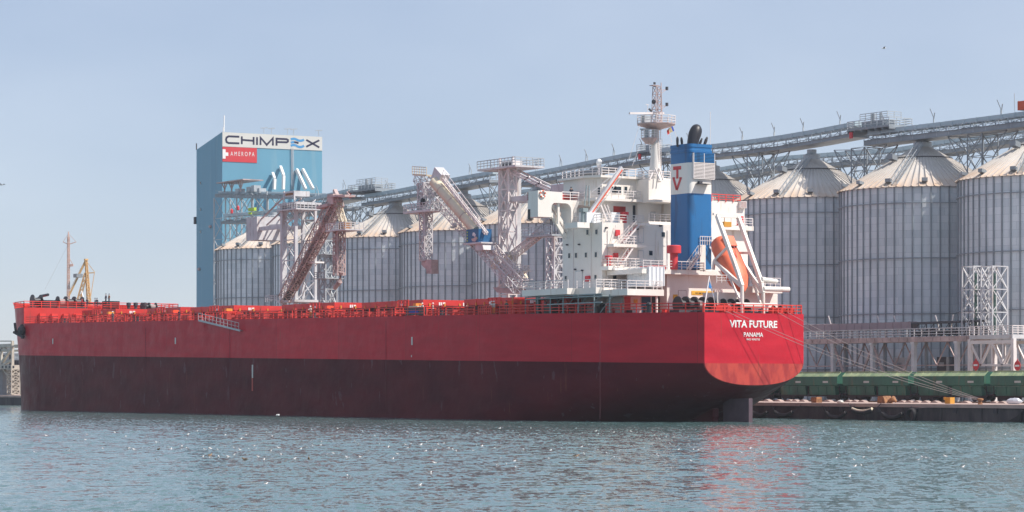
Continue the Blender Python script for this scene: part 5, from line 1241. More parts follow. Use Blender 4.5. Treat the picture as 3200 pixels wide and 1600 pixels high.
# ---------------------------------------------------------------- ship loaders
def P50(px, py, Y=50.0): return at_y(px, py, Y)
def loader1():
    Y = 50; root = thing('ship_loader', 'left ship loader with a brown inclined lattice boom and pale counterweight arm', 'ship loader', (P50(905, 940).x, Y, QZ), 'ship loaders on the quay')
    xl, xr = P50(886, 700).x, P50(925, 700).x; zt_ = P50(905, 640).z
    t = MB(); t.box(xl - .45, xl + .45, Y - .5, Y + .5, QZ, zt_); t.box(xr - .22, xr + .22, Y - .3, Y + .3, QZ + 8, zt_)
    t.box(xl - .3, xl + .3, Y + 4, Y + 4.6, QZ, zt_); t.box(xr - .22, xr + .22, Y + 4, Y + 4.5, QZ, zt_)
    z = QZ + 3; n = 0
    while z < zt_ - 2:
        for y in (Y, Y + 4.3):
            t.bar((xl, y, z), (xr, y, z + 3.9), .16); t.bar((xr, y, z), (xl, y, z + 3.9), .16); t.bar((xl, y, z), (xr, y, z), .2)
        t.bar((xr, Y, z), (xr, Y + 4.3, z + 3.9), .14); t.bar((xl, Y + 4.3, z), (xl, Y, z + 3.9), .14); z += 3.9
    t.build('tower', 'loader', root)
    p = MB(); a, b = P50(883, 641), P50(932, 641); p.box(a.x - .3, b.x + .2, Y - .8, Y + 5, zt_, zt_ + .35); p.box(P50(890, 600).x, P50(918, 600).x, Y, Y + 3.5, P50(900, 614).z, P50(900, 598).z); 
    for px_ in (888, 920): x = P50(px_, 620).x; p.bar((x, Y, zt_), (x, Y, P50(px_, 597).z), .25)
    p.box(P50(890, 600).x + .3, P50(918, 600).x - .3, Y - .05, Y + .1, P50(900, 611).z, P50(900, 604).z, 1)
    p.build('tower_head', ['loader', 'rust'], root)
    railing([(a.x + .3, Y - 1.2, P50(905, 655).z), (P50(944, 650).x, Y - 1.2, P50(905, 655).z), (P50(944, 650).x, Y + 3, P50(905, 655).z)], 1.15, .9, .05, 3).build('platform_railing', 'loader', root)
    q = MB(); q.box(a.x, P50(944, 650).x, Y - 1.3, Y + 4, P50(905, 655).z - .25, P50(905, 655).z); q.build('platform', 'loader', root)
    ar = MB(); A, B = P50(886, 708), P50(779, 719); ar.bar(A, B, .7, .75); ar.bar(A + Vector((0, 4, 0)), B + Vector((0, 4, 0)), .5, .7); ar.bar(P50(886, 702, Y + 2), P50(800, 706, Y + 2), .3); ar.build('counterweight_arm', 'loader', root)
    sy = MB()
    for s, e in (((885, 618), (793, 708)), ((885, 655), (833, 704))): sy.bar(P50(*s), P50(*e), .22, .25); sy.bar(P50(*s) + Vector((0, 4, 0)), P50(*e) + Vector((0, 4, 0)), .2)
    sy.build('arm_stay', 'loaderp', root)
    cw = MB(); x0, x1 = P50(782, 700).x, P50(827, 700).x; xm = P50(798, 700).x; cw.box(x0, x1 - 1.6, Y - .8, Y + 4.8, P50(800, 751).z, P50(800, 679).z)
    for i in range(4): x = x0 + (x1 - 1.6 - x0) * i / 3; cw.box(x - .05, x + .05, Y - .86, Y + 4.86, P50(800, 751).z, P50(800, 679).z + .03)
    cw.build('counterweight', 'loader', root)
    # brown inclined boom, leaning over the ship
    bm_ = MB(); A, B = P50(889, 935, 47), P50(1044, 632, 44); lattice(A, B, 1.9, 1.7, 2.1, .08, bm_)
    bm_.build('boom_truss', 'loaderp', root)
    b2 = MB(); lattice(P50(916, 900, 47), P50(1062, 634, 44), 1.3, 1.3, 1.6, .085, b2); b2.build('boom_truss', 'loaderp', root)
    bl = MB(); bl.bar(A + Vector((0, .4, 0)), B + Vector((0, .4, 0)), 1.3, .5); bl.build('boom_belt', 'black', root)
    hd = MB(); a, b = P50(1038, 615, 44), P50(1094, 612, 44); hd.bar(a, b, 2.2, .35); hd.box(a.x, a.x + 2, 43, 45, a.z - 1.5, a.z + .4); hd.bar(P50(1046, 594, 44), P50(1062, 630, 44), .7, .5); hd.bar(P50(1084, 600, 44), P50(1094, 612, 44), .2); hd.bar(P50(1092, 595, 44), P50(1082, 612, 44), .15)
    hd.build('boom_head', 'loaderp', root)
    sd_ = MB(); a, b = P50(1000, 650, 43.5), P50(1035, 640, 43.5); sd_.bar(a, b, 1.6, .5); sd_.bar(P50(1000, 650, 43.5), P50(996, 640, 43.5), .15); sd_.build('side_platform', 'loaderp', root)
    bb = MB(); lattice(P50(1052, 625, 44), P50(1076, 708, 44), .9, .9, 1.2, .06, bb); bb.build('hanging_ladder', 'cream', root)
    pf = MB(); a, b = P50(1040, 721, 44), P50(1101, 719, 44); pf.box(a.x, b.x, 42.5, 46.5, a.z - .25, a.z); pf.box(a.x + 3, a.x + 5, 43.5, 45, a.z, a.z + 1.3, 1); pf.build('spout_platform', ['loader', 'rust'], root)
    railing([(a.x, 42.6, a.z), (b.x, 42.6, a.z), (b.x, 46.4, a.z)], 1.15, .9, .05, 3).build('platform_railing', 'loader', root)
    ch = MB(); lattice(P50(1060, 722, 44), P50(1060, 860, 44), 1.6, 1.6, 1.5, .08, ch); ch.tube(P50(1053, 722, 44), P50(1053, 850, 44), .45, n=12); ch.chain([P50(1066, 850, 44), P50(1062, 880, 44), P50(1046, 900, 44)], [.55, .5, .4], 10); ch.bar(P50(1073, 722, 44), P50(1073, 862, 44), .12)
    ch.build('loading_spout', 'loaderp', root)
    cc = MB(); lattice(P50(1025, 955), P50(1025, 752), 2.4, 2.4, 2.8, .12, cc); cc.build('support_column', 'galv', root)
    for py in (795, 870): m = MB(); q = P50(1028, py); m.box(q.x - 2.2, q.x + 2.2, Y - 2, Y + 2, q.z - .15, q.z); railing([(q.x - 2.1, Y - 2, q.z), (q.x + 2.1, Y - 2, q.z)], 1.1, 1, .045, 3, m); m.build('column_platform', 'galv', root)
    m = MB(); q = P50(988, 818, 47); m.box(q.x - 1.3, q.x + 1.3, 46, 48, q.z - .3, q.z); m.bar(P50(985, 832, 47), P50(1000, 812, 47), .12); m.build('operator_platform', 'purewhite', root)
    m = MB(); m.box(P50(880, 930).x, P50(935, 930).x, Y - 1, Y + 5, P50(900, 945).z, P50(900, 938).z); m.bar(P50(895, 880), P50(925, 940), .3); m.bar(P50(960, 850), P50(935, 925), .14); m.bar(P50(968, 850), P50(945, 925), .14); m.build('base_frame', 'loader', root)
    railing([(P50(843, 940).x, Y - 1, P50(850, 943).z), (P50(880, 940).x, Y - 1, P50(850, 943).z)], 1.15, .8, .05, 3).build('platform_railing', 'loader', root)
loader1()
def loader2():
    Y = 50; root = thing('ship_loader', 'right ship loader with a thick cream tube and a blue cab panel', 'ship loader', (P50(1585, 900).x, Y, QZ), 'ship loaders on the quay')
    c1, c2 = P50(1559, 700), P50(1587, 700); zt_ = P50(1580, 528).z
    t = MB(); t.box(c1.x - .85, c1.x + .5, Y + .4, Y + 4.2, P50(1559, 860).z, zt_); t.build('tower_column', 'loader', root)
    t = MB(); lattice((P50(1587, 700).x, Y, QZ), (P50(1587, 700).x, Y, zt_), 1.6, 2.75, 3.4, .11, t, up=(1, 0, 0)); t.build('tower', 'railw', root)
    t = MB(); lattice((P50(1540, 700).x, Y + 3, P50(1540, 800).z), (P50(1540, 700).x, Y + 3, zt_), 1.3, 1.3, 1.5, .05, t); t.build('stair_tower', 'galv', root)
    p = MB(); a, b = P50(1513, 529), P50(1632, 529); p.box(a.x, b.x, Y - 1.4, Y + 4.5, zt_, zt_ + .3); p.build('head_platform', 'loader', root)
    railing([(a.x, Y - 1.4, zt_ + .3), (b.x, Y - 1.4, zt_ + .3), (b.x, Y + 4.4, zt_ + .3), (a.x, Y + 4.4, zt_ + .3)], 1.3, 1.1, .05, 3).build('platform_railing', 'galv', root)
    m = MB(); x0, x1 = P50(1567, 510).x, P50(1604, 510).x
    for x in (P50(1562, 510).x, P50(1603, 510).x): m.tube((x, Y, zt_), (x, Y, P50(1562, 494).z), .2, n=8)
    m.box(x0, x1 - .3, Y, Y + 2, P50(1580, 522).z, P50(1580, 504).z); m.box(x0 + .3, x1 - .6, Y - .04, Y + .1, P50(1580, 519).z, P50(1580, 508).z, 1); m.build('winch_house', ['railw', 'dark'], root)
    s = MB()
    for a, b in (((1575, 530), (1715, 596)), ((1604, 534), (1730, 594)), ((1655, 552), (1640, 562)), ((1690, 570), (1674, 580))): s.bar(P50(*a), P50(*b), .22, .28)
    for a, b in (((1575, 530), (1715, 596)),): s.bar(P50(*a) + Vector((0, 3, 0)), P50(*b) + Vector((0, 3, 0)), .22, .28)
    s.build('arm_stay', 'railw', root)
    ar = MB(); ar.bar(P50(1567, 625), P50(1760, 612), .8, .85); ar.bar(P50(1567, 625) + Vector((0, 3.5, 0)), P50(1760, 612) + Vector((0, 3.5, 0)), .8, .85); ar.build('counterweight_arm', 'loader', root)
    cw = MB(); x0, x1 = P50(1731, 590).x, P50(1792, 590).x; cw.box(x0, x1 - 1.6, Y - .5, Y + 3.6, P50(1760, 615).z, P50(1760, 575).z)
    for i in range(3): x = x0 + (x1 - 1.6 - x0) * i / 2; cw.box(x - .06, x + .06, Y - .56, Y + 3.66, P50(1760, 615).z, P50(1760, 575).z + .04)
    cw.build('counterweight', 'loader', root)
    # inclined boom trusses
    for i, (A, B, w_, yy, mt) in enumerate((((1306, 556), (1622, 908), 1.5, 45, 'loader'), ((1345, 560), (1640, 885), 1.2, 46.2, 'railw'), ((1385, 560), (1520, 730), .5, 44, 'railw'))):
        m = MB(); lattice(P50(*A, yy), P50(*B, yy), w_, w_ * .9, 1.7, .055, m); m.build('boom_truss', mt, root)
    tb = MB(); tb.chain([P50(1358, 568, 44), P50(1490, 722, 44)], .95, 20); tb.build('telescopic_tube', 'cream', root, smooth=True)
    rg = MB()
    for f in (.18, .42, .72): p = P50(1358, 568, 44).lerp(P50(1490, 722, 44), f); q = P50(1358, 568, 44).lerp(P50(1490, 722, 44), f + .008); rg.tube(p, q, .99, n=20)
    rg.build('tube_band', 'loaderp', root)
    hb = MB(); a = P50(1345, 580, 44.2); b = P50(1378, 545, 44.2); d = (P50(1490, 722, 44) - P50(1358, 568, 44)).normalized(); n = Vector((0, 1, 0)).cross(d).normalized(); n = n if n.z > 0 else -n
    c = P50(1362, 553, 44); hb.prism([c - d * 1.3 - n * 1.1, c + d * 1.3 - n * 1.1, c + d * 1.3 + n * 1.2, c - d * 1.3 + n * 1.2], (0, 1.8, 0)); hb.build('head_box', 'loader', root)
    hp = MB(); a, b = P50(1301, 546, 45), P50(1345, 549, 45); hp.bar(a, b, 1.6, .3); railing([a + Vector((0, -.8, .1)), b + Vector((0, -.8, .1))], 1.3, .8, .045, 3, hp); hp.build('head_walkway', 'cream', root)
    hr = MB()
    for o in (1.6, 2.3): hr.bar(c + d * 1.5 + n * o, P50(1490, 722, 44) + n * o, .07)
    for i in range(16): p = (c + d * 1.5).lerp(P50(1490, 722, 44), i / 15); hr.bar(p + n * 1.0, p + n * 2.3, .05)
    hr.build('boom_handrail', 'railw', root)
    # cab with the painted panel
    cb = MB(); a, b = P50(1457, 716, 43), P50(1504, 716, 43); z0, z1 = P50(1480, 758, 43).z, P50(1480, 716, 43).z; cb.box(a.x, b.x - .8, 43, 45.6, z0, z1); CB = cb.build('cab', 'muralb', root)
    mu = MB(); xx = lambda f: a.x + (b.x - .8 - a.x) * f; zz = lambda f: z0 + (z1 - z0) * f
    def poly(pts, mi): mu.prism([(xx(u), 42.99, zz(v)) for u, v in pts], (0, -.03, 0), mi)
    poly([(.5, .62), (.56, .76), (.66, .74), (.72, .68), (.6, .5), (.53, .5)], 0); poly([(.62, .45), (.72, .42), (.78, .6), (.7, .66)], 0); poly([(.42, .3), (.5, .1), (.74, .06), (.92, .3), (.8, .45), (.6, .32)], 1); poly([(.83, .3), (.93, .26), (.9, .38)], 2)
    for i, v in enumerate((.16, .36, .58, .80)): poly([(.06, v - .05), (.13, v - .05), (.13, v + .06), (.06, v + .06)], 2)
    mu.build('painted_figure', ['curtain', 'loaderp', 'lime'], CB)
    cp_ = MB(); cp_.box(a.x - .8, b.x + .3, 42.8, 46, z0 - .25, z0); cp_.prism([(P50(1482, 760, 43).x, 43.2, z0 - .25), (b.x, 43.2, z0 - .25), (b.x + .4, 43.2, z0 - 1.3), (P50(1482, 760, 43).x, 43.2, z0 - 1.3)], (0, 2.4, 0)); cp_.build('cab_platform', 'loader', root)
    # left hanging column and spout
    m = MB(); lattice(P50(1331, 815, 45), P50(1331, 660, 45), 1.6, 1.6, 1.5, .075, m); m.tube(P50(1328, 660, 45), P50(1328, 812, 45), .42, n=12); m.build('loading_column', 'loader', root)
    m = MB(); m.prism([P50(1316, 811, 44.4), P50(1348, 811, 44.4), P50(1349, 855, 44.4), P50(1332, 855, 44.4), P50(1332, 842, 44.4), P50(1317, 828, 44.4)], (0, 1.4, 0)); m.build('spout_chute', 'loaderp', root)
    m = MB(); a, b = P50(1283, 663, 45), P50(1368, 663, 45); m.box(a.x, b.x, 43.5, 46.6, a.z - .35, a.z); m.build('spout_platform', 'loader', root)
    railing([(a.x, 43.6, a.z), (b.x, 43.6, a.z), (b.x, 46.5, a.z)], 1.2, .9, .045, 3).build('platform_railing', 'loader', root)
    m = MB(); lattice(P50(1330, 660, 45), P50(1330, 572, 45), 2.0, 2.0, 1.6, .09, m); m.tube(P50(1322, 660, 45), P50(1322, 600, 45), .5); m.ball(tuple(P50(1322, 632, 44)), (.5, .5, .8), 10, 8, 1); m.build('spout_winch_frame', ['loader', 'black'], root)
    # lower machinery
    m = MB(); a, b = P50(1537, 793), P50(1600, 793); m.box(a.x, b.x, Y - 1.5, Y + 3, a.z - .3, a.z); railing([(a.x - 2, Y - 1.5, a.z), (b.x - 1, Y - 1.5, a.z)], 1.3, 1, .05, 3, m); m.build('slewing_platform', 'loader', root)
    m = MB(); m.prism([P50(1570, 798, 48), P50(1590, 798, 48), P50(1588, 812, 48), P50(1573, 812, 48)], (0, 1.5, 0), 0); m.prism([P50(1585, 852, 48), P50(1612, 852, 48), P50(1620, 868, 48), P50(1600, 872, 48)], (0, 2, 0), 0); m.box(P50(1596, 800).x, P50(1612, 800).x - .6, 48, 50, P50(1600, 818).z, P50(1600, 800).z, 1); m.box(P50(1577, 830).x, P50(1605, 830).x, 49, 51, P50(1580, 848).z, P50(1580, 835).z, 2); m.box(P50(1548, 830).x, P50(1562, 830).x, 49, 50, P50(1550, 842).z, P50(1550, 808).z, 0); m.build('machinery_housing', ['cream', 'purewhite', 'dark'], root)
    for Aq, Bq, w_ in (((1575, 812), (1622, 905), .9), ((1650, 835), (1560, 905), .7), ((1610, 790), (1600, 850), .8)): m = MB(); lattice(P50(*Aq, 49), P50(*Bq, 49), w_, w_, 1.0, .06, m); m.build('machinery_frame', 'railw', root)
    m = MB()
    for py in (850, 876, 898): q0, q1 = P50(1585, py, 48), P50(1650, py, 48); m.box(q0.x, q1.x, 47, 49, q0.z - .1, q0.z); railing([(q0.x, 47, q0.z), (q1.x, 47, q0.z)], 1.1, .8, .045, 3, m)
    m.build('service_platform', 'loader', root)
    m = MB(); a, b = P50(1540, 898, 46), P50(1605, 902, 46); m.prism([a, b, b - UP * .9, a + (b - a) * .2 - UP * .8], (0, 2.5, 0)); m.build('belly_plate', 'loaderp', root)
    m = MB(); lattice(P50(1600, 800), P50(1690, 728), 1.2, .9, 1.4, .07, m); m.build('belt_bridge', 'railw', root)
    m = MB(); a, b = P50(1645, 740), P50(1740, 737); m.box(a.x, b.x, Y - 1, Y + 2, a.z - .25, a.z); railing([(a.x, Y - 1, a.z), (b.x, Y - 1, a.z)], 1.4, 1, .045, 3, m); m.bar(P50(1675, 675), P50(1712, 682), 1, .3); m.bar(P50(1660, 735), P50(1712, 684), .2); m.build('transfer_platform', 'galv', root)
    m = MB(); lattice(P50(1737, 905), P50(1737, 742), 2.2, 2.2, 2.9, .11, m); m.tube(P50(1733, 905), P50(1733, 742), .5); m.build('rear_column', 'loader', root)
    m = MB(); m.tube(P50(1602, 912, 47), P50(1655, 912, 47), .3); m.box(P50(1540, 940).x, P50(1640, 940).x, Y, Y + 5, QZ, QZ + 2); m.build('base_frame', 'loader', root)
loader2()

# ---------------------------------------------------------------- quay-side gallery, twin towers, signs
YG = 74.0
G = lambda px, py, Y=YG - 1.6: at_y(px, py, Y)
root = thing('quay_conveyor', 'low railed conveyor gallery on posts behind the green wagons at the right', 'conveyor gallery', (G(2700, 1050).x, YG, GZ))
xa, xb, xm, xe = G(2490, 1050).x, G(3045, 1050).x, G(2830, 1040).x, G(3180, 1060).x
zf = G(2850, 1053).z
f = MB(); f.box(xa, xb, YG - 1.6, YG + 1.6, zf - .75, zf)
x = xa
while x < xb: f.box(x, x + .15, YG - 1.72, YG + 1.7, zf - .6, zf - .1); x += 1.8
f.build('gallery_deck', 'loaderp', root)
f = MB(); f.box(xb, xe, YG - 2.6, YG + 2.6, zf - .55, zf + .02); f.build('end_platform', 'loader', root)
rr = railing([(xa, YG - 1.6, zf), (xb, YG - 1.6, zf)], 1.2, 1.6, .05, 3); railing([(xa, YG + 1.6, zf), (xb, YG + 1.6, zf)], 1.2, 1.6, .05, 3, rr); rr.build('gallery_railing', 'loader', root)
railing([(xb, YG - 2.6, zf + .02), (xe, YG - 2.6, zf + .02), (xe, YG + 2.6, zf + .02)], 1.25, 1.0, .05, 4).build('platform_railing', 'railw', root)
f = MB(); z1 = zf + 1.15
f.bar((xa, YG + .2, z1 + .6), (xm, YG + .2, z1 + .6), 1.5, 1.1); x = xa
while x < xm: f.box(x, x + .1, YG - .6, YG + 1, z1, z1 + 1.2); x += 1.75
f.build('belt_cover', mat('pinkish_cover', (.30, .24, .26), .6, var=.1), root)
f = MB(); f.bar((xm, YG + .2, z1 + .9), (xb, YG + .2, z1 + 1.0), 1.5, .3)
x = xm; random.seed(11)
while x < xb: f.box(x, x + .9, YG - .3, YG + .9, zf + .2, zf + .6 + random.random() * .7); f.bar((x, YG - .4, zf), (x, YG - .4, z1 + .9), .12); f.bar((x, YG - .4, zf), (x + 1.6, YG - .4, z1 + .9), .07); x += 1.6
f.build('open_belt_frame', 'dark', root)
for px_ in (2598, 2721, 2850, 2985): m = MB(); x = G(px_, 1100).x; m.box(x - .3, x + .3, YG - 1.5, YG - .9, GZ, zf - .75); m.box(x - .4, x + .4, YG - 1.6, YG - .8, zf - 1.1, zf - .74); m.build('support_post', 'loader', root)
for px_ in (2598, 2721, 2850, 2985): m = MB(); x = G(px_, 1100).x; m.box(x - .2, x + .2, YG + 1.1, YG + 1.5, GZ, zf - .75); m.build('support_post', 'galvd', root)
m = MB()
for pa, pb in ((2598, 2721), (2721, 2850)):
    x0, x1 = G(pa, 1100).x, G(pb, 1100).x; c = (x0 + x1) / 2; zz = GZ + .3; m.bar((x0, YG - 1.1, zf - 1), (c, YG - 1.1, zz), .3); m.bar((x1, YG - 1.1, zf - 1), (c, YG - 1.1, zz), .3)
for pa, pb in ((2480, 2598), (2598, 2721), (2721, 2850), (2850, 2985), (2985, 3046)):
    x0, x1 = G(pa, 1100).x, G(pb, 1100).x; zz = zf - 4.2; m.bar((x0, YG + 1.2, zz), (x1, YG + 1.2, zz), .16); nn = max(1, round((x1 - x0) / 5.5))
    for i in range(nn): u, v = x0 + (x1 - x0) * i / nn, x0 + (x1 - x0) * (i + 1) / nn; c = (u + v) / 2; m.bar((u, YG + 1.2, zf - .8), (c, YG + 1.2, zz), .14); m.bar((v, YG + 1.2, zf - .8), (c, YG + 1.2, zz), .14)
m.build('brace', 'loaderp', root)
m = MB()
for x in (xb, xe):
    for y in (YG - 2.4, YG + 2.4): m.box(x - .28, x + .28, y - .28, y + .28, GZ, zf - .55)
zz = zf - 4.3
for y in (YG - 2.4, YG + 2.4):
    m.bar((xb, y, zf - 1.0), (xe, y, zf - 1.0), .3, .5); m.bar((xb, y, zz), (xe, y, zz), .25, .28); 
    for i in range(4):
        u = xb + (xe - xb) * i / 4; v = xb + (xe - xb) * (i + 1) / 4; m.bar((u, y, zf - 1 if i % 2 == 0 else zz), (v, y, zz if i % 2 == 0 else zf - 1), .25)
    for i in range(1, 4): u = xb + (xe - xb) * i / 4; m.bar((u, y, zf - 1), (u, y, zz), .16)
x = G(3115, 1100).x; m.box(x - .2, x + .2, YG + 2.1, YG + 2.6, GZ, zz)
m.build('portal_frame', 'railw', root)
for i, (pa, lab) in enumerate(((3048, 'left one of the two short lattice towers standing on the low gallery'), (3107, 'right one of the two short lattice towers standing on the low gallery'))):
    c = at_y(pa, 1000, YG + 1); zt2 = at_y(pa, 833, YG + 1).z; m = MB(); lattice((c.x, YG + 1, zf + .05), (c.x, YG + 1, zt2), 3.0, 2.3, 3.9, .085, m, up=(1, 0, 0))
    tag(m.build('short_lattice_tower', 'loader'), lab, 'lattice tower', 'twin towers on the low gallery')
    q = MB(); q.tube((c.x + .6, YG + .4, zf), (c.x + .6, YG + .4, zt2 - 1), .25); tag(q.build('riser_pipe', 'darkgreen'), 'dark green riser pipe inside the %s short lattice tower' % ('left' if i == 0 else 'right'), 'pipe')
for px_, lab in ((3049, 'round red no entry sign on the left leg of the white portal frame'), (3179, 'round red no entry sign on the right leg of the white portal frame')):
    Ys = YG - 2.95; c = at_y(px_, 1141 if px_ == 3049 else 1143, Ys); root = thing('no_entry_sign', lab, 'road sign', tuple(c), 'no entry signs')
    m = MB(); m.prism([(c.x + .62 * math.cos(t), Ys, c.z + .70 * math.sin(t)) for t in [i / 20 * 2 * math.pi for i in range(20)]], (0, .06, 0)); m.prism([(c.x - .3, Ys + .01, c.z + .5), (c.x, Ys + .01, c.z + 1.0), (c.x + .3, Ys + .01, c.z + .5)], (0, .05, 0)); m.prism([(c.x - .3, Ys + .01, c.z - .5), (c.x, Ys + .01, c.z - 1.0), (c.x + .3, Ys + .01, c.z - .5)], (0, .05, 0)); m.build('sign_disc', 'sred', root)
    m = MB(); m.box(c.x - .40, c.x + .40, Ys - .03, Ys - .005, c.z - .13, c.z + .13); m.build('white_bar', 'purewhite', root)
for px_, w_, lab in ((2826, 2.3, 'grey control cabinet under the low gallery near its third post'), (2958, 2.0, 'dark grey control cabinet under the low gallery near its last post')):
    c = at_y(px_, 1150, YG + 3); m = MB(); m.box(c.x - w_ / 2, c.x + w_ / 2, YG + 2, YG + 3.6, GZ, GZ + 6.6); m.box(c.x - w_ / 2 + .2, c.x + w_ / 2 - .2, YG + 1.95, YG + 2, GZ + .6, GZ + 1.8, 1); m.box(c.x - .5, c.x + .5, YG + 1.95, YG + 2, GZ + 5.2, GZ + 5.8, 1)
    tag(m.build('control_cabinet', ['loader' if px_ < 2900 else 'dark', 'galvd']), lab, 'cabinet')
for px_, py_, dx in ((2663, 1000, -.3), (2752, 995, -.3), (2806, 995, -.4), (2935, 992, -.4), (2970, 985, .5), (2600, 1000, -.4)):
    c = at_y(px_, 1025, YG + 1); m = MB(); m.path([(c.x, YG + 1, c.z - 1.0), (c.x + dx * .4, YG + 1, c.z + .3), (c.x + dx * 1.6, YG + .8, c.z + 1.9)], .14); tag(m.build('lamp_pole', 'railw'), 'thin bent lamp pole on the low gallery, %s' % {2663: 'second from the left', 2752: 'third from the left', 2806: 'fourth from the left', 2935: 'fifth from the left', 2970: 'thick one leaning right', 2600: 'leftmost'}[px_], 'lamp pole', 'lamp poles on the low gallery')

# ---------------------------------------------------------------- railway and green hopper wagons
YR = 62.0; WL = 15.2; XW = at_y(2653, 1200, YR).x
m = MB()
for y in (YR - .78, YR + .78): m.box(-420, 320, y - .04, y + .04, QZ, QZ + .14)
x = -60
while x < 120: m.box(x, x + .25, YR - 1.3, YR + 1.3, QZ, QZ + .07); x += .62
tag(m.build('railway_track', 'rust'), 'railway track running along the quay under the green wagons', 'railway track')
def wagon():
    root = thing('hopper_wagon', '', 'wagon', (0, 0, QZ + .14), 'green hopper wagons on the quay track')
    L2 = 7.0; b = MB()
    # body outline across the track: hopper lower, overhanging upper
    up_ = [(-1.55, 2.15), (-1.75, 2.3), (-1.75, 3.55), (-1.05, 4.15), (1.05, 4.15), (1.75, 3.55), (1.75, 2.3), (1.55, 2.15)]
    vs = [(-L2, y, z) for y, z in up_] + [(L2, y, z) for y, z in up_]; k = 8
    b.add(vs, [(i, (i + 1) % k, k + (i + 1) % k, k + i) for i in range(k)] + [tuple(range(k)), tuple(range(k, 2 * k))])
    b.build('upper_body', 'wgreen', root, local=True)
    r = MB(); r.add([(-L2, -1.76, 3.56), (L2, -1.76, 3.56), (L2, -1.04, 4.18), (-L2, -1.04, 4.18), (-L2, 1.04, 4.18), (L2, 1.04, 4.18), (L2, 1.76, 3.56), (-L2, 1.76, 3.56)], [(0, 1, 2, 3), (3, 2, 5, 4), (4, 5, 6, 7)])
    for i in range(11): x = -L2 + 1.4 * i; r.bar((x, -1.77, 3.57), (x, -1.04, 4.2), .09, .06)
    r.bar((-L2, -1.05, 4.22), (L2, -1.05, 4.22), .12); r.build('roof', 'wroof', root, local=True)
    for s in (-1, 1):
        c = MB(); xa, xb = (.45 if s > 0 else -6.2), (6.2 if s > 0 else -.45)
        c.add([(xa, -1.5, 2.14), (xb, -1.5, 2.14), (xb, -1.35, .85), (xa, -1.35, .85), (xa, 1.5, 2.14), (xb, 1.5, 2.14), (xb, 1.35, .85), (xa, 1.35, .85)], [(0, 1, 2, 3), (4, 5, 6, 7), (0, 3, 7, 4), (1, 2, 6, 5), (2, 3, 7, 6), (0, 1, 5, 4)])
        for i in range(4): x = xa + (xb - xa) * i / 3; c.bar((x, -1.53, 2.14), (x, -1.38, .85), .07)
        c.box(xa, xb, -1.42, -1.36, 1.0, 1.12)
        c.build('hopper_side', 'wgreen', root, local=True)
    f = MB(); f.box(-6.9, 6.9, -1.1, 1.1, .62, .86); f.box(-.3, .3, -1.2, 1.2, .6, 2.1); f.box(-7.2, -6.9, -1.2, 1.2, .8, 1.1); f.box(6.9, 7.2, -1.2, 1.2, .8, 1.1)
    for s in (-1, 1):
        for y in (-.85, .85): f.tube((s * 7.2, y, .95), (s * 7.55, y, .95), .2, n=10)
        f.bar((s * 6.9, -1.2, .9), (s * 6.9, -1.2, 2.3), .08); f.bar((s * 7.0, -1.1, 1.3), (s * 7.0, 1.1, 1.3), .06); f.bar((s * 6.4, -1.1, 1.9), (s * 7.1, -1.1, 1.2), .06)
    f.build('underframe', 'black', root, local=True)
    for s in (-1, 1):
        bg_ = MB(); x0 = s * 5.1; bg_.box(x0 - 1.3, x0 + 1.3, -1.05, -.9, .35, .62); bg_.box(x0 - 1.3, x0 + 1.3, .9, 1.05, .35, .62); bg_.box(x0 - .35, x0 + .35, -1.1, 1.1, .25, .62); B = bg_.build('bogie', 'black', root, local=True)
        for dx in (-.95, .95):
            w_ = MB(); w_.tube((x0 + dx, -.84, .46), (x0 + dx, -.70, .46), .46, n=18); w_.tube((x0 + dx, .70, .46), (x0 + dx, .84, .46), .46, n=18); w_.tube((x0 + dx, -.7, .46), (x0 + dx, .7, .46), .09, n=8); w_.build('wheelset', 'dark', B, local=True)
    for x in (-2.4, 3.8):
        n_ = MB(); 
        for i in range(7): n_.box(x + i * .17, x + i * .17 + .11, -1.775, -1.755, 2.62, 2.90)
        n_.build('painted_number', 'bwhite', root, local=True)
    return root
wl_ = {-4: 'green hopper wagon farthest left, hidden mostly by the ship', -3: 'green hopper wagon beginning just left of the ship\'s stern', -2: 'green hopper wagon just behind the ship\'s transom edge', -1: 'first fully visible green hopper wagon right of the ship\'s red stern', 0: 'second green hopper wagon right of the ship, with brown stone blocks before it', 1: 'third green hopper wagon right of the ship, below the no entry sign', 2: 'green hopper wagon cut by the right edge of the photo'}
wp = None
for i in (-2, -1, 0, 1, 2):
    x = XW + WL / 2 + i * WL
    if wp is None: wp = wagon(); wp.location = (x, YR, QZ + .14); wp['label'] = wl_[i]
    else: copy_tree(wp, (x, YR, QZ + .14), label=wl_[i])

# ---------------------------------------------------------------- on and against the quay
def on_quay(px, Y): p = at_y(px, 1255, Y); return Vector((p.x, Y, QZ))
bo = on_quay(3063, QY + 1.2)
m = MB(); m.lathe([(.34, 0), (.26, .15), (.24, .45), (.42, .55), (.42, .72), (.2, .8)], tuple(bo), 16); tag(m.build('bollard', 'rust', smooth=True), 'rusty yellow bollard holding the ship\'s stern ropes', 'bollard')
random.seed(21)
def rock(c, r, mt, lab, cat, group=None, nm='stone_block'):
    m = MB(); m.ball(tuple(c + Vector((0, 0, r[2] * .8))), r, 9, 6); m.v = [(x + random.uniform(-.12, .12) * r[0], y, z + random.uniform(-.12, .12) * r[2]) for x, y, z in m.v]; return tag(m.build(nm, mt), lab, cat, group)
m = MB(); p = on_quay(2552, QY + 3); m.box(p.x - .55, p.x + .55, p.y - .5, p.y + .5, QZ, QZ + .8); m.box(p.x - .6, p.x + .2, p.y - .55, p.y - .45, QZ + .2, QZ + .7); tag(m.build('rusty_crate', 'rust'), 'rusty square box on the quay edge nearest the ship\'s stern', 'crate')
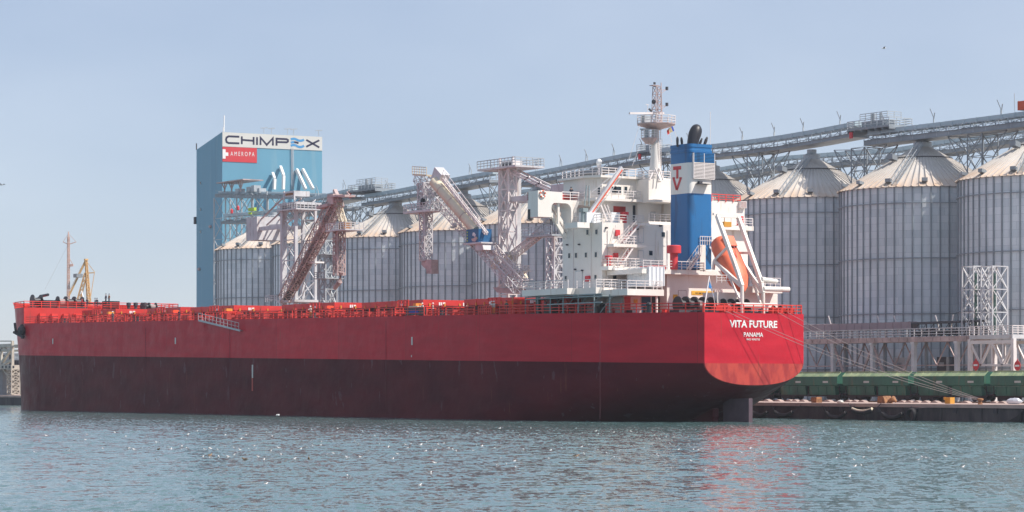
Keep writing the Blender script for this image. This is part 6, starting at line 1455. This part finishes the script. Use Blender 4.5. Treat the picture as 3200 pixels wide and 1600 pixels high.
m = MB(); p = on_quay(2770, QY + 4); m.prism([(p.x - 1.3, p.y - .5, QZ), (p.x + .3, p.y - .5, QZ), (p.x + .1, p.y - .5, QZ + .6), (p.x - .2, p.y - .5, QZ + 1.0), (p.x - 1.15, p.y - .5, QZ + .95)], (0, 1.4, 0)); tag(m.build('brown_skip', 'rust'), 'larger brown open skip lying on the quay before the second wagon', 'skip')
m = MB(); p = on_quay(2788, QY + 4.4); m.chain([p + Vector((-.4, 0, .3)), p + Vector((.2, 0, .6)), p + Vector((.8, 0, .2))], [.3, .42, .15], 10); tag(m.build('brown_bucket', 'rust'), 'rounded brown grab bucket beside the brown skip', 'bucket')
m = MB(); p = on_quay(2968, QY + 5); m.box(p.x - .5, p.x + .5, p.y - .4, p.y + .4, QZ, QZ + .85); m.box(p.x - .62, p.x - .2, p.y - .52, p.y - .48, QZ + .5, QZ + .9); tag(m.build('yellow_box', 'yellow'), 'yellow metal box on the quay before the third wagon', 'box')
rock(on_quay(2625, QY + 3), (.6, .4, .22), 'bwhite', 'white bag lying on the quay below the first wagon', 'bag', nm='white_bag')
rock(on_quay(3170, QY + 8), (1.4, .5, .45), 'curtain', 'heap of white and blue rubbish at the right end of the quay', 'rubbish heap', nm='rubbish_heap')
NPL = list(range(1, 30))
for px_ in (2400, 2435, 2470, 2488, 2512, 2590, 2655, 2675, 2697, 2822, 2845, 2868, 2895, 2925, 3020, 3110, 3135):  # low mounds added in place of sunlit ground seen between the wheels
    p = on_quay(px_, YR - 4.6); m = MB(); m.prism([(p.x - .8, p.y - .4, QZ), (p.x + .8, p.y - .4, QZ), (p.x + .4, p.y - .4, QZ + .2), (p.x, p.y - .4, QZ + .3), (p.x - .4, p.y - .4, QZ + .2)], (0, .8, 0)); tag(m.build('sunlit_ground_mound', 'conc'), 'pale pile of spilled grain by the wagon wheels, number %d counted from the ship\'s stern' % NPL.pop(0), 'sunlit ground mound', 'mounds standing for sunlit ground by the track')
def fender(px0, px1, py0, pym, lab, r=.3, mt='rubber', light=False):
    Yf = QY - .75; a = at_y(px0, py0, Yf); b = at_y(px1, py0, Yf); c = at_y((px0 + px1) / 2, pym, Yf); root = thing('tyre_fender', lab, 'fender', tuple(c), 'long rubber fenders hanging on the quay wall')
    m = MB(); pts = []
    for i in range(11): t = i / 10; pts.append(a.lerp(b, t) + (c - a.lerp(b, .5)) * (1 - (2 * t - 1) ** 2))
    m.chain(pts, [r * .85] + [r] * 9 + [r * .85], 12); m.build('fender_tube', mt, root, smooth=True)
    if light: q = MB(); q.chain([p + Vector((0, -.05, .17)) for p in pts], .2, 8); q.build('chafed_cover', 'cream', root)
    k = MB(); e = Vector((0, .4, 0)); k.path([a, a + Vector((-.8, 0, .5)) + e, a + Vector((-1.3, 0, .9)) + e], .07); k.path([b, b + Vector((.8, 0, .5)) + e, b + Vector((1.3, 0, .9)) + e], .07); k.build('fender_chain', 'dark', root)
fender(2353, 2398, 1288, 1299, 'dark rubber fender hanging right beside the ship\'s rudder')
fender(2421, 2476, 1287, 1299, 'second dark rubber fender from the ship\'s rudder')
fender(2582, 2643, 1289, 1306, 'dark rubber fender below the first wagon coupling')
fender(2664, 2726, 1281, 1289, 'rubber fender with a pale chafed cover, hanging higher than the rest', light=True)
fender(2756, 2820, 1292, 1306, 'dark rubber fender just left of the big tyre')
m = MB(); c = at_y(2849, 1298, QY - .75); R, r = .78, .34; vs = []; n, k = 28, 12
for i in range(n):
    a = 2 * math.pi * i / n
    for j in range(k):
        b = 2 * math.pi * j / k; rr_ = R - .28 + r * .9 * math.cos(b) * .8; vs.append((c.x + (R + r * .55 * math.cos(b)) * math.cos(a) * .92, c.y + r * math.sin(b), c.z + (R + r * .55 * math.cos(b)) * math.sin(a)))
m.add(vs, [(i * k + j, i * k + (j + 1) % k, ((i + 1) % n) * k + (j + 1) % k, ((i + 1) % n) * k + j) for i in range(n) for j in range(k)])
root = thing('tyre', 'big round tyre hung on the quay wall by a rope', 'tyre', tuple(c)); m.build('tread', 'rubber', root, smooth=True)
q = MB(); q.bar(c + Vector((0, .1, .9)), c + Vector((6.5, .4, 1.3)), .05); q.build('tyre_rope', 'rope', root)
m = MB(); a = at_y(3140, 1312, QY - .5); m.prism([at_y(3150, 1316, QY - .5), at_y(3188, 1316, QY - .5), at_y(3192, 1285, QY - .5), at_y(3178, 1300, QY - .5)], (0, .3, 0)); tag(m.build('torn_fender', 'rubber'), 'torn triangular rubber fender at the right end of the quay wall', 'fender')
# mooring ropes, sagging to the bollard
def rope(a, b, sag, lab):
    a, b = Vector(a), Vector(b); m = MB(); pts = [a.lerp(b, i / 24) - UP * (sag * 4 * (i / 24) * (1 - i / 24)) for i in range(25)]; m.chain(pts, .027, 6); tag(m.build('mooring_rope', 'rope', smooth=True), lab, 'rope', 'stern mooring ropes')
bt = bo + Vector((0, 0, .5))
rope(at_x(2268, 972, -9.5), bt, 1.1, 'mooring rope from the left stern chock, crossing the letters of the ship\'s name, upper')
rope(at_x(2290, 973, -9.5), bt + Vector((0, 0, .12)), .9, 'mooring rope second from the left at the stern')
rope(at_x(2432, 977, -9.5), bt + Vector((.1, 0, .1)), .9, 'mooring rope third from the left at the stern')
rope(at_x(2462, 977, -9.5), bt + Vector((.15, 0, .2)), .7, 'mooring rope nearest the right corner of the stern, topmost')

# ---------------------------------------------------------------- left background
YL = QY + 6
def L_(px, py, Y=YL): return at_y(px, py, Y)
root = thing('quay_crane_frame', 'cream steel crane portal on the quay at the left edge', 'crane', (L_(20, 1200).x, YL, QZ))
m = MB(); x1 = L_(39, 1100).x; x0 = L_(5, 1100).x; xq = L_(-90, 1100).x
for y in (YL, YL + 6): m.box(x1 - .3, x1 + .3, y - .3, y + .3, L_(39, 1235).z, L_(39, 1065).z); m.bar((x0, y, L_(5, 1082).z), (x0, y, L_(5, 1140).z), .5); m.bar((xq, y, L_(20, 1080).z), (x1, y, L_(20, 1080).z), .8); m.bar((xq, y, L_(20, 1094).z), (x1, y, L_(20, 1094).z), .5); m.bar(L_(8, 1082, y), L_(22, 1094, y), .5); m.bar(L_(40, 1083, y), L_(2, 1140, y), .6); m.bar(L_(38, 1125, y), L_(0, 1145, y), .55)
m.build('portal', 'beige', root)
m = MB(); m.box(xq, L_(48, 1147).x, YL - 1, YL + 7, L_(20, 1154).z, L_(20, 1141).z)
for px_ in (8, 19, 30, 42, -4): q = L_(px_, 1147, YL - 1); m.box(q.x - .45, q.x + .45, YL - 1.05, YL - .95, q.z - .28, q.z + .28, 1)
m.build('perforated_girder', ['beige', 'dark'], root)
m = MB(); lattice(L_(42, 1232), L_(42, 1154), 2.6, 2.0, 1.2, .11, m); m.bar(L_(12, 1154), L_(34, 1184), .5); m.build('ladder_leg', 'beige', root)
m = MB(); m.tube(L_(8, 1236, YL + 2), L_(8, 1155, YL + 2), 2.2, n=16); m.build('central_column', 'galvd', root)
m = MB(); m.bar(L_(0, 1066), L_(38, 1066), .3, .25); m.bar(L_(35, 1082), L_(100, 1080), .35); m.build('top_beam', 'beige', root)
for i, (px0, px1, pt, Yb, mt, lab) in enumerate(((46, 78, 1126, 75, 'galvd', 'grey industrial building between the crane portal and the ship\'s bow'), (-60, 44, 1110, 95, 'galvd', 'grey warehouse behind the crane portal at the left edge'), (62, 130, 1112, 120, 'galv', 'pale shed showing just left of the ship\'s bow'))):
    a, b = at_y(px0, 1200, Yb), at_y(px1, 1200, Yb); zt3 = at_y(px0, pt, Yb).z; root = thing('industrial_building', lab, 'building', (a.x, Yb, QZ)); m = MB(); m.box(a.x, b.x, Yb, Yb + 14, QZ, zt3); m.build('wall', mt, root)
    m = MB(); m.box(a.x - .3, b.x + .3, Yb - .3, Yb + 14.3, zt3, zt3 + .5); m.build('roof', 'galv', root)
    m = MB(); n = 5
    for j in range(n): x = a.x + (b.x - a.x) * (j + .5) / n; m.bar((x, Yb - .2, QZ), (x, Yb - .2, zt3), .4)
    m.build('wall_pilaster', 'dark', root)
    rr = railing([(a.x, Yb, zt3 + .5), (b.x, Yb, zt3 + .5)], 1.2, 2, .07, 3); rr.build('roof_railing', 'galv', root)
root = thing('quay_edge_sheds', '', '') ; bpy.data.objects.remove(root)
# distant mast and yellow shear-leg crane beyond the bow
DM = 760
p = lambda px, py, D=DM: at_d(px, py, D)
root = thing('signal_mast', 'tall pinkish lattice mast with a cross yard behind the ship\'s bow', 'mast', tuple(Vector((p(213, 1190).x, p(213, 1190).y, 0))))
m = MB(); lattice(p(213, 1190), p(214, 740), .8, .8, 1.6, .06, m, up=(1, 0, 0), w2=.5, h2=.5); m.bar(p(214, 750), p(214, 724), .3); m.build('mast_frame', 'tanp', root)
m = MB(); m.bar(p(197, 756), p(214, 764), .22); m.bar(p(238, 756), p(214, 764), .22); m.bar(p(197, 756), p(214, 730), .1); m.bar(p(238, 756), p(214, 730), .1); m.bar(p(218, 830), p(229, 828), .7, .7); m.bar(p(216, 805), p(228, 828), .15); m.build('yard', 'tanp', root)
m = MB(); m.bar(p(210, 770), p(140, 905), .06); m.build('stay_wire', 'loader', root)
root = thing('floating_crane', 'yellow lattice A-frame crane behind the ship\'s bow', 'crane', tuple(Vector((p(265, 1190).x, p(265, 1190).y, 0))))
m = MB(); lattice(p(244, 945), p(268, 855), 1.1, 1.0, 1.5, .09, m, w2=.8, h2=.8); lattice(p(278, 945), p(269, 815), 1.0, .9, 1.5, .09, m, w2=.5, h2=.5); lattice(p(236, 1190), p(244, 945), 1.1, 1.0, 3, .1, m); lattice(p(283, 1190), p(278, 945), 1.0, .9, 3, .1, m); m.build('a_frame', 'tan', root)
m = MB(); m.bar(p(215, 925), p(268, 815), .42, .5); m.bar(p(209, 925), p(266, 812), .1); m.bar(p(213, 925), p(267, 812), .1); m.box(p(244, 861).x - 1.2, p(244, 861).x + 1.2, p(244, 861).y - 1, p(244, 861).y + 1, p(244, 861).z - .6, p(244, 861).z + .5, 1); m.build('jib', ['tan', 'galvd'], root)
m = MB(); m.bar(p(264, 854), p(296, 852), .3); m.bar(p(270, 816), p(296, 851), .15); m.bar(p(295, 853), p(283, 930), .15); m.box(p(269, 813).x - .5, p(269, 813).x + .5, p(269, 813).y - .5, p(269, 813).y + .5, p(269, 814).z, p(269, 812).z + .3); m.build('crane_head', 'tan', root)

# ---------------------------------------------------------------- people
def person_mesh(pose):
    sk_ = {'head': (0, 0, 1.66, .098), 'neck': (0, 0, 1.50, .055), 'chest': (0, 0, 1.32, .16), 'waist': (0, 0, 1.08, .13), 'hip': (0, 0, .94, .15)}
    names_ = list(sk_); vs = [Vector(sk_[k][:3]) for k in names_]; rs = [sk_[k][3] for k in names_]; es = [(0, 1), (1, 2), (2, 3), (3, 4)]
    def add(co, r, to): vs.append(Vector(co)); rs.append(r); es.append((to, len(vs) - 1)); return len(vs) - 1
    for s in (-1, 1):
        sh = add((s * .17, 0, 1.42), .07, 2)
        if pose == 'rail': el = add((s * .24, -.20, 1.2), .052, sh); ha = add((s * .18, -.42, 1.12), .04, el)
        elif pose == 'camera': el = add((s * .26, -.16, 1.28), .052, sh); ha = add((s * .08, -.22, 1.58), .04, el)
        else: el = add((s * .25, .02, 1.16), .052, sh); ha = add((s * .25, -.10, .92), .04, el)
        add(vs[ha] + Vector((0, -.07, -.04)), .045, ha)
        h = add((s * .09, 0, .88), .095, 4); k = add((s * .11, -.03, .50), .07, h); a = add((s * .12, .02, .10), .05, k); add((s * .13, -.14, .05), .045, a)
    me = bpy.data.meshes.new('body'); me.from_pydata(vs, es, []); o = bpy.data.objects.new('body', me); sc.collection.objects.link(o)
    o.modifiers.new('s', 'SKIN'); o.modifiers.new('u', 'SUBSURF').levels = 1
    for v, r in zip(o.data.skin_vertices[0].data, rs): v.radius = (r, r)
    o.data.skin_vertices[0].data[4].use_root = True
    dg = bpy.context.evaluated_depsgraph_get(); nm = bpy.data.meshes.new_from_object(o.evaluated_get(dg)); bpy.data.objects.remove(o); nm.name = 'person_body'
    return nm
BODY = {k: person_mesh(k) for k in ('stand', 'rail', 'camera')}
def person(loc, rz, shirt, trouser, pose, lab, hat='purewhite', group=None):
    root = thing('person', lab, 'person', tuple(loc), group, rz); me = BODY[pose].copy()
    for n_ in ('skin', shirt, trouser, 'black'): me.materials.append(M[n_])
    for p_ in me.polygons:
        z = p_.center.z; hand = abs(p_.center.y) > .0 and p_.center.y < -.38
        p_.material_index = 3 if z < .12 else 2 if z < .96 else 0 if (z > 1.47 or hand) else 1; p_.use_smooth = True
    b = bpy.data.objects.new('body', me); sc.collection.objects.link(b); b.parent = root
    h = MB(); h.lathe([(.135, 1.70), (.125, 1.76), (.09, 1.82), (.02, 1.84)], (0, 0, 0), 12); h.box(-.09, .09, -.2, -.1, 1.69, 1.71); h.build('helmet', hat, root, local=True)
    return root
def pd_(px, Y=.75): q = at_y(px, 990, Y); return Vector((q.x, Y, zd(q.x)))
q = at_x(1785, 622, -35.6); person((-35.6, q.y, zw), math.radians(60), 'cloth_dark', 'cloth_dark', 'camera', 'person in black standing on the bridge wing behind its railing', 'black')
person(pd_(1536), 0, 'cloth_white', 'cloth_orange', 'rail', 'left one of two white-helmeted people side by side at the ship\'s red rail')
person(pd_(1544), .2, 'cloth_white', 'cloth_orange', 'rail', 'right one of two white-helmeted people side by side at the ship\'s red rail')
person(pd_(1583), 1.2, 'wgreen', 'cloth_dark', 'stand', 'person in a green top on deck just left of the orange-clad one', 'cloth_dark')
person(pd_(1602, 2.2) + Vector((0, 0, .7)), -.8, 'cloth_orange', 'cloth_orange', 'stand', 'person in yellow-orange overalls at the aft end of the last hatch', 'cloth_dark')
person(pd_(1320), .4, 'cloth_white', 'cloth_dark', 'rail', 'person in pale top and helmet beside the black rail crate amidships')
person(pd_(1353, 1.5), -.6, 'cloth_white', 'cloth_dark', 'stand', 'person with white helmet on deck between the second and third hatch from the house')
person(pd_(970), .6, 'cloth_white', 'yellow', 'rail', 'person in pale top and yellow trousers at the rail right of the gangway')
person(pd_(352), .5, 'cloth_teal', 'cloth_teal', 'stand', 'person in teal overalls on deck near the bow, left one', 'curtain')
person(pd_(560), .5, 'cloth_dark', 'cloth_teal', 'stand', 'person in dark teal clothes at the rail left of the gangway top', 'cloth_dark')
for i, (px_, sh_) in enumerate(((256, 'sred'), (272, 'cloth_dark'), (297, 'cloth_dark'), (303, 'cloth_dark'), (331, 'cloth_dark'), (341, 'rust'))):
    qq = at_y(px_, 950, 12 + (i % 3)); person((-203.5 if i < 4 else -202.3, qq.y if 0 else at_x(px_, 950, -203.5 if i < 4 else -202.3).y, ZF + (1.0 if i > 3 else .2)), i * 1.3, sh_, 'cloth_dark', 'stand',
        ['person in red top on the forecastle right of the yellow crane leg', 'dark-clothed person between the two yellow crane legs on the forecastle', 'dark-clothed person right of the crane on the forecastle, left of a close pair', 'dark-clothed person right of the crane on the forecastle, right of a close pair', 'person in grey cap standing on the black housing on the forecastle', 'person in brown top on the black housing at the right of the forecastle group'][i], 'cloth_dark')
m = MB(); q = pd_(1272, .45); m.box(q.x, q.x + 4.2, .25, 1.0, q.z + .1, q.z + 1.2); m.box(q.x + .8, q.x + 3.2, .2, 1.0, q.z + 1.2, q.z + 1.35, 1); m.box(q.x + 1, q.x + 3.4, .2, .25, q.z + .35, q.z + .8, 2); tag(m.build('deck_crate', ['black', 'cream', 'flagblue']), 'black crate with a cream top standing at the ship\'s rail amidships', 'crate')

# ---------------------------------------------------------------- gulls
def gull(kind):
    root = thing('gull', '', 'gull', (0, 0, 0)); wm = {'w': 'gullw', 'b': 'gullb'}[kind]
    b = MB(); b.chain([(-.24, 0, .10), (-.16, 0, .07), (-.02, 0, .06), (.10, 0, .09), (.17, 0, .15), (.21, 0, .19), (.26, 0, .19)], [.02, .07, .095, .085, .05, .052, .03], 8); b.build('body', wm, root, local=True, smooth=True)
    w_ = MB()
    for s in (-1, 1): w_.add([(.08, s * .07, .13), (-.10, s * .10, .12), (-.30, s * .02, .13), (-.06, s * .03, .165)], [(0, 1, 2, 3)]); w_.add([(.08, s * .07, .13), (-.06, s * .03, .165), (-.30, s * .02, .13), (-.1, s * .1, .15)], [(0, 1, 2, 3)])
    w_.build('wings', 'gullg' if kind == 'w' else 'gullb', root, local=True)
    k = MB(); k.tube((.27, 0, .188), (.33, 0, .178), .012, .003, 5); k.build('beak', 'beak', root, local=True)
    return root
GA_ = [(465,150),(457,178),(310,176),(585,168),(522,193),(574,203),(677,200),(770,155),(843,183),(918,142),(985,181),(1053,221),(275,232),(50,238),(235,287),(455,281),(690,268),(860,262),(900,270),(950,263),(1125,255),(1145,267),(1218,248),(1218,268),(1258,263),(1254,200),(1260,167),(1320,145),(1433,137),(1449,132),(1490,137),(1510,173),(1553,168),(1618,145),(1650,172),(1617,196),(1575,208),(1755,137),(1812,128),(1792,155),(1825,181),(1883,145),(1810,240),(1704,245),(1716,263),(1672,267),(1611,273),(1570,256),(1510,250),(1413,262),(1375,268),(1437,251),(1465,270),(1595,290),(1568,304),(1533,317),(1362,318),(1413,327),(1467,320),(1733,316),(1770,334),(1818,276),(1871,258),(1885,305),(2017,265),(2058,260),(2102,244),(2085,213),(2150,240),(2163,218),(2005,133),(2093,135),(2265,127),(2262,153),(2307,152),(2360,170),(2418,175),(2435,150),(2510,179),(2240,217),(2401,233),(2380,217),(2487,247),(2545,237),(2465,284),(2416,317),(2332,323),(2237,295),(2190,305),(1974,331),(1783,500),(2340,450),(1043,333)]
GB_ = [(30,237),(28,252),(12,153),(157,151),(208,160),(235,162),(228,188),(178,231),(147,236),(245,232),(243,240),(363,233),(398,229),(290,221),(320,180),(430,260),(342,273),(277,282),(460,271),(483,279),(152,262),(92,300),(57,334),(340,360),(310,423),(240,506),(618,372),(762,378),(820,368),(870,350),(777,329),(748,260),(740,243),(655,247),(620,240),(615,255),(600,281),(631,161),(672,162),(775,127),(913,173),(1022,163),(985,127),(1248,162),(1327,160),(1287,128),(1193,261),(1117,273),(935,272),(1110,330),(1325,250),(1340,300),(1420,145),(1437,165),(1537,155),(1658,148),(1682,247),(1818,170),(1893,185),(1940,187),(1830,198),(1850,198),(1795,242),(1745,258),(1920,230),(1930,247),(1947,245),(1973,242),(1973,270),(2025,248),(2050,243),(2072,272),(2103,272),(1830,302),(1848,318),(1643,327),(1552,325),(1585,330),(2068,350),(1922,403),(2153,407),(2253,394),(2360,362),(2187,240),(2238,235),(2217,215),(2280,200),(2250,275),(2377,272),(2400,290),(2453,263),(2492,284),(2530,295),(2480,341),(2493,384),(2520,209),(2183,170),(2090,135),(1495,296),(1440,272),(885,395)]
GC_ = [(690,142),(873,140),(1015,163),(968,180),(1215,175),(683,178),(713,226),(728,263),(752,262),(745,275),(808,266),(718,332),(728,387),(852,318),(575,338),(620,404),(755,300),(1083,372),(1062,390),(1125,266),(1080,282),(1208,408),(1280,385),(1467,411),(1213,459),(1265,449),(1360,441),(1000,461),(733,532),(1170,541),(1322,307),(1387,252),(1710,325),(1763,387),(1797,396),(1833,404),(1720,408),(1945,379),(2027,404),(1992,240),(2022,247),(2080,464),(2300,438),(2497,399),(2332,220),(2422,203),(2263,545),(1950,176),(2163,176)]
GP = [(x / 2.147, 1280 + y / 2.147) for x, y in GA_] + [(1200 + x / 2.147, 1280 + y / 2.147) for x, y in GB_] + [(2200 + x / 2.576, 1280 + y / 2.576) for x, y in GC_]
random.seed(17); gp = gull('w'); first = True
for px_, py_ in GP:
    p3 = at_z(px_, py_, 0.0); rz = random.uniform(0, 6.28); s = random.uniform(.38, .66)
    if first: o = gp; first = False
    else: o = copy_tree(gp)
    o.location = (p3.x, p3.y, -.02); o.rotation_euler.z = rz; o.scale = (s, s, s); o['label'] = 'white gull floating %s, %s' % ('below the ship\'s bow' if px_ < 420 else 'below the hull near the gangway' if px_ < 1000 else 'below the hull amidships' if px_ < 1500 else 'below the white house and funnel' if px_ < 2190 else 'below the red transom' if px_ < 2520 else 'in front of the quay', 'in the farthest band' if py_ < 1362 else 'in the middle band' if py_ < 1425 else 'among the nearest few'); o['group'] = 'white gulls resting on the harbour water'
br_ = [(1063, 270, 0, 'brown young gull on the water in the left part of the flock'), (1408, 310, 0, 'brownish gull with raised wings below the left middle of the hull'), (1643, 337, 0, 'tan gull alone just right of the raised-wing gull'), (2072, 332, 0, 'dull brown gull below the middle of the hull'), (1290, 315, 1, 'reddish brown gull on the water under the stern half of the hull')]
gb = gull('b')
for i, (x, y, k, lab) in enumerate(br_):
    p3 = at_z(k * 1200 + x / 2.147, 1280 + y / 2.147, 0); o = gb if i == 0 else copy_tree(gb); o.location = (p3.x, p3.y, -.02); o.rotation_euler.z = i * 1.9; o.scale = (.8,) * 3; o['label'] = lab; o['group'] = 'brown gulls on the water'
def flying(p3, rz, lab, sc_=1.0, m='gullg'):
    root = thing('gull', lab, 'gull', tuple(p3), 'gulls in flight', rz); root.scale = (sc_,) * 3
    b = MB(); b.chain([(-.26, 0, 0), (-.1, 0, 0), (.1, 0, .01), (.2, 0, .03), (.27, 0, .03)], [.02, .07, .075, .05, .015], 8); b.build('body', 'gullw', root, local=True, smooth=True)
    w_ = MB()
    for s in (-1, 1): w_.prism([(.10, s * .05, .03), (.14, s * .32, .16), (.02, s * .68, .08), (-.04, s * .62, .07), (-.05, s * .3, .13), (-.08, s * .05, .02)], (0, 0, .015))
    w_.build('wings', m, root, local=True)
flying(at_d(2762, 151, 240), 1.0, 'dark gull flying high in the sky at the upper right', .8, 'dark')
flying(at_d(5, 578, 200), .4, 'gull flying at the far left edge of the sky', .6, 'dark')
flying(at_d(868, 1298, 260), .8, 'white gull skimming low over the water by the hull\'s waterline', .8, 'gullw')

# ---------------------------------------------------------------- air: thin harbour haze
hz = MB(); hz.box(-1100, 420, -320, 900, -1.5, 95); h = hz.build('haze', mat('tmp', (1, 1, 1))); h['kind'] = 'stuff'
hm = bpy.data.materials.new('haze'); hm.use_nodes = True; ht = hm.node_tree; ht.nodes.clear()
ho = ht.nodes.new('ShaderNodeOutputMaterial'); hv = ht.nodes.new('ShaderNodeVolumePrincipled'); hv.inputs['Color'].default_value = (.90, .95, 1, 1)
hv.inputs['Density'].default_value = .00010; hv.inputs['Anisotropy'].default_value = .2; ht.links.new(hv.outputs[0], ho.inputs['Volume'])
h.data.materials.clear(); h.data.materials.append(hm); hm.cycles.homogeneous_volume = True
